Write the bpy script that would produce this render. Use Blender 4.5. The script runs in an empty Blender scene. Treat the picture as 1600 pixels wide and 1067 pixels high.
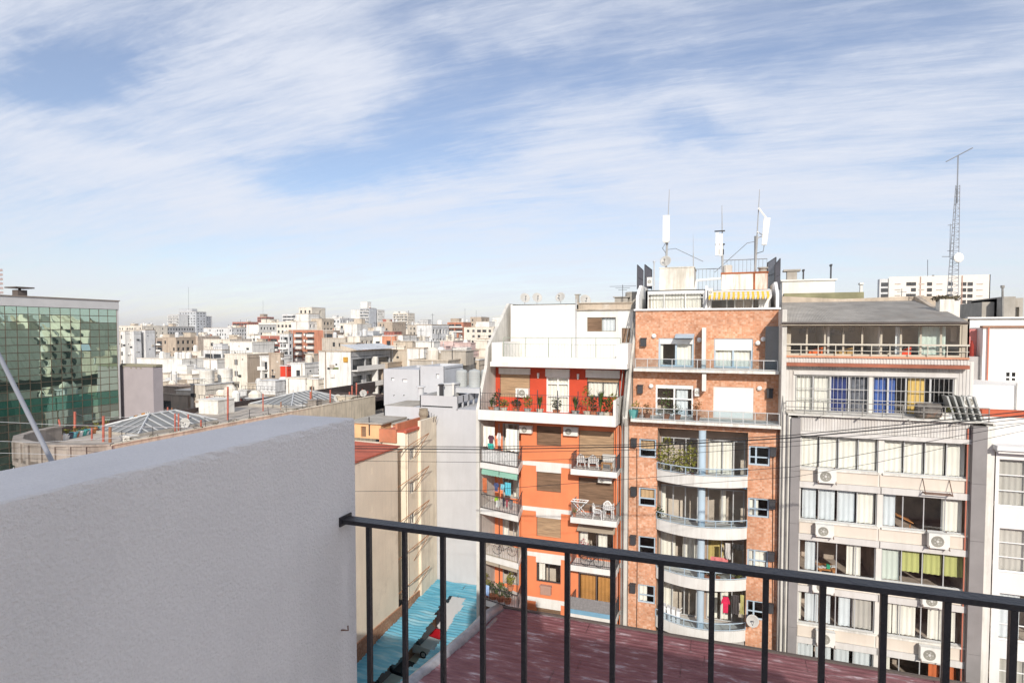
import bpy, math, random
from mathutils import Vector, Matrix
R_ = math.radians
SC = bpy.context.scene
COL = SC.collection
H = 31.0                       # camera height above the ground, metres
# ---------------------------------------------------------------- camera
TH = R_(19.65); PT = R_(2.2); FPX = 930.0; PPY = 551.7
FW = Vector((-math.sin(TH)*math.cos(PT), math.cos(TH)*math.cos(PT), -math.sin(PT)))
RT = Vector((math.cos(TH), math.sin(TH), 0)); UP = RT.cross(FW)
cam = bpy.data.cameras.new('camera'); co = bpy.data.objects.new('camera', cam); COL.objects.link(co)
co.matrix_world = Matrix(((RT.x, UP.x, -FW.x, 0), (RT.y, UP.y, -FW.y, 0), (RT.z, UP.z, -FW.z, H), (0, 0, 0, 1)))
cam.sensor_width = 36; cam.lens = FPX/1600*36; cam.shift_y = (PPY-533.5)/1600
cam.clip_start = 0.05; cam.clip_end = 6000
SC.camera = co
# ---------------------------------------------------------------- sky, sun, exposure
SUN = Vector((0.37, -1.0, 0.51)).normalized()     # towards the sun
EL = math.asin(SUN.z)
w = bpy.data.worlds.new('World'); SC.world = w; w.use_nodes = True
nt = w.node_tree; N = nt.nodes; L = nt.links; N.clear()
def nd(t, **k):
    n = N.new(t)
    for a, b in k.items(): setattr(n, a, b)
    return n
def mth(op, a, b=None, c=None, clamp=False):
    n = N.new('ShaderNodeMath'); n.operation = op; n.use_clamp = clamp
    for i, v in enumerate((a, b, c)):
        if v is None: continue
        if isinstance(v, (int, float)): n.inputs[i].default_value = v
        else: L.new(v, n.inputs[i])
    return n.outputs[0]
out = nd('ShaderNodeOutputWorld')
sky = nd('ShaderNodeTexSky', sky_type='NISHITA', sun_disc=False)
sky.sun_elevation = EL; sky.sun_rotation = math.atan2(SUN.x, SUN.y); sky.altitude = 50
sky.air_density = 1.0; sky.dust_density = 0.7; sky.ozone_density = 3.2
tc = nd('ShaderNodeTexCoord'); sep = nd('ShaderNodeSeparateXYZ'); L.new(tc.outputs['Generated'], sep.inputs[0])
X, Y, Z = sep.outputs
zz = mth('MAXIMUM', Z, 0.0)
den = mth('ADD', zz, 0.16)
px = mth('DIVIDE', X, den); py = mth('DIVIDE', Y, den)
cmb = nd('ShaderNodeCombineXYZ'); L.new(px, cmb.inputs[0]); L.new(py, cmb.inputs[1])
def cloud(sx, sy, rot, loc, scale, det, rough, dist):
    m = nd('ShaderNodeMapping'); m.inputs['Scale'].default_value = (sx, sy, 1); m.inputs['Rotation'].default_value = (0, 0, R_(rot))
    m.inputs['Location'].default_value = (loc[0], loc[1], 0)
    L.new(cmb.outputs[0], m.inputs['Vector'])
    n = nd('ShaderNodeTexNoise'); n.inputs['Scale'].default_value = scale; n.inputs['Detail'].default_value = det
    n.inputs['Roughness'].default_value = rough; n.inputs['Distortion'].default_value = dist
    L.new(m.outputs[0], n.inputs['Vector'])
    return n.outputs['Fac']
def ramp(v, a, b):
    n = nd('ShaderNodeMapRange', interpolation_type='SMOOTHSTEP'); n.inputs[1].default_value = a; n.inputs[2].default_value = b
    L.new(v, n.inputs[0]); return n.outputs[0]
def blob(cx, cy, rx, ry, rot=0):            # soft patch in the cloud plane
    m = nd('ShaderNodeMapping'); m.vector_type = 'TEXTURE'
    m.inputs['Location'].default_value = (cx, cy, 0); m.inputs['Rotation'].default_value = (0, 0, R_(rot)); m.inputs['Scale'].default_value = (rx, ry, 1)
    L.new(cmb.outputs[0], m.inputs['Vector'])
    l = nd('ShaderNodeVectorMath', operation='LENGTH'); L.new(m.outputs[0], l.inputs[0])
    return ramp(l.outputs['Value'], 1.25, 0.15)
def skyp(px_, py_):
    d = (FW + RT*((px_-800)/FPX) + UP*((PPY-py_)/FPX)).normalized()
    return d.x/(max(d.z, 0)+.16), d.y/(max(d.z, 0)+.16)
wn = nd('ShaderNodeTexNoise'); wn.inputs['Scale'].default_value = 1.6; wn.inputs['Detail'].default_value = 5; wn.inputs['Roughness'].default_value = .6; L.new(cmb.outputs[0], wn.inputs['Vector'])
wv = nd('ShaderNodeVectorMath', operation='SUBTRACT'); L.new(wn.outputs['Color'], wv.inputs[0]); wv.inputs[1].default_value = (.5, .5, .5)
ws = nd('ShaderNodeVectorMath', operation='SCALE'); L.new(wv.outputs[0], ws.inputs[0]); ws.inputs['Scale'].default_value = .75
wa = nd('ShaderNodeVectorMath', operation='ADD'); L.new(ws.outputs[0], wa.inputs[0]); L.new(cmb.outputs[0], wa.inputs[1])
plain = cmb
A = ramp(cloud(0.8, 2.6, 24, (3.1, 1.7), 1.0, 9, .62, .9), .30, .70)
B = ramp(cloud(0.8, 4.6, -12, (7.3, 2.2), 1.7, 10, .68, .7), .30, .72)
D = ramp(cloud(1.6, 9.5, 6, (0.3, 5.2), 3.2, 12, .74, .6), .32, .72)
cmb = wa
# thin and clear patches (-) and thick veils (+) of the cirrus
P_SKY = ((20, 50, 230, 130, .42, -.72), (0, 90, 120, 110, .3, -.2), (230, 70, 330, 120, .22, -.25), (600, 235, 800, 195, .30, -.66), (400, 295, 720, 268, .20, -.60), (720, 120, 1000, 90, .34, -.42), (1080, 40, 1560, 50, .42, -.42), (830, 150, 1230, 120, .22, -.30),
         (60, 400, 400, 410, .5, -.16), (760, 330, 1000, 290, .16, -.28), (980, 216, 1170, 212, .10, -.40), (1330, 262, 1600, 262, .16, -.34), (120, 215, 300, 240, .16, -.30), (640, 10, 700, 60, .2, -.22),
         (300, 40, 590, 130, .42, .20), (480, 120, 640, 190, .30, .16), (0, 190, 380, 310, .34, .26), (700, 20, 880, 50, .2, .28), (900, 170, 1500, 140, .22, .28), (820, 270, 1600, 320, .5, .20), (100, 20, 350, 60, .2, .2), (250, 320, 900, 350, .6, .14))
holes = None
for (a, b, a2, b2, wd, stg) in P_SKY:
    if stg < 0: stg *= .82; wd *= 1.12
    x0, y0 = skyp(a, b); x1, y1 = skyp(a2, b2)
    ln = math.hypot(x1-x0, y1-y0)
    h = mth('MULTIPLY', blob((x0+x1)/2, (y0+y1)/2, ln*.72, wd, math.degrees(math.atan2(y1-y0, x1-x0))), stg)
    holes = h if holes is None else mth('ADD', holes, h)
cov = mth('ADD', mth('MULTIPLY', A, .22), mth('ADD', mth('MULTIPLY', B, .26), mth('MULTIPLY', D, .20)))
cov = mth('ADD', mth('ADD', cov, .26), holes)
cov = ramp(cov, .0, 1.02)
cov = mth('ADD', mth('MULTIPLY', cov, .80), .14)
cov = mth('MAXIMUM', cov, mth('MULTIPLY', ramp(Z, .10, -.01), .55))
bg1 = nd('ShaderNodeBackground'); bg1.inputs[1].default_value = 0.085; tn = nd('ShaderNodeVectorMath', operation='MULTIPLY'); L.new(sky.outputs[0], tn.inputs[0]); tn.inputs[1].default_value = (1.03, .90, .87); L.new(tn.outputs[0], bg1.inputs[0])
bg2 = nd('ShaderNodeBackground'); bg2.inputs[0].default_value = (.76, .795, .885, 1); bg2.inputs[1].default_value = 0.55
mx = nd('ShaderNodeMixShader'); L.new(cov, mx.inputs[0]); L.new(bg1.outputs[0], mx.inputs[1]); L.new(bg2.outputs[0], mx.inputs[2])
L.new(mx.outputs[0], out.inputs[0])
sl = bpy.data.lights.new('sun', 'SUN'); sl.energy = 2.15; sl.angle = R_(.5); sl.color = (1, .93, .84)
so = bpy.data.objects.new('sun', sl); COL.objects.link(so); so.location = (10, -30, 60); so.rotation_euler = SUN.to_track_quat('Z', 'Y').to_euler()
SC.view_settings.view_transform = 'Standard'; SC.view_settings.look = 'None'; SC.view_settings.exposure = 0.95; SC.view_settings.gamma = 1
SC.view_settings.use_curve_mapping = False
SC.render.engine = 'CYCLES'
SC.cycles.max_bounces = 6; SC.cycles.diffuse_bounces = 4; SC.cycles.glossy_bounces = 3; SC.cycles.transmission_bounces = 4; SC.cycles.transparent_max_bounces = 10
SC.cycles.caustics_reflective = False; SC.cycles.caustics_refractive = False
# ---------------------------------------------------------------- pixel -> place
def ray(x, y): return FW + RT*((x-800)/FPX) + UP*((PPY-y)/FPX)
EYE = Vector((0, 0, H))
def onY(x, y, c): d = ray(x, y); return EYE + d*(c/d.y)
def onX(x, y, c): d = ray(x, y); return EYE + d*(c/d.x)
def onZ(x, y, c): d = ray(x, y); return EYE + d*((c-H)/d.z)
# ---------------------------------------------------------------- mesh builder
class Pl:                       # a wall plane: 'Y' faces -Y (the camera side), 'X' faces +X; u runs along, v is height, w comes out of the wall
    def __init__(s, kind, c): s.k = kind; s.c = c
    def pt(s, u, v, w=0):
        return (u, s.c-w, v) if s.k == 'Y' else (s.c+w, u, v)
    def pix(s, x, y, w=0):
        if s.k == 'Y': p = onY(x, y, s.c-w); return p.x, p.z
        p = onX(x, y, s.c+w); return p.y, p.z
    def rect(s, x0, y0, x1, y1, w=0):
        a = s.pix(x0, y0, w); b = s.pix(x1, y1, w); return (a[0], b[0], b[1], a[1])      # u0 u1 v0 v1
class MB:
    def __init__(s): s.v = []; s.f = []; s.m = []; s.cm = 0
    def quad(s, a, b, c, d):
        n = len(s.v); s.v += [a, b, c, d]; s.f.append((n, n+1, n+2, n+3)); s.m.append(s.cm)
    def poly(s, pts):
        n = len(s.v); s.v += list(pts); s.f.append(tuple(range(n, n+len(pts)))); s.m.append(s.cm)
    def grid(s, rows):
        n = len(s.v); w_ = len(rows[0])
        for r in rows: s.v += r
        for i in range(len(rows)-1):
            for j in range(w_-1):
                k = n+i*w_+j; s.f.append((k, k+1, k+w_+1, k+w_)); s.m.append(s.cm)
    def hexa(s, c):             # eight corners: bottom ring then top ring
        n = len(s.v); s.v += [tuple(p) for p in c]
        for f in ((3, 2, 1, 0), (4, 5, 6, 7), (0, 1, 5, 4), (1, 2, 6, 5), (2, 3, 7, 6), (3, 0, 4, 7)):
            s.f.append(tuple(n+i for i in f)); s.m.append(s.cm)
    def box(s, x0, x1, y0, y1, z0, z1):
        s.hexa(((x0, y0, z0), (x1, y0, z0), (x1, y1, z0), (x0, y1, z0), (x0, y0, z1), (x1, y0, z1), (x1, y1, z1), (x0, y1, z1)))
    def pbox(s, p, u0, u1, v0, v1, w0, w1):
        if p.k == 'Y': s.box(u0, u1, p.c-w1, p.c-w0, v0, v1)
        else: s.box(p.c+w0, p.c+w1, u0, u1, v0, v1)
    def prism(s, pts, off):     # closed outline pushed along a vector
        off = Vector(off); k = len(pts); a = [tuple(p) for p in pts]; b = [tuple(Vector(p)+off) for p in pts]
        n = len(s.v); s.v += a+b
        s.f.append(tuple(range(n, n+k))[::-1]); s.m.append(s.cm); s.f.append(tuple(range(n+k, n+2*k))); s.m.append(s.cm)
        for i in range(k):
            j = (i+1) % k; s.f.append((n+i, n+j, n+k+j, n+k+i)); s.m.append(s.cm)
    def tube(s, pts, r, n=6, r2=None):
        pts = [Vector(p) for p in pts]; rings = []
        for i, p in enumerate(pts):
            d = (pts[min(i+1, len(pts)-1)]-pts[max(i-1, 0)]).normalized()
            a = d.cross(Vector((0, 0, 1)));
            if a.length < .05: a = d.cross(Vector((1, 0, 0)))
            a.normalize(); b = d.cross(a)
            rr = r if r2 is None else r+(r2-r)*i/(len(pts)-1)
            rings.append([tuple(p+a*math.cos(6.2832*j/n+.4)*rr+b*math.sin(6.2832*j/n+.4)*rr) for j in range(n)])
        o = len(s.v)
        for q in rings: s.v += q
        for i in range(len(rings)-1):
            for j in range(n):
                s.f.append((o+i*n+j, o+i*n+(j+1) % n, o+(i+1)*n+(j+1) % n, o+(i+1)*n+j)); s.m.append(s.cm)
        s.f.append(tuple(o+j for j in range(n))[::-1]); s.m.append(s.cm)
        s.f.append(tuple(o+(len(rings)-1)*n+j for j in range(n))); s.m.append(s.cm)
    def bar(s, a, b, t=.02, t2=None): s.tube([a, b], t*.7071, 4, None if t2 is None else t2*.7071)
    def lathe(s, c, prof, n=12, axis=Vector((0, 0, 1)), cap=True):
        axis = Vector(axis).normalized(); a = axis.cross(Vector((0, 0, 1)))
        if a.length < .05: a = Vector((1, 0, 0))
        a.normalize(); b = axis.cross(a); c = Vector(c); o = len(s.v)
        for (r, h) in prof:
            for j in range(n):
                t = 6.2832*j/n; s.v.append(tuple(c+axis*h+a*math.cos(t)*r+b*math.sin(t)*r))
        for i in range(len(prof)-1):
            for j in range(n):
                s.f.append((o+i*n+j, o+i*n+(j+1) % n, o+(i+1)*n+(j+1) % n, o+(i+1)*n+j)); s.m.append(s.cm)
        if cap:
            s.f.append(tuple(o+j for j in range(n))[::-1]); s.m.append(s.cm)
            s.f.append(tuple(o+(len(prof)-1)*n+j for j in range(n))); s.m.append(s.cm)
    def mesh(s, name, org, mats, smooth=False):
        me = bpy.data.meshes.new(name); ox, oy, oz = org
        me.from_pydata([(v[0]-ox, v[1]-oy, v[2]-oz) for v in s.v], [], s.f)
        for m in mats: me.materials.append(m)
        if len(mats) > 1: me.polygons.foreach_set('material_index', s.m)
        if smooth: me.polygons.foreach_set('use_smooth', [True]*len(s.f))
        me.update(); return me
ORG = {}
def empty(name, loc):
    o = bpy.data.objects.new(name, None); COL.objects.link(o); o.location = loc; o.empty_display_size = .3
    ORG[o.name] = Vector(loc); return o
def tagit(o, label, cat, group=None, kind=None):
    if label: o['label'] = label
    if cat: o['category'] = cat
    if group: o['group'] = group
    if kind: o['kind'] = kind
    return o
def thing(name, label, cat, loc, group=None): return tagit(empty(name, loc), label, cat, group)
def part(name, mb, mats, parent, smooth=False, kind=None, label=None, loc=None):
    if not isinstance(mats, (list, tuple)): mats = [mats]
    po = ORG[parent.name] if parent else Vector((0, 0, 0))
    org = Vector(loc) if loc is not None else po
    me = mb if isinstance(mb, bpy.types.Mesh) else mb.mesh(name, org, mats, smooth)
    o = bpy.data.objects.new(name, me); COL.objects.link(o); o.location = org-po; o.parent = parent
    ORG[o.name] = org
    if kind: o['kind'] = kind
    if label: o['label'] = label
    return o
def single(name, mb, mats, label, cat, group=None, smooth=False, kind=None):
    xs = [v[0] for v in mb.v]; ys = [v[1] for v in mb.v]; zs = [v[2] for v in mb.v]
    org = Vector(((min(xs)+max(xs))/2, (min(ys)+max(ys))/2, min(zs)))
    if not isinstance(mats, (list, tuple)): mats = [mats]
    o = bpy.data.objects.new(name, mb.mesh(name, org, mats, smooth)); COL.objects.link(o); o.location = org; ORG[o.name] = org
    return tagit(o, label, cat, group, kind)
def struct(name, mb, mats, parent=None, smooth=False): return single(name, mb, mats, None, None, None, smooth, 'structure') if parent is None else part(name, mb, mats, parent, smooth)
def copy_tree(o, parent=None):
    c = o.copy(); COL.objects.link(c); c.parent = parent
    for ch in o.children: copy_tree(ch, c)
    return c
# ---------------------------------------------------------------- materials
MC = {}
def M(name, col, rough=.85, var=.10, scale=.8, streak=0., grime=(.22, .19, .15), bump=0., bscale=30., metal=0., spec=.3, objrand=0., patch=0., patchcol=None, emis=0., fine=0., hs=1.):
    if name in MC: return MC[name]
    m = bpy.data.materials.new(name); m.use_nodes = True; t = m.node_tree; n = t.nodes; l = t.links
    b = n['Principled BSDF']; b.inputs['Roughness'].default_value = rough; b.inputs['Metallic'].default_value = metal
    b.inputs['Specular IOR Level'].default_value = spec
    tcn = n.new('ShaderNodeTexCoord'); vec = tcn.outputs['Object']
    if hs != 1.: mh = n.new('ShaderNodeMapping'); mh.inputs['Scale'].default_value = (1, 1, hs); l.new(vec, mh.inputs['Vector']); vec = mh.outputs[0]
    c4 = (col[0], col[1], col[2], 1)
    def noise(sc, det=4, vec_=None, ro=.6):
        q = n.new('ShaderNodeTexNoise'); q.inputs['Scale'].default_value = sc; q.inputs['Detail'].default_value = det; q.inputs['Roughness'].default_value = ro
        l.new(vec_ or vec, q.inputs['Vector']); return q.outputs['Fac']
    def mr(v, a, b_, c_=0., d_=1.):
        q = n.new('ShaderNodeMapRange'); q.inputs[1].default_value = a; q.inputs[2].default_value = b_; q.inputs[3].default_value = c_; q.inputs[4].default_value = d_
        l.new(v, q.inputs[0]); return q.outputs[0]
    def mixc(f, a, b_, mode='MIX'):
        q = n.new('ShaderNodeMix'); q.data_type = 'RGBA'; q.blend_type = mode
        if isinstance(f, float): q.inputs[0].default_value = f
        else: l.new(f, q.inputs[0])
        for i, v in ((6, a), (7, b_)):
            if isinstance(v, tuple): q.inputs[i].default_value = v
            else: l.new(v, q.inputs[i])
        return q.outputs[2]
    cur = c4
    if var > 0:
        lo = tuple(max(0, x*(1-var*1.6)) for x in col)+(1,); hi = tuple(min(1, x*(1+var)) for x in col)+(1,)
        cur = mixc(mr(noise(scale, 6), .3, .7), lo, hi)
    if fine > 0:
        cur = mixc(mr(noise(bscale*1.3, 3), .35, .7, 0, fine), cur, tuple(x*.45 for x in col)+(1,))
    if streak > 0:
        mp = n.new('ShaderNodeMapping'); mp.inputs['Scale'].default_value = (2.2, 2.2, .22); l.new(vec, mp.inputs['Vector'])
        f = mr(noise(1.0, 7, mp.outputs[0], .7), .47, .70, 0, streak)
        cur = mixc(f, cur, (grime[0], grime[1], grime[2], 1))
    if patch > 0:
        pc = patchcol or grime
        f = mr(noise(scale*.45, 8, None, .72), .56, .66, 0, patch)
        cur = mixc(f, cur, (pc[0], pc[1], pc[2], 1))
    if objrand > 0:
        oi = n.new('ShaderNodeObjectInfo')
        cur = mixc(mr(oi.outputs['Random'], 0, 1, 0, objrand), cur, tuple(x*.35 for x in col)+(1,))
    if isinstance(cur, tuple): b.inputs['Base Color'].default_value = cur
    else: l.new(cur, b.inputs['Base Color'])
    if bump > 0:
        bp = n.new('ShaderNodeBump'); bp.inputs['Strength'].default_value = bump; bp.inputs['Distance'].default_value = .02
        l.new(noise(bscale, 5), bp.inputs['Height']); l.new(bp.outputs[0], b.inputs['Normal'])
    if emis: b.inputs['Emission Color'].default_value = c4; b.inputs['Emission Strength'].default_value = emis
    MC[name] = m; return m
def brickmat(name, c1, c2, c3, mortar, scale=(1, 1), bw=.24, bh=.085, xdir=False):
    if name in MC: return MC[name]
    m = bpy.data.materials.new(name); m.use_nodes = True; t = m.node_tree; n = t.nodes; l = t.links
    b = n['Principled BSDF']; b.inputs['Roughness'].default_value = .9; b.inputs['Specular IOR Level'].default_value = .2
    tcn = n.new('ShaderNodeTexCoord'); sp = n.new('ShaderNodeSeparateXYZ'); l.new(tcn.outputs['Object'], sp.inputs[0])
    ad = n.new('ShaderNodeMath'); ad.operation = 'ADD'; l.new(sp.outputs[0], ad.inputs[0]); l.new(sp.outputs[1], ad.inputs[1])
    cb = n.new('ShaderNodeCombineXYZ'); l.new(ad.outputs[0], cb.inputs[0]); l.new(sp.outputs[2], cb.inputs[1])
    br = n.new('ShaderNodeTexBrick'); br.inputs['Scale'].default_value = 1; br.inputs['Brick Width'].default_value = bw; br.inputs['Row Height'].default_value = bh
    br.inputs['Mortar Size'].default_value = .007; br.inputs['Color1'].default_value = c1+(1,); br.inputs['Color2'].default_value = c2+(1,); br.inputs['Mortar'].default_value = mortar+(1,)
    l.new(cb.outputs[0], br.inputs['Vector'])
    # tile-to-tile patches
    vo = n.new('ShaderNodeTexVoronoi'); vo.inputs['Scale'].default_value = 8.5; vo.distance = 'CHEBYCHEV'; vo.inputs['Randomness'].default_value = .35; l.new(cb.outputs[0], vo.inputs['Vector'])
    s2 = n.new('ShaderNodeSeparateColor'); l.new(vo.outputs['Color'], s2.inputs[0])
    mr = n.new('ShaderNodeMapRange'); mr.inputs[1].default_value = .45; mr.inputs[2].default_value = .95; mr.inputs[4].default_value = .55; l.new(s2.outputs[0], mr.inputs[0])
    mx = n.new('ShaderNodeMix'); mx.data_type = 'RGBA'; l.new(mr.outputs[0], mx.inputs[0]); l.new(br.outputs['Color'], mx.inputs[6]); mx.inputs[7].default_value = c3+(1,)
    mr2 = n.new('ShaderNodeMapRange'); mr2.inputs[1].default_value = .7; mr2.inputs[2].default_value = 1; mr2.inputs[4].default_value = .5; l.new(s2.outputs[1], mr2.inputs[0])
    mx2 = n.new('ShaderNodeMix'); mx2.data_type = 'RGBA'; l.new(mr2.outputs[0], mx2.inputs[0]); l.new(mx.outputs[2], mx2.inputs[6]); mx2.inputs[7].default_value = tuple(x*.66 for x in c1)+(1,)
    ns = n.new('ShaderNodeTexNoise'); ns.inputs['Scale'].default_value = .5; ns.inputs['Detail'].default_value = 6; l.new(tcn.outputs['Object'], ns.inputs['Vector'])
    mr3 = n.new('ShaderNodeMapRange'); mr3.inputs[1].default_value = .35; mr3.inputs[2].default_value = .7; mr3.inputs[3].default_value = .78; mr3.inputs[4].default_value = 1.12; l.new(ns.outputs[0], mr3.inputs[0])
    mm = n.new('ShaderNodeVectorMath'); mm.operation = 'SCALE'; l.new(mx2.outputs[2], mm.inputs[0]); l.new(mr3.outputs[0], mm.inputs['Scale'])
    l.new(mm.outputs[0], b.inputs['Base Color'])
    bp = n.new('ShaderNodeBump'); bp.inputs['Strength'].default_value = .6; bp.inputs['Distance'].default_value = .01; l.new(br.outputs['Fac'], bp.inputs['Height']); bp.invert = True
    l.new(bp.outputs[0], b.inputs['Normal'])
    MC[name] = m; return m
def glassmat(name, tint=(.99, .995, .99), dark=.0, rough=.02, refl=1.0, opaque=0.):
    if name in MC: return MC[name]
    m = bpy.data.materials.new(name); m.use_nodes = True; t = m.node_tree; n = t.nodes; l = t.links
    for x in list(n): n.remove(x)
    o = n.new('ShaderNodeOutputMaterial'); tr = n.new('ShaderNodeBsdfTransparent'); tr.inputs[0].default_value = tuple(x*(1-dark) for x in tint)+(1,)
    g = n.new('ShaderNodeBsdfGlossy'); g.inputs['Roughness'].default_value = rough; g.inputs[0].default_value = (refl, refl, refl, 1)
    lw_ = n.new('ShaderNodeLayerWeight'); pw = n.new('ShaderNodeMath'); pw.operation = 'POWER'; pw.inputs[1].default_value = 3.5; l.new(lw_.outputs['Facing'], pw.inputs[0]); fr = n.new('ShaderNodeMath'); fr.operation = 'MULTIPLY_ADD'; fr.inputs[1].default_value = .5; fr.inputs[2].default_value = .03; l.new(pw.outputs[0], fr.inputs[0])
    mx = n.new('ShaderNodeMixShader'); l.new(fr.outputs[0], mx.inputs[0]); l.new(tr.outputs[0], mx.inputs[1]); l.new(g.outputs[0], mx.inputs[2]); l.new(mx.outputs[0], o.inputs[0])
    MC[name] = m; return m
WHITE = M('white_paint', (.76, .745, .705), streak=.32, var=.05, grime=(.50, .45, .37), patch=.25, patchcol=(.62, .58, .50))
WHITE_OLD = M('old_white_paint', (.76, .74, .68), streak=.55, var=.08, patch=.35, patchcol=(.50, .44, .35))
CLEANW = M('clean_white', (.82, .82, .80), var=.03)
GREYP = M('light_grey_paint', (.60, .61, .62), streak=.2, var=.05, grime=(.4, .4, .39))
DARKM = M('dark_metal', (.05, .05, .055), rough=.5, var=.05)
RAILM = M('painted_black_steel', (.020, .018, .023), rough=.42, var=.3, scale=14, spec=.45, bump=.2, bscale=70, patch=.3, patchcol=(.06, .052, .055))
ALU = M('aluminium', (.55, .56, .56), rough=.4, var=.05, metal=.3)
CONC = M('concrete', (.42, .39, .34), streak=.4, var=.15, patch=.4, patchcol=(.25, .23, .2), bump=.3)
BEIGEC = M('beige_render', (.60, .53, .42), streak=.45, var=.1, patch=.35, patchcol=(.40, .34, .26))
ROOM = M('room_wall', (.62, .54, .46), var=.15)
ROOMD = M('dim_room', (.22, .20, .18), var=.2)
GL = glassmat('window_glass')
GLX = glassmat('dark_glass', (.5, .55, .55), .35)
CURT = M('cream_curtain', (.84, .82, .74), var=.05, rough=.95)
CURTB = M('blue_grey_curtain', (.66, .71, .74), var=.06, rough=.95)
SHUTW = M('wood_shutter', (.24, .155, .10), var=.28, scale=1.1, hs=14, rough=.7)
SHUTL = M('light_wood_shutter', (.46, .32, .20), var=.22, scale=1.1, hs=12, rough=.7)
def matv(pre, col, **k): return M(pre, col, **k)
# ---------------------------------------------------------------- facade pieces
def wall(mb, p, u0, u1, v0, v1, holes=(), depth=.25, w=0., rev=True):
    us = sorted({u0, u1, *[min(max(q, u0), u1) for h in holes for q in h[:2]]}); vs = sorted({v0, v1, *[min(max(q, v0), v1) for h in holes for q in h[2:4]]})
    for i in range(len(us)-1):
        if us[i+1]-us[i] < 1e-5: continue
        uc = (us[i]+us[i+1])/2; run = None
        for j in range(len(vs)-1):
            vc = (vs[j]+vs[j+1])/2
            inh = any(h[0] < uc < h[1] and h[2] < vc < h[3] for h in holes)
            if not inh: mb.quad(p.pt(us[i], vs[j], w), p.pt(us[i+1], vs[j], w), p.pt(us[i+1], vs[j+1], w), p.pt(us[i], vs[j+1], w))
    if rev:
        for h in holes:
            a, b, c, d = h[:4]; e = w-depth
            if b <= u0 or a >= u1 or d <= v0 or c >= v1: continue
            mb.quad(p.pt(a, c, w), p.pt(b, c, w), p.pt(b, c, e), p.pt(a, c, e)); mb.quad(p.pt(a, d, w), p.pt(b, d, w), p.pt(b, d, e), p.pt(a, d, e))
            mb.quad(p.pt(a, c, w), p.pt(a, d, w), p.pt(a, d, e), p.pt(a, c, e)); mb.quad(p.pt(b, c, w), p.pt(b, d, w), p.pt(b, d, e), p.pt(b, c, e))
def frame(mb, p, r, w, t=.05, d=.06, mull=(), trans=()):
    a, b, c, e = r
    mb.pbox(p, a, b, c, c+t, w, w+d); mb.pbox(p, a, b, e-t, e, w, w+d); mb.pbox(p, a, a+t, c+t, e-t, w, w+d); mb.pbox(p, b-t, b, c+t, e-t, w, w+d)
    for f in mull: u = a+(b-a)*f; mb.pbox(p, u-t*.5, u+t*.5, c+t, e-t, w+.005, w+d-.005)
    for f in trans: v = c+(e-c)*f; mb.pbox(p, a+t, b-t, v-t*.4, v+t*.4, w+.01, w+d-.01)
def curtain(mb, p, u0, u1, v0, v1, w, amp=.028, per=.24, seed=0, flare=0.):
    rd = random.Random(seed); n = max(6, int((u1-u0)/per*6)); ph = rd.random()*6; k2 = .6+rd.random()*.8
    rows = []
    for (v, s) in ((v1, .5), (v0*.5+v1*.5, .9), (v0, 1.2)):
        rows.append([p.pt(u0+(u1-u0)*i/n+(flare*(v1-v)*((i/n)-.5)), v, w+amp*s*(math.sin(ph+6.283*(u0+(u1-u0)*i/n)/per)+.5*math.sin(k2*5*i/n*(u1-u0)+ph*2))) for i in range(n+1)])
    mb.grid(rows)
def slats(mb, p, u0, u1, v0, v1, w, per=.06, amp=.018):
    n = max(2, int((v1-v0)/per)); rows = []
    for i in range(n+1):
        v = v0+(v1-v0)*i/n
        rows.append([p.pt(u0, v, w), p.pt(u1, v, w)]); 
        if i < n: rows.append([p.pt(u0, v+(v1-v0)/n*.8, w+amp), p.pt(u1, v+(v1-v0)/n*.8, w+amp)])
    mb.grid(rows)
def corr(mb, p, u0, u1, v0, v1, w, per=.14, amp=.03):         # vertical-ribbed sheet
    n = max(2, int((u1-u0)/per)); bot = []; top = []
    for i in range(n):
        a = u0+(u1-u0)*i/n; s = (u1-u0)/n
        for f, h in ((0, 0), (.45, 0), (.55, amp), (.95, amp)):
            bot.append(p.pt(a+s*f, v0, w+h)); top.append(p.pt(a+s*f, v1, w+h))
    mb.grid([bot, top])
def bars(mb, p, u0, u1, v0, v1, w, gap=.12, t=.016, rails=True, mid=()):
    n = max(1, int((u1-u0)/gap))
    for i in range(n+1):
        u = u0+(u1-u0)*i/n; mb.pbox(p, u-t/2, u+t/2, v0, v1, w-t/2, w+t/2)
    if rails:
        for v in (v0, v1)+tuple(mid): mb.pbox(p, u0-t, u1+t, v-t, v+t, w-t*1.1, w+t*1.1)
def window(b, p, r, w=-.2, frm=CLEANW, t=.05, mull=(.5,), trans=(), curt=(), shut=0., shutm=None, glass=GL, name='window', sill=False, panes=True, seed=1, shutw=None):
    m = MB(); frame(m, p, r, w, t, .06, mull, trans)
    if sill: m.pbox(p, r[0]-.06, r[1]+.06, r[2]-.06, r[2]-.002, w, .06)
    o = part(name, m, frm, b)
    a, bb, c, d = r
    if panes:
        ed = [0]+list(mull)+[1]
        for i in range(len(ed)-1):
            q = MB(); q.pbox(p, a+(bb-a)*ed[i]+t*.5, a+(bb-a)*ed[i+1]-t*.5, c+t*.8, d-t*.8, w+.02, w+.03); part('pane', q, glass, o)
    for k, cu in enumerate(curt):
        f0, f1, mm = cu[:3]; q = MB(); curtain(q, p, a+(bb-a)*f0, a+(bb-a)*f1, c+(cu[3] if len(cu) > 3 else .03), d-.02, w-.16, seed=seed*7+k); part('curtain', q, mm, o, smooth=True)
    if shut > 0:
        q = MB(); slats(q, p, a+t*.6, bb-t*.6, d-(d-c)*shut, d-t*.5, (w+.08) if shutw is None else shutw); part('shutter', q, shutm or SHUTW, o)
    return o
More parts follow.
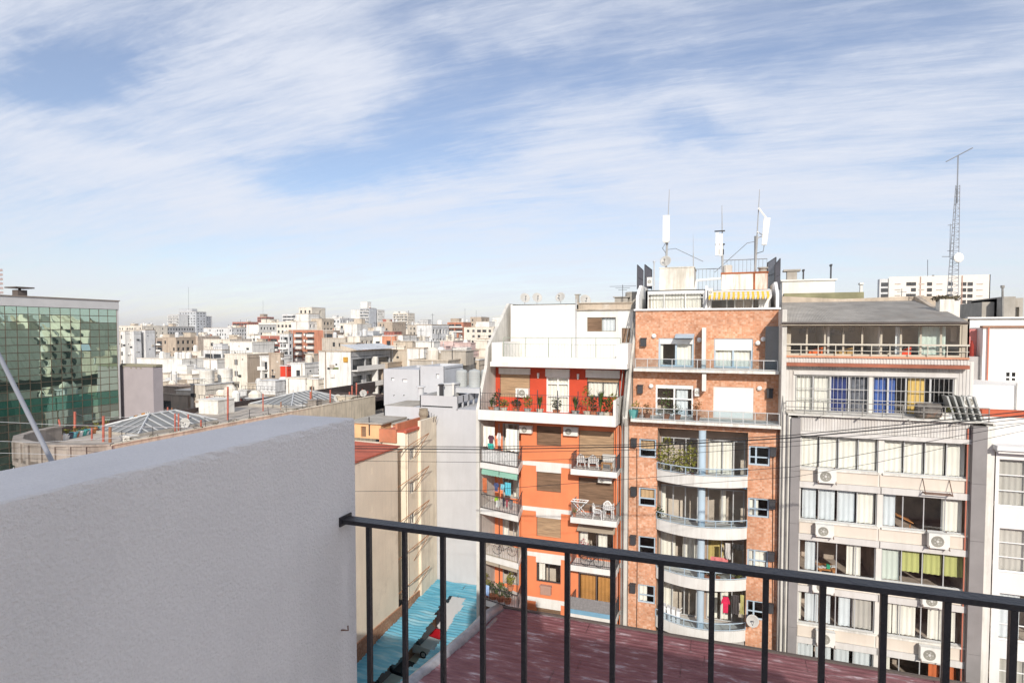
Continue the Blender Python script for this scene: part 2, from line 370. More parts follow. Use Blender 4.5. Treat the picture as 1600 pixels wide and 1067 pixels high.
def room(b, p, u0, u1, v0, v1, w=-.35, depth=2.6, floors=(), walls=(), mat=None):
    m = MB(); e = w-depth
    m.quad(p.pt(u0, v0, e), p.pt(u1, v0, e), p.pt(u1, v1, e), p.pt(u0, v1, e))
    for u in (u0, u1)+tuple(walls): m.pbox(p, u-.05, u+.05, v0, v1, e, w)
    for v in (v0, v1)+tuple(floors): m.pbox(p, u0, u1, v-.08, v+.08, e, w)
    return part('interior', m, mat or ROOM, b)
# ================================================================= small things used in many places
TERRA = M('terracotta', (.50, .20, .11), var=.15); PLASTW = M('white_plastic', (.82, .82, .80), var=.02, rough=.45)
LEAF = M('leaf_green', (.075, .115, .025), var=.5, scale=9, rough=.6); LEAFY = M('leaf_yellow_green', (.20, .20, .035), var=.4, scale=7, rough=.6)
LEAFD = M('leaf_dark', (.035, .06, .018), var=.4, scale=6, rough=.6); BARK = M('bark', (.13, .09, .06), var=.3, scale=6)
def leaves(m, c, rx, ry, rz, n, s, rd):
    for i in range(n):
        while True:
            x, y, z = (rd.uniform(-1, 1) for _ in range(3))
            if x*x+y*y+z*z < 1: break
        p = Vector((c[0]+x*rx, c[1]+y*ry, c[2]+z*rz)); a = Vector((rd.gauss(0, 1), rd.gauss(0, 1), rd.gauss(0, .7))).normalized(); b = a.cross(Vector((rd.gauss(0, 1), rd.gauss(0, 1), rd.gauss(0, 1)))).normalized()
        k = s*rd.uniform(.6, 1.3); m.quad(tuple(p-a*k), tuple(p+b*k*.45), tuple(p+a*k), tuple(p-b*k*.45))
def plant(x, y, z, h, r, label, leafm=None, pot=None, seed=0, s=.09, n=60, stem=True, group=None, ph=.28, name='potted_plant', tall=False):
    rd = random.Random(seed*31+7); t = thing(name, label, 'plant', (x, y, z), group)
    m = MB(); m.lathe((x, y, z), ((r*.42+.02, 0), (r*.6+.03, ph*.9), (r*.66+.03, ph*.92), (r*.66+.03, ph), (r*.5, ph), (r*.5, ph-.03)), 10); part('pot', m, pot or TERRA, t)
    if stem:
        m = MB()
        for i in range(3): m.tube([(x, y, z+ph-.04), (x+rd.uniform(-.3, .3)*r, y, z+ph+h*.4), (x+rd.uniform(-.7, .7)*r, y+rd.uniform(-.5, .5)*r, z+ph+h*.85)], .012, 4, .005)
        part('stem', m, BARK, t)
    m = MB()
    if tall:
        for i in range(n//2):
            a = rd.uniform(0, 6.28); q = rd.uniform(.3, 1)*r; hh = h*rd.uniform(.6, 1)
            c0 = Vector((x, y, z+ph)); c1 = c0+Vector((math.cos(a)*q*.4, math.sin(a)*q*.4, hh*.7)); c2 = c0+Vector((math.cos(a)*q, math.sin(a)*q, hh)); sd = Vector((-math.sin(a), math.cos(a), 0))*.03
            m.quad(tuple(c0-sd), tuple(c0+sd), tuple(c1+sd), tuple(c1-sd)); m.poly([tuple(c1-sd), tuple(c1+sd), tuple(c2)])
    else: leaves(m, (x, y, z+ph+h*.55), r, r*.8, h*.5, n, s, rd)
    part('foliage', m, leafm or LEAF, t); return t
def ac(p, r, label, w0=.28, depth=.32, bracket=True, fan=.36, yellow=False, group=None):
    u0, u1, v0, v1 = r; c = p.pt((u0+u1)/2, v0, w0)
    t = thing('air_conditioner', label, 'air conditioner', c, group)
    m = MB(); m.pbox(p, u0, u1, v0, v1, w0, w0+depth); e = .02
    m.pbox(p, u0-.005, u1+.005, v1-.07, v1+.005, w0-.004, w0+depth+.004); part('casing', m, M('ac_casing', (.78, .77, .72), var=.05, rough=.5, streak=.2), t)
    cu = u0+(u1-u0)*fan; cv = (v0+v1)/2-.01; rr = min(v1-v0, u1-u0)*.38; m = MB()
    ax = Vector(p.pt(0, 0, 1))-Vector(p.pt(0, 0, 0))
    m.lathe(p.pt(cu, cv, w0+depth+.002), ((rr, 0), (rr*.97, .02), (rr*.80, .02), (rr*.78, .006)), 16, ax); part('fan_grille', m, M('ac_grille', (.30, .29, .25), var=.2, rough=.6), t)
    m = MB(); m.lathe(p.pt(cu, cv, w0+depth+.006), ((rr*.25, 0), (rr*.22, .022)), 10, ax)
    for k in range(5):
        a = k*1.2566; m.pbox(p, cu+math.cos(a)*rr*.5-.02, cu+math.cos(a)*rr*.5+.02, cv+math.sin(a)*rr*.5-.02, cv+math.sin(a)*rr*.5+.02, w0+depth, w0+depth+.012)
    part('fan', m, M('ac_fan', (.6, .59, .55), var=.05), t)
    if bracket:
        for u in (u0+.02, u1-.02):
            m = MB(); m.bar(p.pt(u, v0-.02, .0), p.pt(u, v0-.02, w0+depth+.12), .035); m.bar(p.pt(u, v1+.05, 0.02), p.pt(u, v0-.25, .02), .035); m.bar(p.pt(u, v1+.02, .03), p.pt(u, v0-.02, w0+depth+.1), .02)
            part('bracket', m, M('rusty_bracket', (.19, .12, .09), var=.3), t)
    return t
def dish(c, r, aim, label, group=None, wallp=None):
    c = Vector(c); aim = Vector(aim).normalized(); t = thing('satellite_dish', label, 'satellite dish', c, group)
    top = c+Vector((0, 0, r*1.35)); m = MB(); m.tube([c, top], .025, 6); part('pole', m, ALU, t)
    m = MB(); m.lathe(top-aim*.02, ((.01, 0), (r*.5, r*.07), (r*.85, r*.2), (r, r*.30), (r*.985, r*.32), (r*.8, r*.21), (r*.4, r*.06)), 18, aim, cap=False); part('reflector', m, M('dish_grey', (.48, .47, .44), var=.06, rough=.5), t, smooth=True)
    f = top+aim*r*.95; m = MB(); m.tube([top-Vector((0, 0, r*.9))+aim*r*.25, f-Vector((0, 0, r*.1))], .015, 5); m.lathe(f-aim*.08, ((.05, 0), (.05, .12)), 8, aim); part('feed_arm', m, M('dish_arm', (.25, .24, .23)), t)
    return t
def cloth(p, u0, u1, v0, v1, w, mat, label, shape='rect', name='laundry', cat='laundry', seed=0, group=None):
    m = MB(); rd = random.Random(seed); 
    if shape == 'shirt':
        um = (u0+u1)/2; q = (u1-u0); ol = [(u0+q*.22, v0), (u1-q*.22, v0), (u1-q*.2, v0+(v1-v0)*.6), (u1, v0+(v1-v0)*.5), (u1-q*.02, v0+(v1-v0)*.72), (u1-q*.24, v1), (um+q*.1, v1-.02), (um-q*.1, v1-.02), (u0+q*.24, v1), (u0+q*.02, v0+(v1-v0)*.72), (u0, v0+(v1-v0)*.5), (u0+q*.2, v0+(v1-v0)*.6)]
        m.prism([p.pt(a, b, w+.03*math.sin(a*14)) for a, b in ol], Vector(p.pt(0, 0, .025))-Vector(p.pt(0, 0, 0)))
    else:
        n = 10; rows = []
        for j in range(4):
            v = v1+(v0-v1)*j/3; k = j/3
            rows.append([p.pt(u0+(u1-u0)*i/n+rd.uniform(-.02, .02)*k*2, v+(rd.uniform(-.04, .04) if j == 3 else 0), w+.035*math.sin(i*1.7+seed)*(.4+k)) for i in range(n+1)])
        m.grid(rows); m.grid([[tuple(Vector(q)+Vector(p.pt(0, 0, -.03))-Vector(p.pt(0, 0, 0))) for q in r] for r in rows])
    return single(name, m, mat, label, cat, group)
def cmat(n, c): return M('cloth_'+n, c, var=.12, scale=4, rough=.95)
def monobloc(loc, rz, label, group=None, slots=True):
    t = thing('garden_chair', label, 'chair', loc, group); t.rotation_euler = (0, 0, rz); o = Vector(loc)
    def P(n, m, loc_=o): 
        me = m.mesh(n, (0, 0, 0), [PLASTW]); ob = bpy.data.objects.new(n, me); COL.objects.link(ob); ob.parent = t; ORG[ob.name] = o; return ob
    m = MB(); m.box(-.25, .25, -.25, .24, .40, .44); P('seat', m)
    for sx in (-1, 1):
        for sy in (-1, 1): m = MB(); m.bar((sx*.23, sy*.22, .40), (sx*.28, sy*.27, 0), .05, .03); P('leg', m)
        m = MB(); m.tube([(sx*.27, -.24, .40), (sx*.29, -.22, .64), (sx*.29, .1, .66), (sx*.25, .25, .66)], .025, 5); P('armrest', m)
    m = MB(); arc = [(-.25+.5*i/10, .25+.05*math.sin(math.pi*i/10), .66+.24*math.sin(math.pi*i/10)) for i in range(11)]
    m.tube(arc, .03, 5); m.bar((-.24, .24, .44), (-.25, .26, .68), .05); m.bar((.24, .24, .44), (.25, .26, .68), .05)
    for k in range(5): x = -.16+.08*k; m.bar((x, .24, .44), (x*1.05, .29, .66+.22*math.cos(x*5)), .035)
    m.bar((-.25, .26, .62), (.25, .26, .62), .03); P('backrest', m); return t
# ================================================================= the roof terrace the photograph is taken from
STUC = M('rough_white_stucco', (.90, .855, .825), var=.055, scale=1.4, patch=.35, patchcol=(.74, .71, .69), bump=.5, bscale=150, rough=.95, fine=.12, streak=.22, grime=(.55, .53, .53))  # white rough stucco with faint stains and speckles
b = thing('parapet_wall', 'low white rough stucco wall running beside the terrace, nearest thing in view', 'wall', (-1.08, 0, H-1.5))
m = MB(); zt = H-.245
rows = []
for i in range(161):                                    # slightly uneven hand-finished plaster
    y = -1.6+3.01*i/160; rd = random.Random(i)
    rows.append([(-1.20, y, H-1.5), (-1.20, y, zt-.012), (-1.192, y, zt-.001), (-.9755+rd.uniform(-.0008, .0006), y, zt+rd.uniform(-.0004, .0003)), (-.9715-rd.random()**5*.004, y, zt-.0035-rd.random()**6*.006), (-.971, y, zt-.016), (-.971, y, H-1.5)])
m.grid(rows); m.poly([r for r in rows[-1]]); m.poly([r for r in rows[0]][::-1])
part('wall_body', m, STUC, b)
fp = Pl('X', -.971); u, v = fp.pix(533, 984)
m = MB(); m.tube([fp.pt(u, v, 0), fp.pt(u, v+.002, .012), fp.pt(u+.012, v-.004, .014), fp.pt(u+.014, v+.008, .012)], .0022, 5); part('hook', m, M('rusty_bracket', (.19, .12, .09), var=.3), b)
b = thing('railing', 'black painted steel railing along the front edge of the terrace', 'railing', (0, 1.36, H-1.5))
zt = onY(680, 830.5, 1.34).z
m = MB(); m.hexa(((-.971, 1.34, zt-.011), (1.6, 1.34, zt-.011), (1.6, 1.38, zt-.011), (-.971, 1.38, zt-.011), (-.971, 1.341, zt), (1.6, 1.341, zt), (1.6, 1.379, zt), (-.971, 1.379, zt)))
part('top_rail', m, RAILM, b)
m = MB(); m.box(-.974, -.966, 1.334, 1.386, zt-.018, zt+.007); part('wall_flange', m, RAILM, b)
me = None; k0 = None
bx = [577.5, 633, 692.5, 754.5, 819, 886.5, 957.5, 1032.5, 1112, 1196, 1285, 1380.5, 1479.5, 1583.5]
xs = [onY(q, 950, 1.36).x for q in bx]; step = (xs[-1]-xs[0])/13
for i in range(20):
    x = xs[i] if i < 14 else xs[-1]+step*(i-13)
    if me is None: m = MB(); m.box(-.006, .006, -.006, .006, 0, zt-.0112-(H-1.42)); me = m.mesh('baluster', (0, 0, 0), [RAILM])
    part('baluster', me, RAILM, b, loc=(x, 1.36, H-1.42))
for x in xs: m = MB(); m.lathe((x, 1.36, zt-.0165), ((.0095, 0), (.0125, .003), (.0105, .0054)), 8); part('weld_bead', m, RAILM, b)
m = MB(); m.box(-.971, 1.6, 1.35, 1.37, H-1.432, H-1.42); part('bottom_rail', m, RAILM, b)
m = MB(); m.box(-1.6, 14, -8, 1.42, H-1.9, H-1.5); struct('terrace_floor', m, M('terrace_tile', (.78, .70, .62), var=.15))
# the block under the terrace and an unseen stair head behind it, sized to keep parapet and railing in shade
b = thing('apartment_building', 'white block that carries the terrace, below the black railing', 'building', (0, -6, 0))
m = MB(); m.box(-1.6, 25, -16, 1.44, 0, H-1.91); part('wall', m, WHITE, b)
m = MB(); m.box(-1.6, 2.9, -4.2, -1.7, H-1.5, H+1.75); part('stair_head', m, WHITE, b)
m = MB(); m.box(-30, -1.603, -16, 1.40, 0, H-4.2); single('neighbouring_building', m, WHITE_OLD, 'lower white block joined to the terrace building on its left', 'building')
# leaning steel rod beyond the parapet
m = MB(); a = onY(-60, 438, 2.7); c2 = onY(408, 1376, 1.45); m.tube([tuple(a+(a-c2)*.4), tuple(c2)], .012, 8); m.lathe((c2.x, 1.44, c2.z), ((.05, 0), (.05, .012)), 10, (0, 1, 0))
single('guy_rod', m, M('galvanised_grey', (.27, .28, .31), rough=.45, var=.1, metal=.2), 'leaning grey steel rod rising behind the stucco wall', 'rod', smooth=True)

# ================================================================= ORANGE BUILDING
ORA = M('orange_paint', (.78, .245, .108), var=.06, streak=.16, grime=(.50, .17, .09)); RED = M('red_paint', (.56, .075, .035), var=.08)
ob = thing('apartment_building', 'orange apartment block with white bands and roller shutters, left of the brick block', 'building', (-12, 40, 0))
p = Pl('Y', 35.9); uL = onY(750, 800, 35.2).x; uR = p.pix(975.5, 800)[0]
zb0 = p.pix(817, 719)[1]; S = (p.pix(817, 719)[1]-p.pix(817, 929)[1])/3
rw = p.rect(838.4, 736, 876.4, 770); rdr = p.rect(904, 744.7, 958.7, 812)
uB = p.pix(815.5, 760)[0]
Yl, Yr = 34.5, 33.7
a0 = onY(750, 721, Yl); a1 = onY(810, 732, Yr); a2 = p.pix(817, 719)[0]
holes = []; ks = range(-1, 5)
for k in ks:
    z = zb0-S*k
    holes.append((rw[0], rw[1], rw[2]-S*k, rw[3]-S*k)); holes.append((rdr[0], rdr[1], z-S+.05, rdr[3]-S*k)); 
m = MB(); ztop = zb0+S-.35
wall(m, p, uB, uR, 0, ztop, holes, .22); 
m.box(uL, uL+.18, 34.6, 44, 0, ztop)                       # left end wall
m.box(uR-.02, uR+.02, 35.9, 52, 0, ztop)
part('wall', m, ORA, ob)
m = MB(); m.pbox(p, uL+.18, uB, 0, ztop, -2.3, -2.2); part('interior', m, ROOM, ob); m = MB(); wall(m, Pl('Y', 37.15), uL+.18, uB, 0, ztop, [(a0.x+.53, a2-.68, zb0-S*k+.01, zb0-S*k+2.12) for k in range(0, 5)], .05); m.pbox(p, uB-.06, uB+.002, 0, ztop, -1.3, -.01); part('recess_wall', m, ORA, ob)
room(ob, p, uB+.05, uR-.05, 6, ztop, -.30, 2.6, floors=[zb0-S*k-.15 for k in range(0, 6)], walls=[(rw[1]+rdr[0])/2])
for k in ks:
    z = zb0-S*k
    if k >= 0:
        for (q0_, q1_) in ((uB, p.pix(893, 760)[0]), (p.pix(966, 760)[0], uR)): m = MB(); m.pbox(p, q0_, q1_, z-.27, z, 0, .035); part('white_band', m, WHITE, ob)
        m = MB(); m.pbox(p, rw[0]-.02, rw[1]+.02, rw[3]-S*k, z-.272, 0, .045); part('white_lintel', m, WHITE, ob)
WF = M('shutter_frame', (.12, .10, .10), rough=.5)
for k in ks:
    r = (rw[0], rw[1], rw[2]-S*k, rw[3]-S*k)
    if k == 2: window(ob, p, r, -.16, DARKM, .07, curt=((.05, .3, CURT),), seed=k)
    else: window(ob, p, r, -.16, WF, .05, mull=(), shut=1.0 if k != 2 else .3, shutm=[SHUTW, SHUTW, SHUTL, SHUTW, SHUTW, SHUTW][k+1], panes=False)
    r = (rdr[0], rdr[1], zb0-S*(k+1)+.06, rdr[3]-S*k)
    if k in (-1, 0): window(ob, p, r, -.16, WF, .06, mull=(), shut=.83 if k == -1 else 1., shutm=SHUTL if k == -1 else SHUTW, panes=k == -1)
    elif k == 1: window(ob, p, r, -.16, WF, .06, mull=(.52,), shut=.13, shutm=CURT, curt=((.55, .8, CURT), (.0, .25, CURT)), seed=3)
    elif k == 2: window(ob, p, r, -.16, WF, .06, mull=(.52,), shut=.12, shutm=CURT, curt=((.04, .5, M('ochre_curtain', (.50, .25, .08), var=.2)), (.55, .95, M('ochre_curtain', (.50, .25, .08)))), seed=5)
    else: window(ob, p, r, -.16, WF, .06, mull=(.5,))
# right balconies
uf0 = p.pix(891.5, 733, 1.4)[0]; uf1 = p.pix(964, 737, 1.4)[0]
BRASS = M('tan_bars', (.34, .30, .22), rough=.6)
for k in range(0, 5):
    z = zb0-S*k
    m = MB(); m.pbox(p, uf0, uf1, z-.30, z, .0, 1.4); m.pbox(p, uf0, uf1, z, z+.04, 1.3, 1.4); ba = part('balcony', m, WHITE, ob)
    q = MB(); bars(q, p, uf0+.04, uf1-.04, z+.05, z+.92, 1.33, .11, .013, mid=(z+.18,))
    for uu in (uf0+.04, uf1-.04):
        for j in range(12): ww = .05+1.28*j/12; q.pbox(p, uu-.007, uu+.007, z+.02, z+.92, ww-.007, ww+.007)
        q.pbox(p, uu-.012, uu+.012, z+.91, z+.94, .0, 1.33)
    part('railing', q, DARKM if k != 1 else M('grey_bars', (.2, .2, .19)), ba)
# left bay: a slanted balcony on each floor
Yl, Yr = 34.5, 33.7
a0 = onY(750, 721, Yl); a1 = onY(810, 732, Yr); a2 = p.pix(817, 719)[0]
def bayY(x): return Yl+(Yr-Yl)*(x-a0.x)/(a1.x-a0.x)
class Slant:                                              # the slanted front of the bay as a wall plane
    k = 'S'
    def pt(s, u, v, w=0): return (u, bayY(u)-w, v)
sp = Slant()
def sbox(m, x0, x1, z0, z1, w0, w1):
    m.hexa(((x0, bayY(x0)-w1, z0), (x1, bayY(x1)-w1, z0), (x1, bayY(x1)-w0, z0), (x0, bayY(x0)-w0, z0), (x0, bayY(x0)-w1, z1), (x1, bayY(x1)-w1, z1), (x1, bayY(x1)-w0, z1), (x0, bayY(x0)-w0, z1)))
for k in range(0, 5):
    z = zb0-S*k
    m = MB(); m.prism([(a0.x, Yl, z-.36), (a1.x, Yr, z-.36), (a2, 35.9, z-.36), (a0.x, 37.1, z-.36)], (0, 0, .36)); ba = part('balcony', m, WHITE, ob)
    q = MB(); n = 22
    for i in range(n+1):
        x = a0.x+.06+(a1.x-a0.x-.1)*i/n; q.box(x-.008, x+.008, bayY(x)+.05, bayY(x)+.066, z+.01, z+.9)
    sbox(q, a0.x+.04, a1.x-.04, z+.89, z+.93, -.07, -.03); sbox(q, a0.x+.04, a1.x-.04, z+.04, z+.07, -.07, -.03)
    for i in range(9):
        t = i/8; x = a1.x-.05+(a2-a1.x)*t; y = Yr+.05+(35.9-Yr)*t; q.box(x-.008, x+.008, y-.008, y+.008, z+.01, z+.93)
    q.bar((a1.x-.05, Yr+.05, z+.92), (a2-.03, 35.9, z+.92), .03)
    part('railing', q, DARKM if k in (0, 1, 3) else BRASS, ba)
    q = MB()
    for (x, y) in ((a0.x+.04, Yl+.05), (a1.x-.05, Yr+.05), ((a0.x+a1.x)/2, bayY((a0.x+a1.x)/2)+.05)): q.bar((x, y, z), (x, y, z+S-.36), .03)
    part('net_post', q, DARKM, ba)
    # recess door behind
    r = (a0.x+.55, a2-.7, z+.02, z+2.1); pb = Pl('Y', 37.2-.0)
    pp = Pl('Y', 37.2)
    cs = {0: ((.05, .3, CURT),), 1: ((.6, .95, CURT),), 2: ((.02, .32, CURT), (.8, 1, CURT)), 3: ((.4, .7, CURT),), 4: ((.0, .3, M('grey_door', (.4, .38, .36))), (.35, 1, M('grey_door', (.4, .38, .36))))}[k]
    window(ob, pp, r, .0, ALU if k != 4 else M('grey_wood', (.36, .33, .30), var=.2), .05, curt=[(c[0], c[1], c[2]) for c in cs], seed=k, name='door', mull=(.35, .68))
# ---- fascia 1, terrace of the red storey
pf = Pl('Y', 34.2); f = pf.rect(749.7, 640, 960.5, 668); zf1 = pf.pix(749.7, 640)[1]; zf0 = pf.pix(749.7, 655.6)[1]; uf = pf.pix(962, 650)[0]
m = MB(); m.pbox(pf, a0.x, uf, zf0, zf1, -.2, 0); m.pbox(pf, a0.x, uf, zf0, zf0+.2, -3.2, -.2); m.box(uf-.148, uf+.004, 34.39, 37, zf0+.2, zf1+.9); m.box(uf-.15, uf+.002, 34.196, 34.39, zf1-.002, zf1+.9); part('terrace_parapet', m, WHITE, ob)
q = MB(); bars(q, pf, a0.x+.1, uf-1.0, zf1, zf1+1.05, -.1, .16, .011, mid=(zf1+.5,))
for i in range(7): u = a0.x+.1+(uf-1.1-a0.x)*i/6; q.pbox(pf, u-.02, u+.02, zf1, zf1+1.35, -.14, -.10)
part('terrace_railing', q, DARKM, ob)
pr = Pl('Y', 37.3); r0 = pr.rect(772, 575, 975, 645); zr1 = pr.pix(853, 576)[1]; zr0 = zf0+.2
wA = pr.rect(781.4, 583.8, 828, 621.5); wB = (pr.pix(853.8, 586)[0], pr.pix(889.4, 586)[0], zr0+.05, pr.pix(853.8, 588)[1]); wC = pr.rect(917.4, 589.5, 967.8, 621.5)
m = MB(); wall(m, pr, r0[0], r0[1], zr0, zr1+.3, (wA, wB, wC), .15); part('red_wall', m, RED, ob)
for (q0, q1, nm) in ((wA, (780.6, 573.5, 829, 585), 'a'), (wB, (853.3, 575, 890.5, 586), 'b'), (wC, (916, 576.5, 969, 589), 'c')):
    rr = pr.rect(*q1); m = MB(); m.pbox(pr, rr[0], rr[1], q0[3], zr1-.0, 0, .18); part('shutter_box', m, WHITE, ob)
window(ob, pr, wA, -.1, DARKM, .05, mull=(), shut=1., shutm=SHUTL, panes=False)
window(ob, pr, wB, -.1, CLEANW, .09, mull=(.5,), trans=(.45, .8), curt=((.02, .98, CURT),), seed=11, name='door')
window(ob, pr, wC, -.1, DARKM, .05, mull=(.5,), shut=.22, shutm=SHUTL, curt=((.02, .98, CURT),), seed=12)
room(ob, pr, r0[0]+.1, r0[1]-.1, zr0, zr1, -.35, 2.2, walls=[])
for (x, y) in ((841.3, 586), (903.5, 587.5)):
    u, v = pr.pix(x, y); m = MB(); m.pbox(pr, u-.06, u+.06, v-.12, v+.14, .0, .12); m.pbox(pr, u-.04, u+.04, v-.2, v-.12, .03, .1); part('wall_lamp', m, CLEANW, ob)
ac(pr, pr.rect(808, 606, 827.7, 620), 'boxy white air conditioner set in the wooden shutter of the red storey', .02, .3, False, .5)
# pots along the red terrace
rd = random.Random(5)
xs_ = [(768, 632, .55, 'tall'), (776, 633, .9, 'g'), (787, 634, .45, 'y'), (806, 635, .5, 'g'), (824, 636, .75, 'y'), (843, 637, .85, 'tall'), (869, 638, .7, 'g'), (899, 640, .9, 'tall'), (917, 641, 1.5, 'y'), (927, 642, .9, 'g'), (938, 642, 1.3, 'tall'), (948, 643, .9, 'g'), (957, 640, 1.1, 'y')]
pl_l = ['spiky plant at the left end of the red storey terrace', 'bushy plant second from the left end of the red storey terrace', 'low yellow plant below the wooden shutter of the red storey', 'small green plant below the boxed air conditioner, red storey terrace', 'yellowish plant left of the middle of the red storey terrace',
        'upright leafy plant just left of the white lace-curtained door', 'low dark bush in front of the white lace-curtained door', 'upright plant just right of the white lace-curtained door', 'tall yellow-green plant beside the red pier, right part of terrace', 'dark bush in front of the lace-curtained window, red terrace', 'tall thin plant in front of the lace-curtained window, red terrace', 'round bush near the right end of the red storey terrace', 'plant at the right end wall of the red storey terrace']
for i, ((x, y, h, kd), lb) in enumerate(zip(xs_, pl_l)):
    u, _ = pf.pix(x, 645, -.5); plant(u, 34.75, zf0+.2+.28, h*1.05, .34, lb, {'y': LEAFY, 'g': LEAFD, 'tall': LEAF}[kd], [TERRA, M('grey_pot', (.4, .4, .38)), M('cream_pot', (.6, .55, .45))][i % 3], seed=i, s=.085, n=130, tall=(kd == 'tall'))
# ---- fascia 2 and the white top storey
p2 = Pl('Y', 35.9); zg1 = p2.pix(785, 557)[1]; zg0 = p2.pix(768, 572)[1]; ug0 = p2.pix(768, 565)[0]; ug1 = p2.pix(981, 570)[0]
m = MB(); m.pbox(p2, p2.pix(785, 560)[0], ug1, zg0+.3, zg1, -.2, 0); m.pbox(p2, ug0, ug1, zg0, zg0+.3, -4.2, .25)
ul = p2.pix(785, 530)[0]; m.pbox(p2, ug0, ul-.003, zg0+.3, p2.pix(775, 535)[1], -3.5, -.02)
m.box(ug1-.7, ug1+.003, 35.896, 39.6, zg0+.3, p2.pix(970, 537)[1]); part('upper_parapet', m, WHITE, ob)
q = MB(); uq0 = p2.pix(786, 540)[0]; uq1 = p2.pix(969, 540)[0]; zq = p2.pix(800, 537.5)[1]
bars(q, p2, uq0, uq1, zg1, zq, -.1, .2, .012)
for i in range(6): u = uq0+(uq1-uq0)*i/5; q.pbox(p2, u-.02, u+.02, zg1, p2.pix(800, 527)[1], -.14, -.10)
q.pbox(p2, uq0, uq1, p2.pix(800, 528)[1], p2.pix(800, 527)[1], -.13, -.11); part('upper_railing', q, M('faded_green_steel', (.30, .34, .27)), ob)
p3 = Pl('Y', 39.6); t0 = p3.rect(801, 476, 985, 560); zt3 = p3.pix(805, 476)[1]; us = p3.pix(900.5, 500)[0]
wD = p3.rect(917.4, 496, 962, 518); dr = p3.rect(971.5, 512.6, 985, 537); zt4 = p3.pix(940, 483.5)[1]
m = MB(); wall(m, p3, t0[0], us, zg0+.3, zt3, (), .1); wall(m, p3, us, t0[1], zg0+.3, zt4, (wD, (dr[0], t0[1]-.02, zg0+.32, dr[3])), .2)
m.box(t0[0], us, 39.6, 47, zt3-.05, zt3); m.box(t0[0]-.15, t0[0], 39.6, 47, zg0, zt3-.0); m.box(t0[1], t0[1]+.15, 39.6, 47, zg0, zt4); m.box(us, t0[1], 39.6, 47, zt4-.06, zt4)
part('upper_wall', m, M('bright_white_render', (.75, .735, .70), streak=.38, var=.05, grime=(.52, .46, .38), patch=.4, patchcol=(.56, .50, .42)), ob)
window(ob, p3, wD, -.15, M('brown_frame', (.3, .25, .18)), .04, mull=(.5,), curt=((.5, 1, CURTB),), seed=3); m = MB(); slats(m, p3, wD[0]+.05, (wD[0]+wD[1])/2, wD[2]+.03, wD[3]-.03, -.05); part('shutter', m, SHUTW, ob)
m = MB(); m.pbox(p3, dr[0]+.03, t0[1]-.06, zg0+.35, dr[3]-.04, -.12, -.06)
for k in range(4): m.pbox(p3, dr[0]+.05+.13*k, dr[0]+.14+.13*k, zg0+.4, dr[3]-.1, -.06, -.045)
part('door', m, SHUTW, ob)
zc = p3.pix(940, 473.5)[1]; m = MB(); m.box(us, t0[1], 40.2, 40.4, zt4, zc); m.box(us-.05, t0[1], 40.1, 40.5, zc, zc+.06); m.box(us, t0[1], 39.45, 39.6, zt4-.05, zt4+.03); part('roof_parapet', m, M('stained_brown_render', (.50, .42, .33), streak=.5, var=.15, patch=.5, patchcol=(.7, .66, .6)), ob)
m = MB(); m.tube([p3.pt(us, zg0+.3, .06), p3.pt(us, zt3+.3, .06)], .05, 8); part('drainpipe', m, ALU, ob)
room(ob, p3, t0[0]+.2, t0[1]-.2, zg0+.4, zt4-.1, -.4, 3)
# party walls: stepping profile both sides
def party(x, name, pts, mat, label=None, thick=.22, parent=None):
    m = MB(); m.prism([(x, y, z) for (y, z) in pts], (thick, 0, 0)); return part(name, m, mat, parent)
zA = p.pix(974, 664)[1]
pw = [(35.3, 0), (35.3, zA), (35.0, zf1-.2), (37.0, zg1-.1), (39.9, zt4), (47, zt4), (47, 0)]
party(uR+.02, 'party_wall', pw, M('grey_white_render', (.62, .60, .55), streak=.5, var=.1, grime=(.25, .24, .22)), parent=ob, thick=.25)
party(a0.x-.22, 'party_wall', [(34.4, 0), (34.4, zf1), (35.8, zg0), (36.0, zg0+1.2), (40.0, zt3+.1), (47, zt3+.1), (47, 0)], M('grey_white_render', (.62, .60, .55)), parent=ob, thick=.2)
m = MB()
for dx, rr in ((.30, .05), (.42, .03), (.05, .03)): m.tube([(uR+dx-.35, 35.2, 10), (uR+dx-.35, 35.2, zA-.2), (uR+dx-.3, 35.0, zf1), (uR+dx-.28, 37.0, zg1+.3), (uR+dx-.25, 39.7, zt4+.3)], rr, 6)
part('service_pipe', m, M('dirty_pipe', (.28, .27, .25), var=.3), ob)
# roof clutter of the orange block
zr = zt3
for i, (x, y, l) in enumerate(((820, 477, 'leftmost of the grey dishes on the white roof edge'), (839, 477, 'second grey dish from the left on the white roof edge'), (876, 477, 'grey dish alone in the middle of the white roof edge'), (914, 475, 'grey dish right of the chimney pipes on the white roof'))):
    q = onY(x, y, 40.5); dish((q.x, 40.5, zr if i < 3 else zc-.3), .36+.04*(i == 3), (-.15 if i == 2 else .5, -.8, .35), l)
for i, (x, y0, y1, lb) in enumerate(((902, 474, 461, 'taller vent pipe with a bent cowl beside a roof dish'), (912, 474, 466, 'short square chimney left of the rightmost roof dish'))):
    q = onY(x, y1, 40.9); m = MB(); m.box(q.x-.12, q.x+.12, 40.8, 41.05, zt4, q.z); m.box(q.x-.18, q.x+.22 if i == 0 else q.x+.18, 40.75, 41.1, q.z, q.z+.06); single('chimney', m, CONC, lb, 'chimney')
q = onY(988, 460, 42); m = MB(); m.lathe((q.x, 42.4, zt4), ((.55, 0), (.55, onY(988, 457, 42).z-zt4), (.5, onY(988, 457, 42).z-zt4+.05)), 14); single('water_tank', m, CONC, 'round concrete water tank behind the orange block roof', 'water tank')
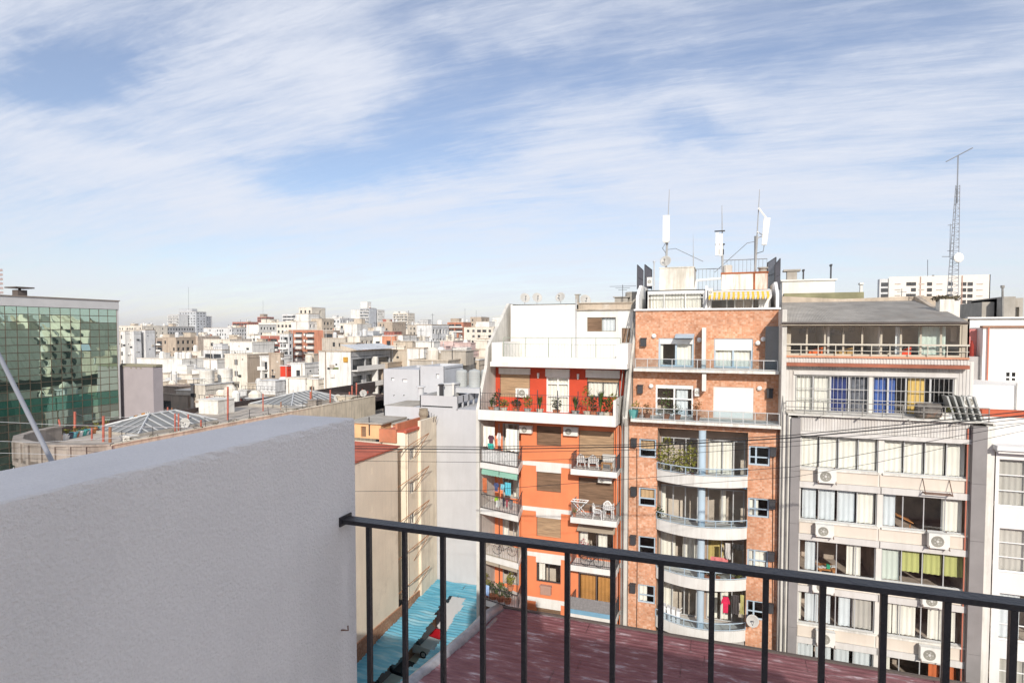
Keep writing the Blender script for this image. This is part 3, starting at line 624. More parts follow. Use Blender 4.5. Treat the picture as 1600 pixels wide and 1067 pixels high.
q = onY(972, 472, 41.5); m = MB(); m.box(q.x-.5, q.x+.4, 41.4, 42.2, zt4, onY(972, 465, 41.5).z); m.box(q.x-.6, q.x+.5, 41.3, 42.3, onY(972, 465, 41.5).z, onY(972, 463.5, 41.5).z); single('roof_vent', m, CONC, 'squat brown vent housing on the orange block roof', 'vent')
q0 = onY(973, 474, 41); q1 = onY(973, 445, 41); m = MB(); m.tube([(q0.x, 41, zt4), tuple(q1)], .02, 5); 
for k, (dx, dz) in enumerate(((.9, 0), (.5, -.12), (.3, -.25))): m.tube([(q1.x-dx, 41, q1.z+dz-.1), (q1.x+dx, 41, q1.z+dz-.1)], .012, 4)
single('tv_antenna', m, DARKM, 'thin aerial with crossbars at the right end of orange block roof', 'antenna')
# things on the balconies
u0a = p.pix(905, 733, 1.0)[0]
pz = lambda k: zb0-S*k
ac(p, p.rect(814.3, 663.5, 833, 676), 'white air conditioner right of the curtained top balcony of the orange block', .05, .3, False, .4)
ac(p, p.rect(882.5, 665.5, 904.5, 680), 'white air conditioner between the shutters right under the terrace slab', .05, .3, False, .35)
ac(p, p.rect(937, 743.5, 958, 752), 'white air conditioner hung under the balcony with plastic chairs', .25, .3, False, .3)
v = p.rect(846, 911.5, 862, 928); m = MB(); m.pbox(p, v[0], v[1], v[2], v[3]-.12, 0, .25); m.pbox(p, v[0]-.03, v[1]+.03, v[3]-.12, v[3], 0, .3)
for k in range(5): m.pbox(p, v[0]+.05+k*.11, v[0]+.09+k*.11, v[2]+.05, v[3]-.18, .25, .27)
part('vent_box', m, M('pinkish_metal', (.45, .28, .22), streak=.3), ob)
y1_ = 34.9
def bx_(x, y=733): return p.pix(x, y, 35.9-y1_)[0]
monobloc((bx_(909.5), y1_+.1, pz(0)+.01), R_(170), 'left one of two white plastic armchairs on the balcony')
monobloc((bx_(926.5), y1_+.1, pz(0)+.01), R_(185), 'right one of two white plastic armchairs on the balcony')
t = thing('side_table', 'small tan wooden table beside the white armchairs', 'table', (bx_(948), y1_, pz(0)+.01)); WD = M('tan_wood', (.50, .28, .12), var=.15); c = Vector(t.location)
m = MB()
for k in range(5): m.box(c.x-.33, c.x+.33, c.y-.22+.09*k, c.y-.15+.09*k, c.z+.42, c.z+.45)
part('table_top', m, WD, t)
for sx in (-1, 1):
    for sy in (-1, 1): m = MB(); m.bar((c.x+sx*.24, c.y+sy*.16, c.z+.42), (c.x+sx*.32, c.y+sy*.18, c.z), .045); part('leg', m, WD, t)
m = MB(); bq = bx_(946); m.box(bq-.3, bq+.45, 35.6, 35.85, pz(0)+.02, pz(0)+.75); m.box(bq-.33, bq+.48, 35.58, 35.87, pz(0)+.75, pz(0)+.8); m.box(bq+.06, bq+.09, 35.59, 35.6, pz(0)+.05, pz(0)+.7); single('cabinet', m, M('pale_cabinet', (.6, .6, .57)), 'low pale cabinet against the shutter behind the armchairs', 'cabinet')
t = thing('folding_rack', 'white folding X-frame clothes rack on the middle balcony', 'rack', (bx_(906, 806), y1_, pz(1)+.01)); c = Vector(t.location)
for sy in (-.2, .2):
    m = MB(); m.bar((c.x-.45, c.y+sy, c.z), (c.x+.45, c.y+sy, c.z+.95), .035); m.bar((c.x+.45, c.y+sy, c.z), (c.x-.45, c.y+sy, c.z+.95), .035); part('leg', m, PLASTW, t)
m = MB()
for k in range(7): m.bar((c.x-.5+.165*k, c.y-.25, c.z+.95), (c.x-.5+.165*k, c.y+.25, c.z+.95), .02)
m.bar((c.x-.5, c.y-.25, c.z+.95), (c.x+.5, c.y-.25, c.z+.95), .035); m.bar((c.x-.5, c.y+.25, c.z+.95), (c.x+.5, c.y+.25, c.z+.95), .035); part('rack_top', m, PLASTW, t)
monobloc((bx_(935, 808), y1_-.1, pz(1)+.01), R_(90), 'white plastic chair seen side-on beside the small balcony table')
t = thing('garden_table', 'small white plastic table on the middle balcony', 'table', (bx_(951, 808), y1_, pz(1)+.01)); c = Vector(t.location); m = MB(); m.lathe((c.x, c.y, c.z+.66), ((.36, 0), (.38, .02), (.36, .045)), 16); part('table_top', m, PLASTW, t)
for sx in (-1, 1):
    for sy in (-1, 1): m = MB(); m.bar((c.x+sx*.2, c.y+sy*.2, c.z+.66), (c.x+sx*.27, c.y+sy*.26, c.z), .055); part('leg', m, PLASTW, t)
t = monobloc((bx_(948, 806), 35.45, pz(1)+.14), R_(180), 'white plastic chair tucked behind the small balcony table')
plant(bx_(899, 806), y1_-.25, pz(1)+.01, .25, .14, 'small pink pot at the left end of middle balcony', LEAFY, seed=40, n=14)
# balcony 3 right: flowers, bicycles folded; 4: mesh screen
plant(bx_(910, 850), 35.3, pz(2)+.25, .9, .3, 'flowering plant behind the railing under the tan awning', M('pink_flower', (.45, .08, .12), var=.4, scale=9), seed=41, n=120, s=.06)
def bicycle(c, label, L_=1.0, up=False):
    t = thing('bicycle', label, 'bicycle', c); c = Vector(c); BK = M('bicycle_black', (.04, .04, .045), rough=.4)
    for sx in (-.5, .5):
        m = MB(); m.tube([(c.x+sx*L_+.31*math.cos(a*.3927), c.y, c.z+.32+.31*math.sin(a*.3927)) for a in range(17)], .018, 5)
        for a in range(6): m.bar((c.x+sx*L_, c.y, c.z+.32), (c.x+sx*L_+.3*math.cos(a*1.047), c.y, c.z+.32+.3*math.sin(a*1.047)), .006)
        part('wheel', m, BK, t)
    m = MB(); h = lambda x, z: (c.x+x*L_, c.y, c.z+z)
    for a, b_ in ((h(-.5, .32), h(-.05, .3)), (h(-.05, .3), h(-.18, .8)), (h(-.18, .72), h(.38, .75)), (h(-.05, .3), h(.4, .65)), (h(.38, .85), h(.5, .32)), (h(-.5, .32), h(-.18, .7))): m.tube([a, b_], .018, 6)
    part('bike_frame', m, BK, t); m = MB(); m.tube([(c.x+.38*L_, c.y-.25, c.z+.95), (c.x+.36*L_, c.y, c.z+.88), (c.x+.38*L_, c.y+.25, c.z+.95)], .014, 5); part('handlebar', m, BK, t)
    m = MB(); m.box(c.x-.30*L_, c.x-.08*L_, c.y-.06, c.y+.06, c.z+.80, c.z+.85); part('saddle', m, BK, t)
bicycle((bx_(926, 884), y1_-.15, pz(2)+.01), 'black bicycle leaning behind the railing of the flower balcony', .8)
xb = (a0.x+a1.x)/2
bicycle((xb+.15, 34.7, pz(2)+.01), 'black bicycle on the slanted balcony with cream curtains')
m = MB(); z = pz(3); m.pbox(p, uf0+.02, uf1-.02, z+.3, z+1.05, 1.415, 1.43); single('mesh_screen', m, M('grey_mesh_cloth', (.24, .23, .23), var=.15, scale=8), 'grey mesh screen tied to the lower right balcony railing', 'screen')
m = MB(); m.pbox(p, uf0+.02, uf1-.02, z+.02, z+.29, 1.415, 1.43); single('blue_tarp', m, M('blue_tarp', (.20, .38, .52), var=.15), 'strip of pale blue cloth below the grey mesh screen', 'tarp')
m = MB(); q0 = p.pix(904, 822)[0]; q1 = p.pix(962, 822)[0]; z = rdr[3]-S; rows = [[p.pt(q0, z, .02), p.pt(q1, z, .02)], [p.pt(q0, z-.28, .5), p.pt(q1, z-.28, .5)]]; m.grid(rows); m.grid([[tuple(Vector(a)-Vector((0, 0, .02))) for a in r] for r in rows]); single('awning', m, M('tan_awning', (.42, .36, .28), var=.1), 'tan awning over the flower balcony of the orange block', 'awning')
# laundry and curtains in the slanted bay
cloth(sp, a0.x+.1, a0.x+.95, pz(0)+.95, pz(0)+2.25, -.35, CURT, 'cream curtain at the left of the top slanted balcony', name='curtain', cat='curtain', seed=1)
cloth(sp, a1.x-1.0, a1.x-.1, pz(0)+.9, pz(0)+2.25, -.35, CURT, 'cream curtain at the right of the top slanted balcony', name='curtain', cat='curtain', seed=2)
cloth(sp, a0.x+.5, a0.x+.98, pz(0)+1.25, pz(0)+1.75, -.25, cmat('maroon', (.12, .05, .07)), 'dark maroon shirt hanging behind the top slanted balcony', 'shirt', seed=3)
cloth(sp, a0.x+1.15, a0.x+1.5, pz(0)+1.15, pz(0)+1.95, -.3, cmat('white', (.75, .74, .7)), 'white dress hanging in the middle of the top slanted balcony', 'shirt', seed=4)
cloth(sp, a0.x+.5, a0.x+.95, pz(0)+.92, pz(0)+1.22, -.2, cmat('teal', (.05, .45, .38)), 'teal cloth over the railing of the top slanted balcony', seed=5)
m = MB(); sbox(m, a0.x+.1, a1.x-.12, pz(0)+.08, pz(0)+.86, -.10, -.085)
single('privacy_sheet', m, M('mottled_white_sheet', (.72, .72, .70), var=.1, patch=.9, patchcol=(.08, .08, .08), scale=8), 'black and white mottled sheet behind top slanted railing', 'sheet')
m = MB(); rows = []; 
for j, (dz, dw) in enumerate(((0, -.05), (-.16, .06), (-.34, .10))):
    rows.append([(a0.x+.1+(a1.x-a0.x-.2)*i/32, bayY(a0.x+.1+(a1.x-a0.x-.2)*i/32)-dw+.12, pz(0)-.37+dz-(.05*abs(math.sin(i*1.2)) if j == 2 else 0)) for i in range(33)])
m.grid(rows); single('awning', m, M('green_awning', (.25, .46, .36), var=.1), 'scalloped pale green awning over the laundry balcony', 'awning')
for i, (x0, x1, v0, v1, cn, cc, sh, lb) in enumerate(((.95, 1.35, 1.2, 1.75, 'navy', (.07, .09, .2), 'shirt', 'navy shirt on the line under the green awning'), (1.45, 1.75, 1.35, 1.7, 'sky', (.22, .55, .65), 'rect', 'narrow turquoise cloth on the line under green awning'),
        (1.75, 2.2, 1.05, 1.85, 'turquoise', (.12, .50, .62), 'rect', 'large turquoise towel under the green awning'), (1.0, 1.25, .55, .85, 'lime', (.38, .62, .05), 'rect', 'lime green cloth hung low on laundry balcony'), (.1, .4, 1.0, 1.9, 'rust', (.55, .18, .08), 'rect', 'rust red cloth at the left of the laundry balcony'),
        (1.85, 2.02, .35, .9, 'pink', (.6, .12, .16), 'shirt', 'pink shirt hung low on laundry balcony'), (1.1, 1.4, .15, .6, 'whit2', (.75, .75, .72), 'rect', 'white cloth low behind laundry balcony bars'), (2.08, 2.35, .3, .85, 'greyc', (.2, .2, .22), 'shirt', 'dark grey shirt at right of laundry balcony'), (1.62, 1.8, .35, .9, 'blk', (.04, .04, .06), 'shirt', 'black shirt next to pink shirt on laundry balcony'))):
    cloth(sp, a0.x+x0, a0.x+x1, pz(1)+v0, pz(1)+v1, -.2-.03*(i % 4), cmat(cn, cc), lb, sh, seed=i+9)
for i, (dx, dz, h, r, lm, lb) in enumerate(((.25, .0, 1.2, .3, LEAFY, 'yellow plant at the left of the plant-filled slanted balcony'), (.8, 0, .8, .4, LEAFD, 'dark bush left of centre in the plant-filled slanted balcony'), (1.35, 0, .9, .4, LEAF, 'green bush right of centre in the plant-filled slanted balcony'), (1.9, 0, .7, .35, LEAFD, 'dark bush at the right of the plant-filled slanted balcony'), (2.1, .9, .8, .3, LEAFY, 'yellow climbing plant high on the plant-filled slanted balcony'))):
    plant(a0.x+dx, bayY(a0.x+dx)+.45, pz(3)+dz+.01, h, r, lb, lm, seed=60+i, n=140, s=.08)
cloth(sp, a0.x+.12, a0.x+.4, pz(3)+.3, pz(3)+1.0, .02, cmat('pale', (.7, .74, .8)), 'white towel over the railing of the plant-filled balcony', seed=31)
cloth(sp, a0.x+.42, a0.x+.68, pz(3)+.35, pz(3)+1.0, .02, cmat('pblue', (.35, .5, .75)), 'light blue towel over the railing of the plant-filled balcony', seed=32)
m = MB(); sbox(m, a0.x+.2, a1.x-.1, pz(2)-.62, pz(2)-.38, -.3, -.1); single('roller_blind', m, M('tan_awning', (.42, .36, .28)), 'rolled tan blind above the plant-filled slanted balcony', 'blind')
# ================================================================= BRICK BUILDING
BRK = brickmat('brick_cladding', (.62, .27, .14), (.71, .35, .205), (.80, .56, .41), (.60, .44, .34))
PBLUE = M('pale_blue_paint', (.42, .52, .60), var=.06, streak=.15); GLB = glassmat('blue_glass', (.82, .89, .93), .08)
bb = thing('apartment_building', 'tall brick-clad apartment block with curved white balconies and antennas on top', 'building', (-5, 40, 0))
p = Pl('Y', 35.6); uL = uR+.3; uR2 = p.pix(1222.5, 1000)[0]
S = (p.pix(1027, 732.5)[1]-p.pix(1027, 961)[1])/3; s0 = p.pix(1027, 732.5)[1]       # top of slab parapet, left end
rl = p.rect(998.6, 684.8, 1025.5, 716); rr = p.rect(1170, 696, 1203, 728.6); bay0 = p.pix(1027, 720)[0]; bay1 = p.pix(1168.5, 720)[0]
zt1 = p.pix(1100, 672)[1]; bot = s0-.62
op = [(bay0, bay1, s0-.62-S*k, zt1-S*k) for k in range(0, 6)]
hs = []
for k in range(0, 6): hs += [(rl[0], rl[1], rl[2]-S*k, rl[3]-S*k), (rr[0], rr[1], rr[2]-S*k, rr[3]-S*k)]
ztp = p.pix(1100, 662)[1]
m = MB(); wall(m, p, uL, uR2, 0, ztp, hs+[(bay0, bay1, 0, zt1)], .3, rev=False)
for h in hs+[(bay0, bay1, 0, zt1)]:
    a, b_, c, d = h
    for q in ((a, c, b_, c), (a, d, b_, d), (a, c, a, d), (b_, c, b_, d)): m.quad(p.pt(q[0], q[1], 0), p.pt(q[2], q[3], 0), p.pt(q[2], q[3], -.3), p.pt(q[0], q[1], -.3))
part('brick_wall', m, BRK, bb)
m = MB(); m.pbox(p, bay0, bay1, 0, zt1, -2.7, -2.6); part('interior', m, ROOM, bb); um = p.pix(1097, 720, .2)[0]; m = MB(); wall(m, Pl('Y', 37.05), bay0, bay1, 0, zt1, [q_ for k in range(6) for q_ in ((bay0+.08, um-.23, s0-.42-S*k, s0+1.7-S*k), (um+.28, bay1-.08, s0-.42-S*k, s0+1.7-S*k))], .05); m.pbox(p, bay0-.1, bay0, 0, zt1, -1.5, -.3); m.pbox(p, bay1, bay1+.1, 0, zt1, -1.5, -.3); part('recess_wall', m, M('recess_render', (.42, .32, .25), var=.1), bb)
um = p.pix(1097, 720, .2)[0]
for k in range(0, 6):
    for r in (rl, rr):
        q = (r[0], r[1], r[2]-S*k, r[3]-S*k); cu = [((.0, 1, M('tan_blind', (.55, .38, .22), var=.1), .45),), ((.1, .9, M('tan_blind', (.55, .38, .22)), .4),), (), ((0, .5, CURT),), ((.1, .9, CURT),), ()][(k+(r is rr)*2) % 6]
        window(bb, p, q, -.14, PBLUE, .09, mull=() if r is rl else (.35,), trans=(.42,), curt=cu, seed=k*3, glass=GL)
    g = p.rect(987, 685, 995, 698); m = MB(); m.pbox(p, g[0], g[1], g[2]-S*k, g[3]-S*k, 0, .3); m.pbox(p, g[0]-.02, g[1]+.02, g[3]-S*k, g[3]-S*k+.05, 0, .34)
    for j in range(5): v = g[2]-S*k+.06+.09*j; m.pbox(p, g[0]+.02, g[1]-.02, v, v+.03, .3, .32)
    part('vent_box', m, M('dark_grille', (.06, .06, .065), var=.2), bb)
    g = p.rect(1203.5, 699, 1212, 712); m = MB(); m.pbox(p, g[0], g[1], g[2]-S*k, g[3]-S*k, 0, .3); m.pbox(p, g[0]-.02, g[1]+.02, g[3]-S*k, g[3]-S*k+.05, 0, .34); part('vent_box', m, M('dark_grille', (.06, .06, .065)), bb)
# curved balconies
def bulge(t): return .12+.85*math.sin(math.pi*min(1, max(0, t)))**.8
NB = 24
for k in range(0, 6):
    z1 = s0-S*k; z0 = z1-.62
    m = MB(); fr = [(bay0+(bay1-bay0)*i/NB, 35.6-bulge(i/NB)) for i in range(NB+1)]
    m.prism([(x, y, z0) for x, y in fr]+[(bay1, 37.0, z0), (bay0, 37.0, z0)], (0, 0, .2))
    inner = [(x, y+.12) for x, y in fr]
    m.prism([(x, y, z0+.2) for x, y in fr]+[(x, y, z0+.2) for x, y in inner[::-1]], (0, 0, .42)); ba = part('balcony', m, M('balcony_white', (.72, .71, .67), streak=.45, var=.05, grime=(.4, .36, .3)), bb)
    q = MB(); pts = [(x, y+.06, z1+.42) for x, y in fr]; q.tube(pts, .03, 6); q.tube([(x, y, z1+.05) for x, y, _ in pts], .02, 5)
    for i in range(0, NB+1, 4): q.bar((pts[i][0], pts[i][1], z1), (pts[i][0], pts[i][1], z1+.42), .04)
    part('railing', q, PBLUE, ba)
    for i in range(0, NB, 4):
        q = MB(); q.grid([[(pts[j][0], pts[j][1]-.01, zz_) for j in range(i, i+5)] for zz_ in (z1+.08, z1+.39)]); part('pane', q, GLB, ba)
    # back of the recess: two sliding doors
    pp = Pl('Y', 37.1)
    a = (bay0+.1, um-.25, z0+.22, z0+2.3); c = (um+.3, bay1-.1, z0+.22, z0+2.3)
    wl = [(), ((.02, .12, CURT),), ((.02, .40, CURT), (.6, .95, CURT)), ((.05, .35, CURT),), (), ()][k]
    wr = [((.0, .7, CURT),), ((.35, .5, CURT),), ((.0, .45, M('yellow_curtain', (.60, .47, .18), var=.1)),), ((.0, .3, CURT), (.4, .6, CURT)), ((.1, .4, CURTB),), ()][k]
    window(bb, pp, a, 0, ALU, .06, mull=(.33, .66), curt=wl, seed=20+k, name='door'); window(bb, pp, c, 0, ALU, .06, mull=(.4, .7), curt=wr, seed=30+k, name='door')
m = MB(); m.lathe((um, 35.5, 0), ((.2, 0), (.2, zt1)), 14); part('column', m, PBLUE, bb, smooth=True)
# -- step-backs with two terraces
zl1 = p.pix(1100, 660)[1]; pS1 = Pl('Y', 34.9); zs = pS1.pix(1100, 660)[1]; u1a = pS1.pix(984, 655)[0]; u1b = pS1.pix(1221, 665)[0]
m = MB(); m.pbox(pS1, u1a+.05, u1b, zs-.16, zs, -2.2, 0); t1 = part('terrace_slab', m, WHITE_OLD, bb)
def glass_rail(pl, ua, ub, z0, h, n, par, dark=()):
    q = MB()
    for i in range(n+1): u = ua+(ub-ua)*i/n; q.pbox(pl, u-.02, u+.02, z0, z0+h, -.08, -.04)
    q.pbox(pl, ua, ub, z0+h, z0+h+.04, -.09, -.03); q.pbox(pl, ua, ub, z0+.05, z0+.08, -.08, -.05); r = part('terrace_railing', q, ALU, par)
    for i in range(n):
        q = MB(); a = ua+(ub-ua)*i/n+.025; e = ua+(ub-ua)*(i+1)/n-.025; q.pbox(pl, a, e, z0+.09, z0+h-.01, -.066, -.06); part('pane', q, GLB, r)
glass_rail(pS1, u1a+.1, u1b-.1, zs, pS1.pix(1100, 642)[1]-zs, 13, t1)
p1_ = Pl('Y', 36.9); zs2c = p1_.pix(1100, 583)[1]
a1_ = p1_.rect(1024.6, 600.7, 1083, 646); a2_ = (*p1_.rect(1115, 604, 1177, 650)[:2], zs+.02, p1_.pix(1115, 604)[1])
wl1 = p1_.pix(989, 620)[0]; wr1 = p1_.pix(1219, 620)[0]
pS2 = Pl('Y', 35.9); zt2 = pS2.pix(1100, 578)[1]; u2a = pS2.pix(990, 575)[0]; u2b = pS2.pix(1218, 580)[0]
a1_ = (a1_[0], a1_[1], zs+.02, a1_[3])
m = MB(); wall(m, p1_, wl1, wr1, zs-.1, zt2-.15, (a1_, a2_), .2); part('brick_wall', m, BRK, bb)
window(bb, p1_, a1_, -.1, CLEANW, .1, mull=(.5,), trans=(.55,), seed=51, curt=((.55, .85, CURTB),), shut=.12, shutm=CLEANW); window(bb, p1_, a2_, -.1, CLEANW, .08, mull=(.5,), shut=.97, shutm=M('white_shutter', (.80, .80, .76), var=.03), panes=False)
m = MB(); m.pbox(pS2, u2a, u2b, zt2-.16, zt2, -2.6, 0); t2 = part('terrace_slab', m, WHITE_OLD, bb)
glass_rail(pS2, u2a+.1, u2b-.1, zt2, pS2.pix(1100, 562.5)[1]-zt2, 11, t2)
p2_ = Pl('Y', 37.9); zb3 = p2_.pix(1100, 484.5)[1]; c1 = (*p2_.rect(1029, 528.5, 1084, 570)[:2], zt2+.02, p2_.pix(1029, 528.5)[1]); c2 = (*p2_.rect(1116, 529, 1176, 570)[:2], zt2+.02, p2_.pix(1116, 529)[1])
w2l = p2_.pix(993, 520)[0]; w2r = p2_.pix(1216.5, 520)[0]
m = MB(); wall(m, p2_, w2l, w2r, zt2-.1, zb3, (c1, c2), .2); part('brick_wall', m, BRK, bb)
window(bb, p2_, c1, -.1, PBLUE, .12, mull=(.5,), seed=52, curt=((.0, .12, CURT), (.5, .98, CURT)), shut=.2, shutm=CLEANW); window(bb, p2_, c2, -.1, PBLUE, .10, mull=(.5,), seed=53, curt=((.02, .98, CURT),), shut=.40, shutm=M('white_shutter', (.8, .8, .76)))
for (pl, uu, va, vb) in ((p1_, 1100.5, 608.6, 583), (p2_, 1100.5, 561, 512)):
    a = pl.pix(1097.5, va); e = pl.pix(1104, vb); m = MB(); m.pbox(pl, a[0], e[0], a[1] if pl is p1_ else zt2, e[1], 0, .9 if pl is p1_ else 1.2); part('dividing_wall', m, WHITE, bb)
room(bb, p1_, wl1+.1, wr1-.1, zs, zt2-.2, -.3, 2.4); room(bb, p2_, w2l+.1, w2r-.1, zt2, zb3-.1, -.3, 2.6)
g = p2_.rect(1196, 510, 1216, 562); m = MB(); m.pbox(p2_, g[0], g[1]-.02, zt2, g[3], .0, .5); m.pbox(p2_, g[0]+.03, g[1]-.05, zt2+.1, g[3]-.06, .5, .53); part('storage_locker', m, M('grey_panel', (.25, .25, .25), var=.1, streak=.3), bb)
m = MB(); m.box(w2r-.03, w2r+.2, 35.2, 44, 0, zb3-.1); part('party_wall', m, M('grey_white_render', (.62, .60, .55)), bb)
for (pl, q, lb) in ((p2_, (1001.5, 529, 1010, 541), 0), (p1_, (997, 602, 1004.5, 614), 0), (p1_, (1198, 608, 1207, 621.5), 0)):
    r = pl.rect(*q); m = MB(); m.pbox(pl, r[0], r[1], r[2], r[3], 0, .3); m.pbox(pl, r[0]-.03, r[1]+.03, r[3], r[3]+.05, 0, .34); part('vent_box', m, M('dark_grille', (.06, .06, .065)), bb)
for (pl, x, y) in ((p2_, 1022, 525), (p2_, 1092.5, 531), (p1_, 1017.5, 603), (p1_, 1186.5, 606.5), (p2_, 1184, 536), (p2_, 1192.5, 530)):
    u, v = pl.pix(x, y); m = MB(); m.lathe(pl.pt(u, v, 0), ((.13, 0), (.15, .06), (.12, .16), (.04, .2)), 10, (0, -1, 0)); part('wall_lamp', m, CLEANW, bb, smooth=True)
ac(p1_, p1_.rect(1085.8, 606, 1092.8, 618), 'small white unit beside the glassed door, lower brick terrace', .02, .3, False, .5)
# blue little canopy, upper terrace left
r = p2_.rect(1056, 521.5, 1085, 528); m = MB(); m.hexa((p2_.pt(r[0], r[2], .9), p2_.pt(r[1], r[2], .9), p2_.pt(r[1], r[2]+.12, 0), p2_.pt(r[0], r[2]+.12, 0), p2_.pt(r[0], r[2]+.05, .9), p2_.pt(r[1], r[2]+.05, .9), p2_.pt(r[1], r[3], 0), p2_.pt(r[0], r[3], 0))); part('canopy', m, PBLUE, bb)
# top storey: white glazed rooms, behind a white coping
m = MB(); zc = zb3; m.box(w2l-.1, w2r+.1, 37.75, 38.05, zc, zc+.1); part('coping', m, CLEANW, bb)
p3_ = Pl('Y', 38.9); r3 = p3_.rect(1009, 454, 1101.5, 483.5); win3 = p3_.rect(1012, 459.5, 1099.5, 482)
m = MB(); wall(m, p3_, r3[0], r3[1], zc, r3[3], (win3,), .15); m.box(r3[0], r3[1], 38.9, 43, r3[3]-.06, r3[3]); m.box(r3[0]-.0, r3[0]+.12, 38.9, 43, zc, r3[3]); part('penthouse_wall', m, CLEANW, bb)
wo = window(bb, p3_, win3, -.1, CLEANW, .05, mull=(.3, .68), trans=(.72,), curt=((.05, .95, CURT),), seed=61)
q = MB(); bars(q, p3_, win3[0], win3[1], win3[2]+.02, win3[3]-.02, .0, .19, .02, rails=False); part('window_bars', q, M('grey_bars', (.2, .2, .19)), wo)
r4 = p3_.rect(1106, 454, 1204, 484); win4 = p3_.rect(1110, 468, 1187, 483)
m = MB(); wall(m, p3_, r4[0], r4[1], zc, r4[3], (win4,), .15); m.box(r4[0], r4[1], 38.9, 43, r4[3]-.06, r4[3]); m.box(r3[1]+.02, r4[0]-.02, 38.7, 43, zc, r4[3]+.3); part('penthouse_wall', m, CLEANW, bb)
window(bb, p3_, win4, -.1, CLEANW, .07, mull=(.34, .5, .68, .86), seed=62, curt=((.5, .85, M('beige_blind', (.5, .42, .36), var=.05)),)); room(bb, p3_, r3[0]+.2, r4[1]-.1, zc, r4[3]-.1, -.3, 3, walls=[(r3[1]+r4[0])/2])
# striped awning: each stripe has its own strip of canvas
au0 = p3_.pix(1107.5, 455, .6)[0]; au1 = p3_.pix(1206, 458, .6)[0]; n = 26; YEL = M('yellow_canvas', (.80, .50, .06), var=.06); GREYC = M('pale_grey_canvas', (.62, .60, .56), var=.05)
za = p3_.pix(1107, 457, .1)[1]; zb_ = p3_.pix(1107, 469, .9)[1]
at = thing('awning', 'yellow and grey striped awning on the top storey of the brick block', 'awning', ((au0+au1)/2, 38.2, zb_))
for i in range(n):
    a = au0+(au1-au0)*i/n; e = au0+(au1-au0)*(i+1)/n; m = MB()
    m.grid([[p3_.pt(a, za, .05), p3_.pt(e, za, .05)], [p3_.pt(a, za-.18, .5), p3_.pt(e, za-.18, .5)], [p3_.pt(a, zb_+.22, .9), p3_.pt(e, zb_+.22, .9)], [p3_.pt(a, zb_+.05, .9), p3_.pt((a+e)/2, zb_, .9)]]); part('stripe', m, YEL if i % 2 == 0 else GREYC, at)
m = MB(); m.tube([p3_.pt(au0, za+.05, .02), p3_.pt(au1, za+.05, .02)], .04, 6); m.tube([p3_.pt(au1, za, .02), p3_.pt(au1-.05, zb_+.2, .88)], .02, 5); m.tube([p3_.pt(au0, za, .02), p3_.pt(au0, zb_+.2, .88)], .02, 5); part('awning_frame', m, CLEANW, at)
# end walls of the top storey
for (xa, ya, lb, s) in ((w2l, 0, 'l', 1), (w2r, 0, 'r', -1)):
    m = MB(); m.prism([(xa, 37.9, zc+.1), (xa, 38.0, zc+.9), (xa, 39.5, zc+1.7), (xa, 43, zc+1.7), (xa, 43, zc+.1)], (.16*s, 0, 0)); part('end_wall', m, CLEANW, bb)
m = MB(); m.box(w2l, w2r, 38.05, 52, zc-.2, zc+.004); m.box(w2l, w2r, 43, 52, 0, r4[3]-.3); part('roof', m, CONC, bb)
zr = r4[3]-.3; p4_ = Pl('Y', 41)
STW = M('stained_white_tank', (.70, .67, .60), streak=.8, var=.12, grime=(.33, .29, .22), patch=.5, patchcol=(.45, .40, .32)); RUS = M('rust_streaked_white', (.72, .67, .60), streak=1.0, grime=(.50, .17, .05), var=.08)
r = p4_.rect(1031, 419.5, 1084, 455); m = MB(); m.box(r[0], r[1], 41, 44, zr-1, r[3]); m.box(r[0]-.04, r[1]+.04, 40.96, 44.04, r[3], r[3]+.06); part('tank_house', m, STW, bb)
r = p4_.rect(1127.5, 428.5, 1199, 456); m = MB(); m.box(r[0], r[1], 41, 44, zr-1, r[3]); tk = part('tank_house', m, RUS, bb)
m = MB(); m.box(r[0]-.05, r[1]+.05, 40.94, 44.05, r[3], r[3]+.09); m.box(*(lambda u: (u-.05, u+.05))(p4_.pix(1178.5, 440)[0]), 40.94, 40.995, zr-1, r[3]-.002); part('rusty_rim', m, M('rust', (.36, .10, .03), var=.3), tk); rtop = r
for (x0, x1, y0, y1) in ((1086, 1127, 421, 456), (1130, 1198, 407, 428)):
    a = p4_.rect(x0, y0, x1, y1, -2.0); q = MB(); bars(q, p4_, a[0], a[1], a[2], a[3], -2.0, .24, .02); part('roof_fence', q, M('grey_bars', (.2, .2, .19)), bb)
m = MB(); a = p4_.pix(1088, 438); e = p4_.pix(1127, 436); m.tube([p4_.pt(a[0], a[1], -.2), p4_.pt(e[0], a[1]+.1, -.2)], .08, 8); m.tube([p4_.pt(a[0], a[1], -.2), p4_.pt(a[0]-.15, a[1]-1, -.2)], .07, 8); part('roof_pipe', m, WHITE, bb)
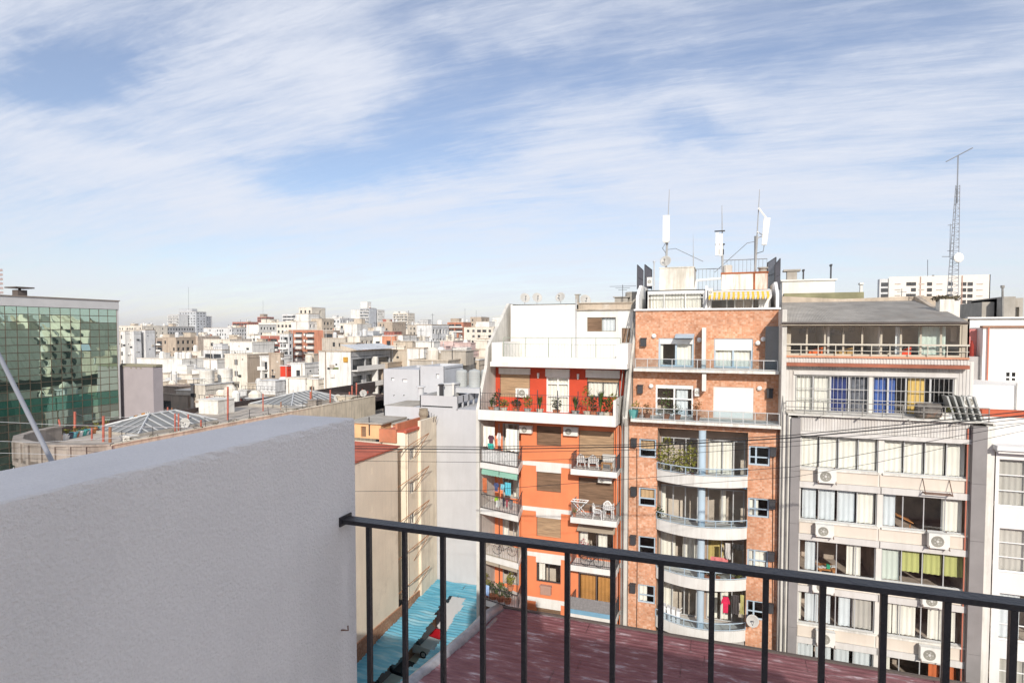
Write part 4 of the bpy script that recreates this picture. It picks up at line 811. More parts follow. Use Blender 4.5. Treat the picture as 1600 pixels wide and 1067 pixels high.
# dark mesh screens at both roof ends
SCR = M('dark_screen', (.11, .11, .13), var=.15, rough=.6)
for (xa, ya, xb_, yb, y0, y1, side) in ((996, 414, 1005, 423, 36.9, 41, 1), (1007.5, 413.5, 1018.5, 422, 40.5, 43, 1), (1199, 411, 1212.5, 402, 39.5, 38, -1), (1211, 414, 1219, 404, 38.9, 38.1, -1)):
    a = onY(xa, ya, y0+3.5); e = onY(xb_, yb, y0+4.3); zlo = onY(xa, 452, y0+3.5).z
    t = thing('roof_screen', {996: 'leftmost dark mesh screen on the brick block roof', 1007.5: 'second dark mesh screen from the left on the brick block roof', 1199: 'inner dark mesh screen right of the rusty tank house', 1211: 'outermost dark mesh screen at the right end of brick block'}[xa], 'screen', (a.x, a.y, zlo))
    m = MB()
    for (s_, f_) in ((a, e),):
        m.bar(tuple(s_), (s_.x, s_.y, zlo), .05); m.bar(tuple(f_), (f_.x, f_.y, zlo), .05); m.bar(tuple(s_), tuple(f_), .05); m.bar((s_.x, s_.y, zlo+.1), (f_.x, f_.y, zlo+.1), .05); m.bar((s_.x, s_.y, (zlo+s_.z)/2), (f_.x, f_.y, (zlo+f_.z)/2), .04)
    part('screen_frame', m, DARKM, t); m = MB()
    for k in range(14):
        f_ = k/13; q = a.lerp(e, f_); m.bar((q.x, q.y, zlo+.1), (q.x, q.y, q.z), .028)
    part('mesh_panel', m, SCR, t)
ac(p4_, p4_.rect(1011, 433.5, 1018.5, 446.5, 1.5), 'white unit beside the dark screens at left roof end', 1.2, .3, False, .5)
ac(p3_, p3_.rect(1107.3, 451.5, 1113.8, 463), 'white unit between the two glazed rooms of the top storey', .15, .3, False, .5)
# telecom masts
PANEL = M('antenna_panel', (.80, .79, .74), var=.03, rough=.5)
def mast(x, yb, yt, Yd, label, r=.05):
    a = onY(x[0], yb, Yd); e = onY(x[1], yt, Yd); t = thing('telecom_mast', label, 'antenna mast', a); m = MB(); k = a.lerp(e, .45); m.tube([tuple(a), tuple(k)], r*1.5, 8); m.tube([tuple(k), tuple(e)], r*.8, 6, r*.35); part('pole', m, M('mast_grey', (.42, .42, .41), var=.1, metal=.2), t); return t, a, e
t, a, e = mast((1040.5, 1046), 420, 296, 42, 'left mast carrying one tall white panel antenna')
q = onY(1041, 378, 41.8); q2 = onY(1042, 337, 41.8); m = MB(); m.box(q.x-.22, q.x+.22, 41.65, 41.85, q.z, q2.z); m.box(q.x-.18, q.x+.18, 41.68, 41.82, q.z-.06, q.z); part('panel_antenna', m, PANEL, t)
m = MB(); m.tube([(q.x, 41.9, q.z), (q.x-.25, 41.9, q.z-.4), (q.x, 42, q.z-.8), (q.x, 42, a.z)], .03, 5); m.tube([(q.x, 42, q.z-.5), (q.x+.6, 42, q.z-.45), (q.x+2.4, 42, a.z+.4)], .02, 5); part('cable', m, M('grey_cable', (.2, .21, .22)), t)
dish((onY(1040.5, 424, 41.5).x, 41.4, onY(1040.5, 421, 41.5).z), .38, (-.2, -.9, .3), 'grey dish at the foot of the left telecom mast')
t, a, e = mast((1129, 1128), 430, 321, 41.8, 'middle mast with two narrow panel antennas and brackets')
for (x, y0, y1) in ((1120.5, 399, 364), (1126.5, 400, 366)):
    q = onY(x, y0, 41.6); q2 = onY(x, y1, 41.6); m = MB(); m.box(q.x-.1, q.x+.1, 41.5, 41.75, q.z, q2.z); part('panel_antenna', m, PANEL, t)
m = MB(); q = onY(1124, 362, 41.7); m.box(q.x-.3, q.x+.35, 41.6, 41.8, q.z, q.z+.06); q = onY(1125, 383, 41.7); m.box(q.x-.3, q.x+.3, 41.6, 41.8, q.z, q.z+.08); m.box(q.x-.1, q.x+.25, 41.55, 41.8, q.z-.6, q.z-.3); part('bracket', m, DARKM, t)
t, a, e = mast((1179.5, 1187), 428, 296, 42, 'right mast with a tilted white panel antenna')
q = onY(1194, 383, 41.6); q2 = onY(1198.5, 341, 41.3); m = MB(); m.hexa(((q.x-.15, 41.5, q.z), (q.x+.15, 41.5, q.z), (q.x+.15, 41.7, q.z), (q.x-.15, 41.7, q.z), (q2.x-.2, 41.2, q2.z), (q2.x+.2, 41.2, q2.z), (q2.x+.2, 41.4, q2.z), (q2.x-.2, 41.4, q2.z))); part('panel_antenna', m, PANEL, t)
m = MB(); k1 = a.lerp(e, .78); k2 = a.lerp(e, .5); m.bar(tuple(k1), (q2.x, 41.3, q2.z-.05), .1); m.bar(tuple(k2), (q.x, 41.6, q.z+.55), .07); m.bar(tuple(k2-Vector((0, 0, .4))), (q.x, 41.6, q.z+.6), .04); part('bracket', m, PANEL, t)
m = MB(); m.tube([(q.x, 41.6, q.z), (q.x-.05, 41.6, q.z-.4), (k2.x, 41.9, k2.z-1.4)], .025, 5); m.tube([tuple(k2-Vector((0, 0, .6))), (k2.x-.6, 42, k2.z-.7), (k2.x-2.6, 42.2, a.z+.2)], .02, 5)
m.tube([tuple(a.lerp(e, .0)), tuple(a.lerp(e, .45)+Vector((-.12, 0, 0)))], .05, 6); part('cable', m, M('grey_cable', (.2, .21, .22)), t)
t, a, e = mast((1083.5, 1083), 421, 366, 41.6, 'thin low whip pole between the left and middle masts', .02)
q0 = onY(1022, 455, 41); q1 = onY(1022, 410, 41); m = MB(); m.tube([tuple(q0), tuple(q1)], .05, 8); m.lathe(tuple(q1), ((.09, 0), (.09, .08)), 8); single('vent_pipe', m, ALU, 'thin grey vent pipe left of the stained tank house', 'pipe')
q = onY(1137, 428, 41.6); q2 = onY(1137, 415, 41.6); m = MB(); m.lathe((q.x, 41.7, rtop[3]+.09), ((.28, 0), (.28, q2.z-rtop[3]-.1), (.22, q2.z-rtop[3]-.06)), 12); single('ventilator', m, STW, 'pale drum on the left of the rusty tank house roof', 'ventilator')
q = onY(1192, 424, 41.6); m = MB(); m.lathe((q.x, 41.7, rtop[3]+.09), ((.24, 0), (.24, .25), (.32, .25), (.32, .33)), 12); single('ventilator', m, CONC, 'dark capped drum on the right of the rusty tank house roof', 'ventilator')
# plants and laundry on the brick block
for i, (x, k, dz, h, r, lm, lb, n) in enumerate(((1040, 0, .4, 1.6, .55, LEAFY, 'yellow-green vine at the left of the top curved balcony', 260), (1062, 0, .2, 1.2, .45, LEAFY, 'yellow-green shrub in the middle of the top curved balcony left half', 150), (1079, 0, .3, 1.5, .4, LEAFY, 'shrub beside the blue column on the top curved balcony', 190),
        (1031, 1, .1, .9, .25, LEAFD, 'dark plant in the left corner of the second curved balcony', 60), (1121, 2, .1, .8, .35, LEAFY, 'yellow plant left in the right half of third curved balcony', 90), (1154, 2, .1, .8, .5, LEAFY, 'yellow shrub right in the third curved balcony', 140), (1108, 2, .1, .6, .3, LEAFD, 'dark plant next to the column on the third curved balcony', 60),
        (1040, 4, .1, 1.3, .6, LEAFY, 'big yellow-green bush at the left of the lowest curved balcony', 300), (1068, 4, .1, 1.4, .6, LEAFY, 'big yellow-green bush left of the column, lowest curved balcony', 300))):
    u = p.pix(x, 720, .2)[0]; plant(u, 35.6, s0-.42-S*k+dz*0, h+dz, r, lb, lm, seed=80+i, n=n, s=.10)
cloth(p, p.pix(1104, 720)[0], p.pix(1166, 720)[0], zt1-S-.28, zt1-S-.02, .0, cmat('awning_blue', (.16, .33, .58)), 'rolled blue awning at the top of the second curved balcony', name='awning', cat='awning', seed=3)
for i, (x0, x1, dy, hh, cc, cn, k, sh, lb) in enumerate(((1130, 1144, .55, .95, (.62, .03, .09), 'red', 3, 'shirt', 'bright red shirt drying on the fourth curved balcony'), (1119, 1167, .0, 1.2, (.5, .48, .46), 'stripe', 4, 'rect', 'grey and white striped cloth on the lowest curved balcony'), (1135, 1143, .3, .9, (.6, .58, .55), 'pattern', 2, 'rect', 'pale patterned cloth hanging on the third curved balcony'),
        (1148, 1158, .4, 1.1, (.08, .07, .07), 'dark', 3, 'rect', 'dark coat hanging at right of the fourth curved balcony'), (1160, 1166, .3, 1.1, (.5, .47, .2), 'olive', 3, 'rect', 'olive cloth hanging at far right of fourth curved balcony'), (1146, 1164, .3, .3, (.03, .03, .03), 'lace', 2, 'rect', 'black lace strip hung across the third curved balcony'), (1112, 1140, 1.25, .25, (.65, .2, .2), 'rosey', 2, 'rect', 'red and white cloths over the third balcony railing'))):
    cloth(p, p.pix(x0, 720)[0], p.pix(x1, 720)[0], zt1-S*k-.25-dy-hh, zt1-S*k-.25-dy, -.2+.1*(i % 3), cmat(cn, cc), lb, sh, seed=i+40)
t = thing('drying_rack', 'white folding rack hung with pale cloths, fourth curved balcony', 'rack', (p.pix(1052, 940)[0], 35.4, s0-.4-S*3)); c = Vector(t.location)
m = MB(); m.bar((c.x-.55, c.y, c.z), (c.x+.5, c.y, c.z+.95), .03); m.bar((c.x+.5, c.y, c.z), (c.x-.5, c.y, c.z+1.1), .03); m.bar((c.x-.55, c.y+.5, c.z), (c.x+.5, c.y+.5, c.z+.95), .03); part('rack_frame', m, PLASTW, t)
for j in range(4): m = MB(); m.hexa(((c.x-.6+.27*j, c.y-.05, c.z+.25), (c.x-.4+.27*j, c.y-.05, c.z+.2), (c.x-.4+.27*j, c.y+.4, c.z+.2), (c.x-.6+.27*j, c.y+.4, c.z+.25), (c.x-.62+.27*j, c.y-.02, c.z+1.15-.07*j), (c.x-.42+.27*j, c.y-.02, c.z+1.12-.07*j), (c.x-.42+.27*j, c.y+.4, c.z+1.12-.07*j), (c.x-.62+.27*j, c.y+.4, c.z+1.15-.07*j))); part('cloth', m, cmat('rack_white', (.74, .74, .74)), t)
dish(p.pt(p.pix(1175, 960)[0], p.pix(1175, 975)[1], .55), .34, (.1, -.9, .3), 'large dish beside the right window of the fourth curved balcony')
dish(p.pt(p.pix(1017, 1000)[0], p.pix(1017, 1014)[1], .45), .34, (.1, -.9, .3), 'dish below the left edge windows near the purple roof')
dish(p.pt(p.pix(1172, 1030)[0], p.pix(1172, 1045)[1], .5), .36, (.1, -.9, .3), 'lowest dish near the purple roof, right of curved balconies')
for i, (x, y, h, lm, lb) in enumerate(((994, 650, .7, LEAFY, 'yellow bush at the left end of the lower brick terrace'), (1041, 645, 1.5, LEAF, 'small tree in front of the glassed door, lower brick terrace'), (1011, 650, .6, M('dry_plant', (.3, .15, .06), var=.3), 'dry orange plant on the lower brick terrace'), (1088, 650, 1.0, M('dry_plant', (.3, .15, .06)), 'dry plant beside the dividing wall, lower brick terrace'), (1058, 652, .6, LEAFD, 'dark low plant below the glassed door window'))):
    q = pS1.pix(x, 655, -.6); plant(q[0], 35.5, zs+.01, h, .3, lb, lm, seed=110+i, n=90, s=.07)
for i, (x, y) in enumerate(((990, 655),)): q = pS1.pix(x, y, -.3); m = MB(); m.lathe((q[0], 35.15, zs+.01), ((.2, 0), (.26, .3), (.28, .5), (.2, .52)), 12); single('planter', m, M('teal_pot', (.12, .35, .33)), 'teal barrel pot at the left corner, lower brick terrace', 'pot')
m = MB()
for (x, y0, y1) in ((995, 700, 1060), (1208, 700, 1060), (1216, 665, 1060)):
    a = p.pix(x, y0, .05); e = p.pix(x-1, y1, .05); m.tube([p.pt(a[0], a[1], .05), p.pt(a[0]+.08, (a[1]+e[1])/2, .05), p.pt(e[0], e[1], .05)], .022, 5)
part('cable', m, M('brown_cable', (.12, .07, .05)), bb)

# ================================================================= GREY-PIERED BUILDING
gb = thing('apartment_building', 'beige and white block with grey piers, wide curtained windows and metal roof', 'building', (6, 40, 0))
p = Pl('Y', 35.2); PIER = M('pier_grey', (.27, .255, .25), var=.08, streak=.2, grime=(.2, .18, .17)); PEACH = M('peach_panel', (.68, .61, .525), var=.04, streak=.25, grime=(.50, .40, .31)); CORW = M('corrugated_white', (.62, .60, .57), var=.08, streak=.35, grime=(.35, .3, .25))
g1 = p.rect(1252, 679, 1372, 730); g2 = p.rect(1381.7, 684.5, 1514, 730); S = 2.83
g1 = (g1[0], g1[1], g1[3]-1.75, g1[3]); g2 = (g2[0], g2[1], g1[2], g1[3])
ua = p.pix(1225, 800)[0]; ub = p.pix(1545, 800)[0]; ul = p.pix(1236, 700, .4)[0]; ul2 = p.pix(1250.5, 700, .4)[0]; ur = p.pix(1520, 700, .4)[0]; ur2 = p.pix(1543, 700, .4)[0]
zT = p.pix(1250, 648)[1]; hs = []
for k in range(6):
    for g in (g1, g2): hs.append((g[0], g[1], g[2]-S*k, g[3]-S*k))
m = MB(); wall(m, p, ul2-.1, ur+.1, 0, zT, hs, .22); m.box(ua-.12, ua, 35.0, 52, 0, zT+.2); m.box(ub, ub+.1, 35.0, 52, 0, zT); part('wall', m, M('offwhite_wall', (.70, .68, .63), var=.05, streak=.2, grime=(.5, .45, .38)), gb)
for (a, e, nm) in ((ul, ul2, 'l'), (ur, ur2, 'r')):
    k = 0; z = zT-.15
    while z > 4:                                        # the piers are clad in tall grey slabs
        zn = z-2.83; m = MB(); m.pbox(p, a, e, zn+.015, z, 0, .40); part('pier_slab', m, PIER, gb); z = zn
m = MB(); m.pbox(p, ua, ul-.01, 0, zT-.1, 0, .25); m.pbox(p, ur2+.01, ub, 0, zT-.1, 0, .2); part('edge_strip', m, WHITE_OLD, gb)
m = MB(); m.tube([p.pt(ur-.12, zT-.3, .12), p.pt(ur-.12, 8, .12)], .035, 6); part('drainpipe', m, M('salmon_pipe', (.6, .22, .15)), gb)
m = MB(); m.tube([p.pt(ua+.08, zT, .32), p.pt(ua+.08, 6, .32)], .05, 6); m.tube([p.pt(ua-.2, zT+5, -1.3), p.pt(ua-.15, zT, .3), p.pt(ua-.12, 6, .3)], .03, 6); part('drainpipe', m, M('dirty_pipe', (.28, .27, .25)), gb)
cw = CURT; cb = CURTB; G_ = M('lime_blind', (.50, .52, .20), var=.06); OC = M('orange_curtain', (.6, .16, .06), var=.1)
rows_ = [([(0, .235, cw), (.255, .49, cw), (.51, .74, cw), (.77, .99, cw)], [(0, .24, cw), (.26, .49, cw), (.52, .74, cw), (.77, .97, cw)]),
         ([(.04, .22, cb), (.26, .47, cb), (.51, .73, cb), (.76, .98, cw)], [(0, .17, cb), (.72, .96, cw)]),
         ([(.09, .23, cb), (.64, .82, cw)], [(0, .24, M('pale_film', (.62, .68, .62), var=.03)), (.26, .48, G_, .55), (.53, .74, G_, .55), (.77, .99, G_, .55)]),
         ([(.0, .05, cw), (.1, .28, cb), (.38, .44, cb), (.55, .7, cb), (.72, .98, M('grey_curtain', (.50, .48, .44), var=.05))], [(.08, .16, cw), (.17, .45, cw), (.6, .76, cw), (.82, .92, cw)]),
         ([(.0, .22, cb), (.26, .46, cb), (.5, .7, cb), (.75, .98, cb)], [(.0, .15, cw), (.62, .74, OC), (.8, .95, OC)]),
         ([(.0, .48, cw)], [(.5, .98, cw)])]
for k in range(6):
    for j, g in enumerate((g1, g2)):
        r = (g[0], g[1], g[2]-S*k, g[3]-S*k)
        window(gb, p, r, -.14, ALU, .045, mull=(.25, .5, .75), curt=rows_[k][j], seed=k*5+j*3, sill=False)
        m = MB(); m.pbox(p, g[0]-.05, g[1]+.05, r[2]-.1, r[2]-.004, 0, .14); part('window_sill', m, WHITE_OLD, gb)
        m = MB(); m.pbox(p, g[0]-.02 if j == 0 else g[0]-.16, g[1]+.0 if j == 0 else g[1]+.1, r[2]-.72, r[2]-.11, 0, .05); part('spandrel_panel', m, PEACH, gb)
        m = MB(); m.pbox(p, g[0]-.1, g[1]+.1, r[2]-1.06, r[2]-.74, 0, .16); part('lintel_beam', m, M('beam_white', (.64, .62, .59), var=.06, streak=.35, grime=(.4, .36, .32), bump=.3), gb)
room(gb, p, ul2-.05, ur+.05, 4, zT-.2, -.45, 3.2, floors=[g1[2]-S*k-.5 for k in range(5)], walls=[(g1[1]+g2[0])/2], mat=M('warm_room', (.52, .43, .36), var=.25, scale=1.2))
m = MB(); m.pbox(p, g1[0]-.15, g2[1]+.12, g1[3], g1[3]+.22, 0, .18); part('lintel_beam', m, M('beam_white', (.6, .6, .6)), gb)
m = MB(); corr(m, p, ul2+.02, ur-.02, g1[3]+.24, zT, .02, .13, .03); part('corrugated_cladding', m, CORW, gb)
# things seen through the windows
z = g1[2]-S*1; r = g2; u = lambda f: r[0]+(r[1]-r[0])*f
m = MB(); m.prism([p.pt(u(.18), z+.55, -.6), p.pt(u(.42), z+.15, -.6), p.pt(u(.42), z+.1, -1.6), p.pt(u(.15), z+.5, -1.6)], (0, 0, .04)); m.bar(p.pt(u(.2), z-.2, -.9), p.pt(u(.2), z+.5, -.9), .05); m.bar(p.pt(u(.4), z-.2, -.9), p.pt(u(.4), z+.1, -.9), .05); single('desk', m, M('orange_wood', (.50, .22, .08), var=.1), 'tilted orange wooden drawing board behind the half open curtains', 'desk')
z = g1[2]-S*2; u = lambda f: g1[0]+(g1[1]-g1[0])*f
m = MB(); m.box(u(.27), u(.52), 35.7, 36.6, z+.0, z+.06); m.box(u(.3), u(.33), 35.8, 36.5, z-.4, z); m.box(u(.48), u(.51), 35.8, 36.5, z-.4, z); single('desk', m, M('orange_wood', (.50, .22, .08)), 'orange wooden desk with papers inside the third row left window', 'desk')
rd = random.Random(9); m = MB()
for i in range(5): x = u(.29+.045*i); m.box(x, x+.18, 35.8, 36.1, z+.065+.03*i, z+.09+.03*i)
single('papers', m, CLEANW, 'loose pile of white papers on the orange desk', 'papers')
m = MB(); m.box(u(.395), u(.44), 35.75, 35.95, z+.09, z+.3); single('folder', m, M('green_folder', (.03, .35, .18)), 'green folder standing on the paper-strewn desk', 'folder')
# air conditioners
for (q, lb) in (((1277.6, 731.5, 1306, 754.5), 'air conditioner under the left window of the top curtained row'), ((1274, 817.5, 1302, 839), 'air conditioner under the left window of the second curtained row'), ((1450, 831, 1482, 857), 'air conditioner with dark fan under the window showing the tilted board'),
        ((1269, 904, 1303, 927), 'air conditioner half hidden by the rail, left window, third row'), ((1440, 925, 1474, 949), 'air conditioner half hidden by the rail, below lime blinds'), ((1275, 983, 1304, 1009), 'left air conditioner behind a black baluster, fourth row'), ((1437, 1007, 1470, 1034), 'lowest air conditioner on right, above the orange curtains')):
    ac(p, p.rect(*q, .35), lb, .2, .33, True, .42)
t = thing('wall_bracket', 'empty rusty air conditioner bracket below the top right curtained window', 'bracket', p.pt(*p.pix(1464, 768), .3))
a = p.pix(1441, 745); e = p.pix(1482, 770)
for (x, f) in ((a[0], 0), (e[0], 1)): m = MB(); m.bar(p.pt(x, a[1], .02), p.pt(x, e[1]-.2, .02), .04); m.bar(p.pt(x, a[1], .02), p.pt(x, e[1], .6), .03); m.bar(p.pt(x, e[1], 0), p.pt(x, e[1], .62), .05); part('bracket_arm', m, MC['rusty_bracket'], t)
m = MB(); m.bar(p.pt(a[0], e[1], .55), p.pt(e[0], e[1], .55), .05); m.bar(p.pt(a[0], e[1], .25), p.pt(e[0], e[1], .25), .05); part('bracket_rail', m, MC['rusty_bracket'], t)
# -- terrace storey
pt_ = Pl('Y', 36.2); pr_ = Pl('Y', 34.9)
m = MB(); m.box(ua+.1, ub, 34.9, 38, zT, zT+.06); part('terrace_slab', m, WHITE_OLD, gb)
h1 = pt_.rect(1243, 584.6, 1357, 640); h2 = pt_.rect(1364, 587.5, 1490.5, 640); zh = h1[3]; h1 = (h1[0], h1[1], zT+.1, zh); h2 = (h2[0], h2[1], zT+.1, zh)
zP = pt_.pix(1240, 571)[1]; wl_ = pt_.pix(1225, 600)[0]; wr_ = pt_.pix(1518, 600)[0]
m = MB(); wall(m, pt_, wl_, wr_, zT, zP+.35, (h1, h2), .2); m.box(wr_, wr_+.08, 36.2, 45, zT, zP+.35); part('wall', m, M('offwhite_wall', (.7, .7, .7)), gb)
m = MB(); corr(m, pt_, wl_+.02, h1[0]-.08, zT+.08, zP+.3, .02); corr(m, pt_, h2[1]+.1, wr_-.02, zT+.08, zP+.3, .02); corr(m, pt_, h1[0]-.08, h2[1]+.1, zh+.25, zP+.3, .02); part('corrugated_cladding', m, CORW, gb)
m = MB(); m.pbox(pt_, h1[0]-.1, h2[1]+.1, zh, zh+.2, 0, .12); part('lintel_beam', m, M('beam_white', (.6, .6, .6)), gb)
NAVY = M('navy_curtain', (.03, .05, .20), var=.2); MUST = M('mustard_curtain', (.72, .50, .16), var=.08)
w1_ = window(gb, pt_, h1, -.12, ALU, .07, mull=(.25, .49, .74), curt=((0, .24, CURT), (.26, .48, CURT), (.50, .73, NAVY), (.76, .98, M('grey_plaid', (.16, .17, .2), var=.3, scale=5))), seed=71)
w2_ = window(gb, pt_, h2, -.12, ALU, .07, mull=(.2, .42, .72), curt=((0, .19, M('blue_curtain', (.07, .14, .42), var=.2)), (.22, .30, M('blue_curtain', (.1, .2, .5))), (.46, .66, MUST)), seed=72)
for (wd, h) in ((w1_, h1), (w2_, h2)):
    q = MB(); bars(q, pt_, h[0]+.04, h[1]-.04, h[2]+.05, h[3]-.05, .0, .2, .018, mid=(h[2]+.7, h[2]+1.25)); part('window_bars', q, M('pale_bars', (.45, .44, .42)), wd)
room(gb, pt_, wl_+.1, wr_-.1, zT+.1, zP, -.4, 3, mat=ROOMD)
q = MB(); zq = zT+.75; uA = pr_.pix(1228, 640)[0]; uB_ = pr_.pix(1546, 650)[0]
for i in range(11): u_ = uA+(uB_-uA)*i/10; q.pbox(pr_, u_-.02, u_+.02, zT+.05, zq, -.06, -.02)
for v in (zq, zq-.3): q.pbox(pr_, uA, uB_, v-.02, v+.02, -.05, -.02)
part('terrace_railing', q, M('worn_steel', (.30, .29, .27), metal=.2), gb)
m = MB()
for x in (1281, 1341, 1417, 1490):
    a = p.pix(x, 645, .1); m.bar(p.pt(a[0], zT-.05, 0), p.pt(a[0]+.02, zT+.02, .55), .07)
part('awning_arm', m, M('worn_steel', (.3, .3, .3)), gb)
t = thing('metal_barrel', 'rusty patched metal drum lying on the terrace before dark window', 'barrel', (pr_.pix(1450, 640)[0], 35.5, zT+.06))
a = pr_.pix(1432, 640, -.6); e = pr_.pix(1470, 642, -.6); m = MB(); m.lathe((a[0], 35.55, zT+.45), ((.36, 0), (.38, .02), (.38, .4), (.4, .42), (.38, .44), (.38, .8), (.4, .82), (.38, .84), (.38, e[0]-a[0]-.02), (.34, e[0]-a[0])), 16, (1, 0, 0)); part('barrel_body', m, M('rusty_drum', (.20, .18, .16), var=.3, patch=.9, patchcol=(.42, .16, .06), scale=2.2), t, smooth=True)
ac(pt_, pt_.rect(1497, 617, 1516, 633), 'tilted air conditioner lying at the right end of the barred terrace', .5, .35, False, .4)
t = thing('junk_pile', 'stack of grey slatted panels leaning at the right end of terrace', 'panels', (pr_.pix(1530, 640)[0], 35.6, zT+.06)); c = Vector(t.location)
for i in range(5): m = MB(); x = c.x-.9+.28*i; m.hexa(((x, 35.2, zT+.06), (x+.08, 35.2, zT+.06), (x+.08, 36.0, zT+.06), (x, 36.0, zT+.06), (x-.35, 35.25, zT+1.25), (x-.27, 35.25, zT+1.25), (x-.27, 36.05, zT+1.25), (x-.35, 36.05, zT+1.25))); part('slatted_panel', m, M('grey_slats', (.45, .46, .44), var=.2), t)
plant(pr_.pix(1491, 640)[0], 35.4, zT+.07, .35, .2, 'small yellow-green plant beside the rusty drum', LEAFY, CLEANW, seed=150, n=40, s=.06)
m = MB(); u_ = pr_.pix(1475, 645, -.4)[0]; m.box(u_-.2, u_+.2, 35.3, 35.7, zT+.065, zT+.38); single('box', m, WHITE_OLD, 'white box standing next to the rusty drum', 'box')
# -- glazed attic with the railing
pa = Pl('Y', 35.9); zS = pa.pix(1225, 555)[1]; zSb = pa.pix(1225, 569)[1]; al = pa.pix(1222, 540)[0]; ar = pa.pix(1514, 545)[0]
m = MB(); corr(m, pa, al, ar, zSb+.12, zS-.1, .02); m.pbox(pa, al, ar, zSb-.1, zS-.1, -.4, 0); part('corrugated_cladding', m, CORW, gb)
m = MB(); m.pbox(pa, al, ar, zS-.1, zS, -.3, .12); part('attic_sill', m, M('salmon_sill', (.60, .28, .17), var=.15, streak=.3), gb)
m = MB(); m.pbox(pa, al, ar, zSb-.08, zSb+.1, .01, .2); part('gutter', m, M('rust_gutter', (.36, .13, .08), var=.2), gb)
hz = pa.pix(1225, 508)[1]; gl_ = (al+.35, ar-.3, zS+.01, hz); n = 9
m = MB(); wall(m, pa, al, ar, zS, hz+.3, (gl_,), .1); m.box(al, al+.08, 35.9, 42, zS, hz+.3); m.box(ar-.08, ar, 35.9, 42, zS, hz+.3); part('wall', m, M('beige_metal', (.46, .41, .33), var=.1, streak=.3), gb)
window(gb, pa, gl_, -.1, M('beige_frame', (.52, .47, .38), var=.1), .09, mull=tuple((i+1)/n for i in range(n-1)), curt=((.64, .68, CURTB), (.77, .92, M('mint_curtain', (.55, .66, .60), var=.08))), seed=81)
room(gb, pa, al+.15, ar-.15, zS, hz, -.3, 4.5, walls=[al+(ar-al)*.27, al+(ar-al)*.55], mat=M('attic_room', (.60, .57, .52), var=.12))
q = MB(); zr_ = pa.pix(1225, 539, .1)[1]
for i in range(11): u_ = al+.1+(ar-al-.2)*i/10; q.pbox(pa, u_-.02, u_+.02, zS, zr_, .05, .09)
q.pbox(pa, al, ar, zr_, zr_+.09, .03, .12); q.pbox(pa, al, ar, (zr_+zS)/2-.015, (zr_+zS)/2+.015, .05, .08); part('attic_railing', q, M('cream_rail', (.58, .54, .46), var=.05), gb)
for (f, c_, s_, lb, nm) in ((.2, (.72, .15, .04), (.7, .45), 'orange plastic chair inside the glazed attic at left', 'chair'), (.70, (.75, .08, .03), (.42, .5), 'bright red-orange tub inside the glazed attic at right', 'tub'), (.36, (.42, .26, .1), (.9, .45), 'low wooden chest inside the glazed attic', 'chest'), (.62, (.55, .5, .42), (.35, .3), 'small cream box on the attic floor', 'box')):
    x = al+(ar-al)*f; m = MB(); w_, h_ = s_; m.hexa(((x-w_/2, 36.4, zS), (x+w_/2, 36.4, zS), (x+w_/2, 36.9, zS), (x-w_/2, 36.9, zS), (x-w_*.42, 36.45, zS+h_*.5), (x+w_*.55, 36.45, zS+h_), (x+w_*.55, 36.85, zS+h_), (x-w_*.42, 36.85, zS+h_*.5))); single(nm, m, M('attic_'+nm, c_, var=.1), lb, nm)
for i, (f, vv, s_) in enumerate(((.17, 1.2, (.25, .3)), (.215, 1.2, (.5, .4)), (.255, 1.2, (.35, .35)), (.39, 1.1, (.55, .35)), (.49, 1.3, (.3, .4)))):
    x = al+(ar-al)*f; m = MB(); m.box(x-s_[0]/2, x+s_[0]/2, 40.55, 40.6, zS+vv, zS+vv+s_[1]); m.box(x-s_[0]/2+.04, x+s_[0]/2-.04, 40.53, 40.55, zS+vv+.04, zS+vv+s_[1]-.04)
    single('picture_frame', m, M('picture_grey', (.45, .48, .52), var=.4, scale=6), ['first', 'second', 'third', 'fourth', 'fifth'][i]+' pale picture from the left on the attic back wall', 'picture')
# corrugated roof
ev0 = onY(1221, 504, 35.0); e1x = pa.pix(1513, 506, .9)[0]; bk = onY(1222, 473, 43); bk1 = onY(1478, 470, 43)
m = MB(); n = 110; fr_, bk_ = [], []
for i in range(n*2+1):
    f = i/(2*n); x = ev0.x+(e1x-ev0.x)*f; xb2 = bk.x+(e1x+.2-bk.x)*f; a_ = .03*(i % 2); fr_.append((x, 35.0, ev0.z+a_)); bk_.append((xb2, 43, bk.z+a_))
mid_ = [((a[0]+b_[0])/2, 39, (a[2]+b_[2])/2+.03) for a, b_ in zip(fr_, bk_)]
m.grid([fr_, mid_, bk_]); part('corrugated_roof', m, M('roof_grey', (.42, .395, .355), var=.15, streak=.3, grime=(.2, .17, .14), patch=.3, patchcol=(.36, .27, .2)), gb)
m = MB(); m.box(ev0.x, e1x, 35.02, 35.9, ev0.z-.16, ev0.z-.06); part('roof_beam', m, M('beige_metal', (.46, .41, .33)), gb)
m = MB(); m.tube([(ev0.x, 34.96, ev0.z-.03), (e1x, 34.96, ev0.z-.05)], .05, 6); part('gutter', m, M('dark_gutter', (.12, .1, .09)), gb)
m = MB(); m.prism([(bk.x, 43, bk.z-3), (bk1.x+.3, 43, bk.z-3), (bk1.x+.3, 43, bk.z+.25), (bk.x+7, 43, bk.z+.28), (bk.x+3.5, 43, bk.z+.18), (bk.x, 43, bk.z+.42)], (0, .25, 0)); part('roof_parapet', m, M('stained_brown_render', (.5, .42, .33)), gb)
xx = e1x-.25; m = MB(); m.prism([(xx, 36.5, ev0.z+.1), (xx, 43, bk.z+.3), (xx, 43, bk.z-2), (xx, 36.5, ev0.z-1)], (.25, 0, 0)); part('roof_parapet', m, M('stained_brown_render', (.5, .42, .33)), gb)
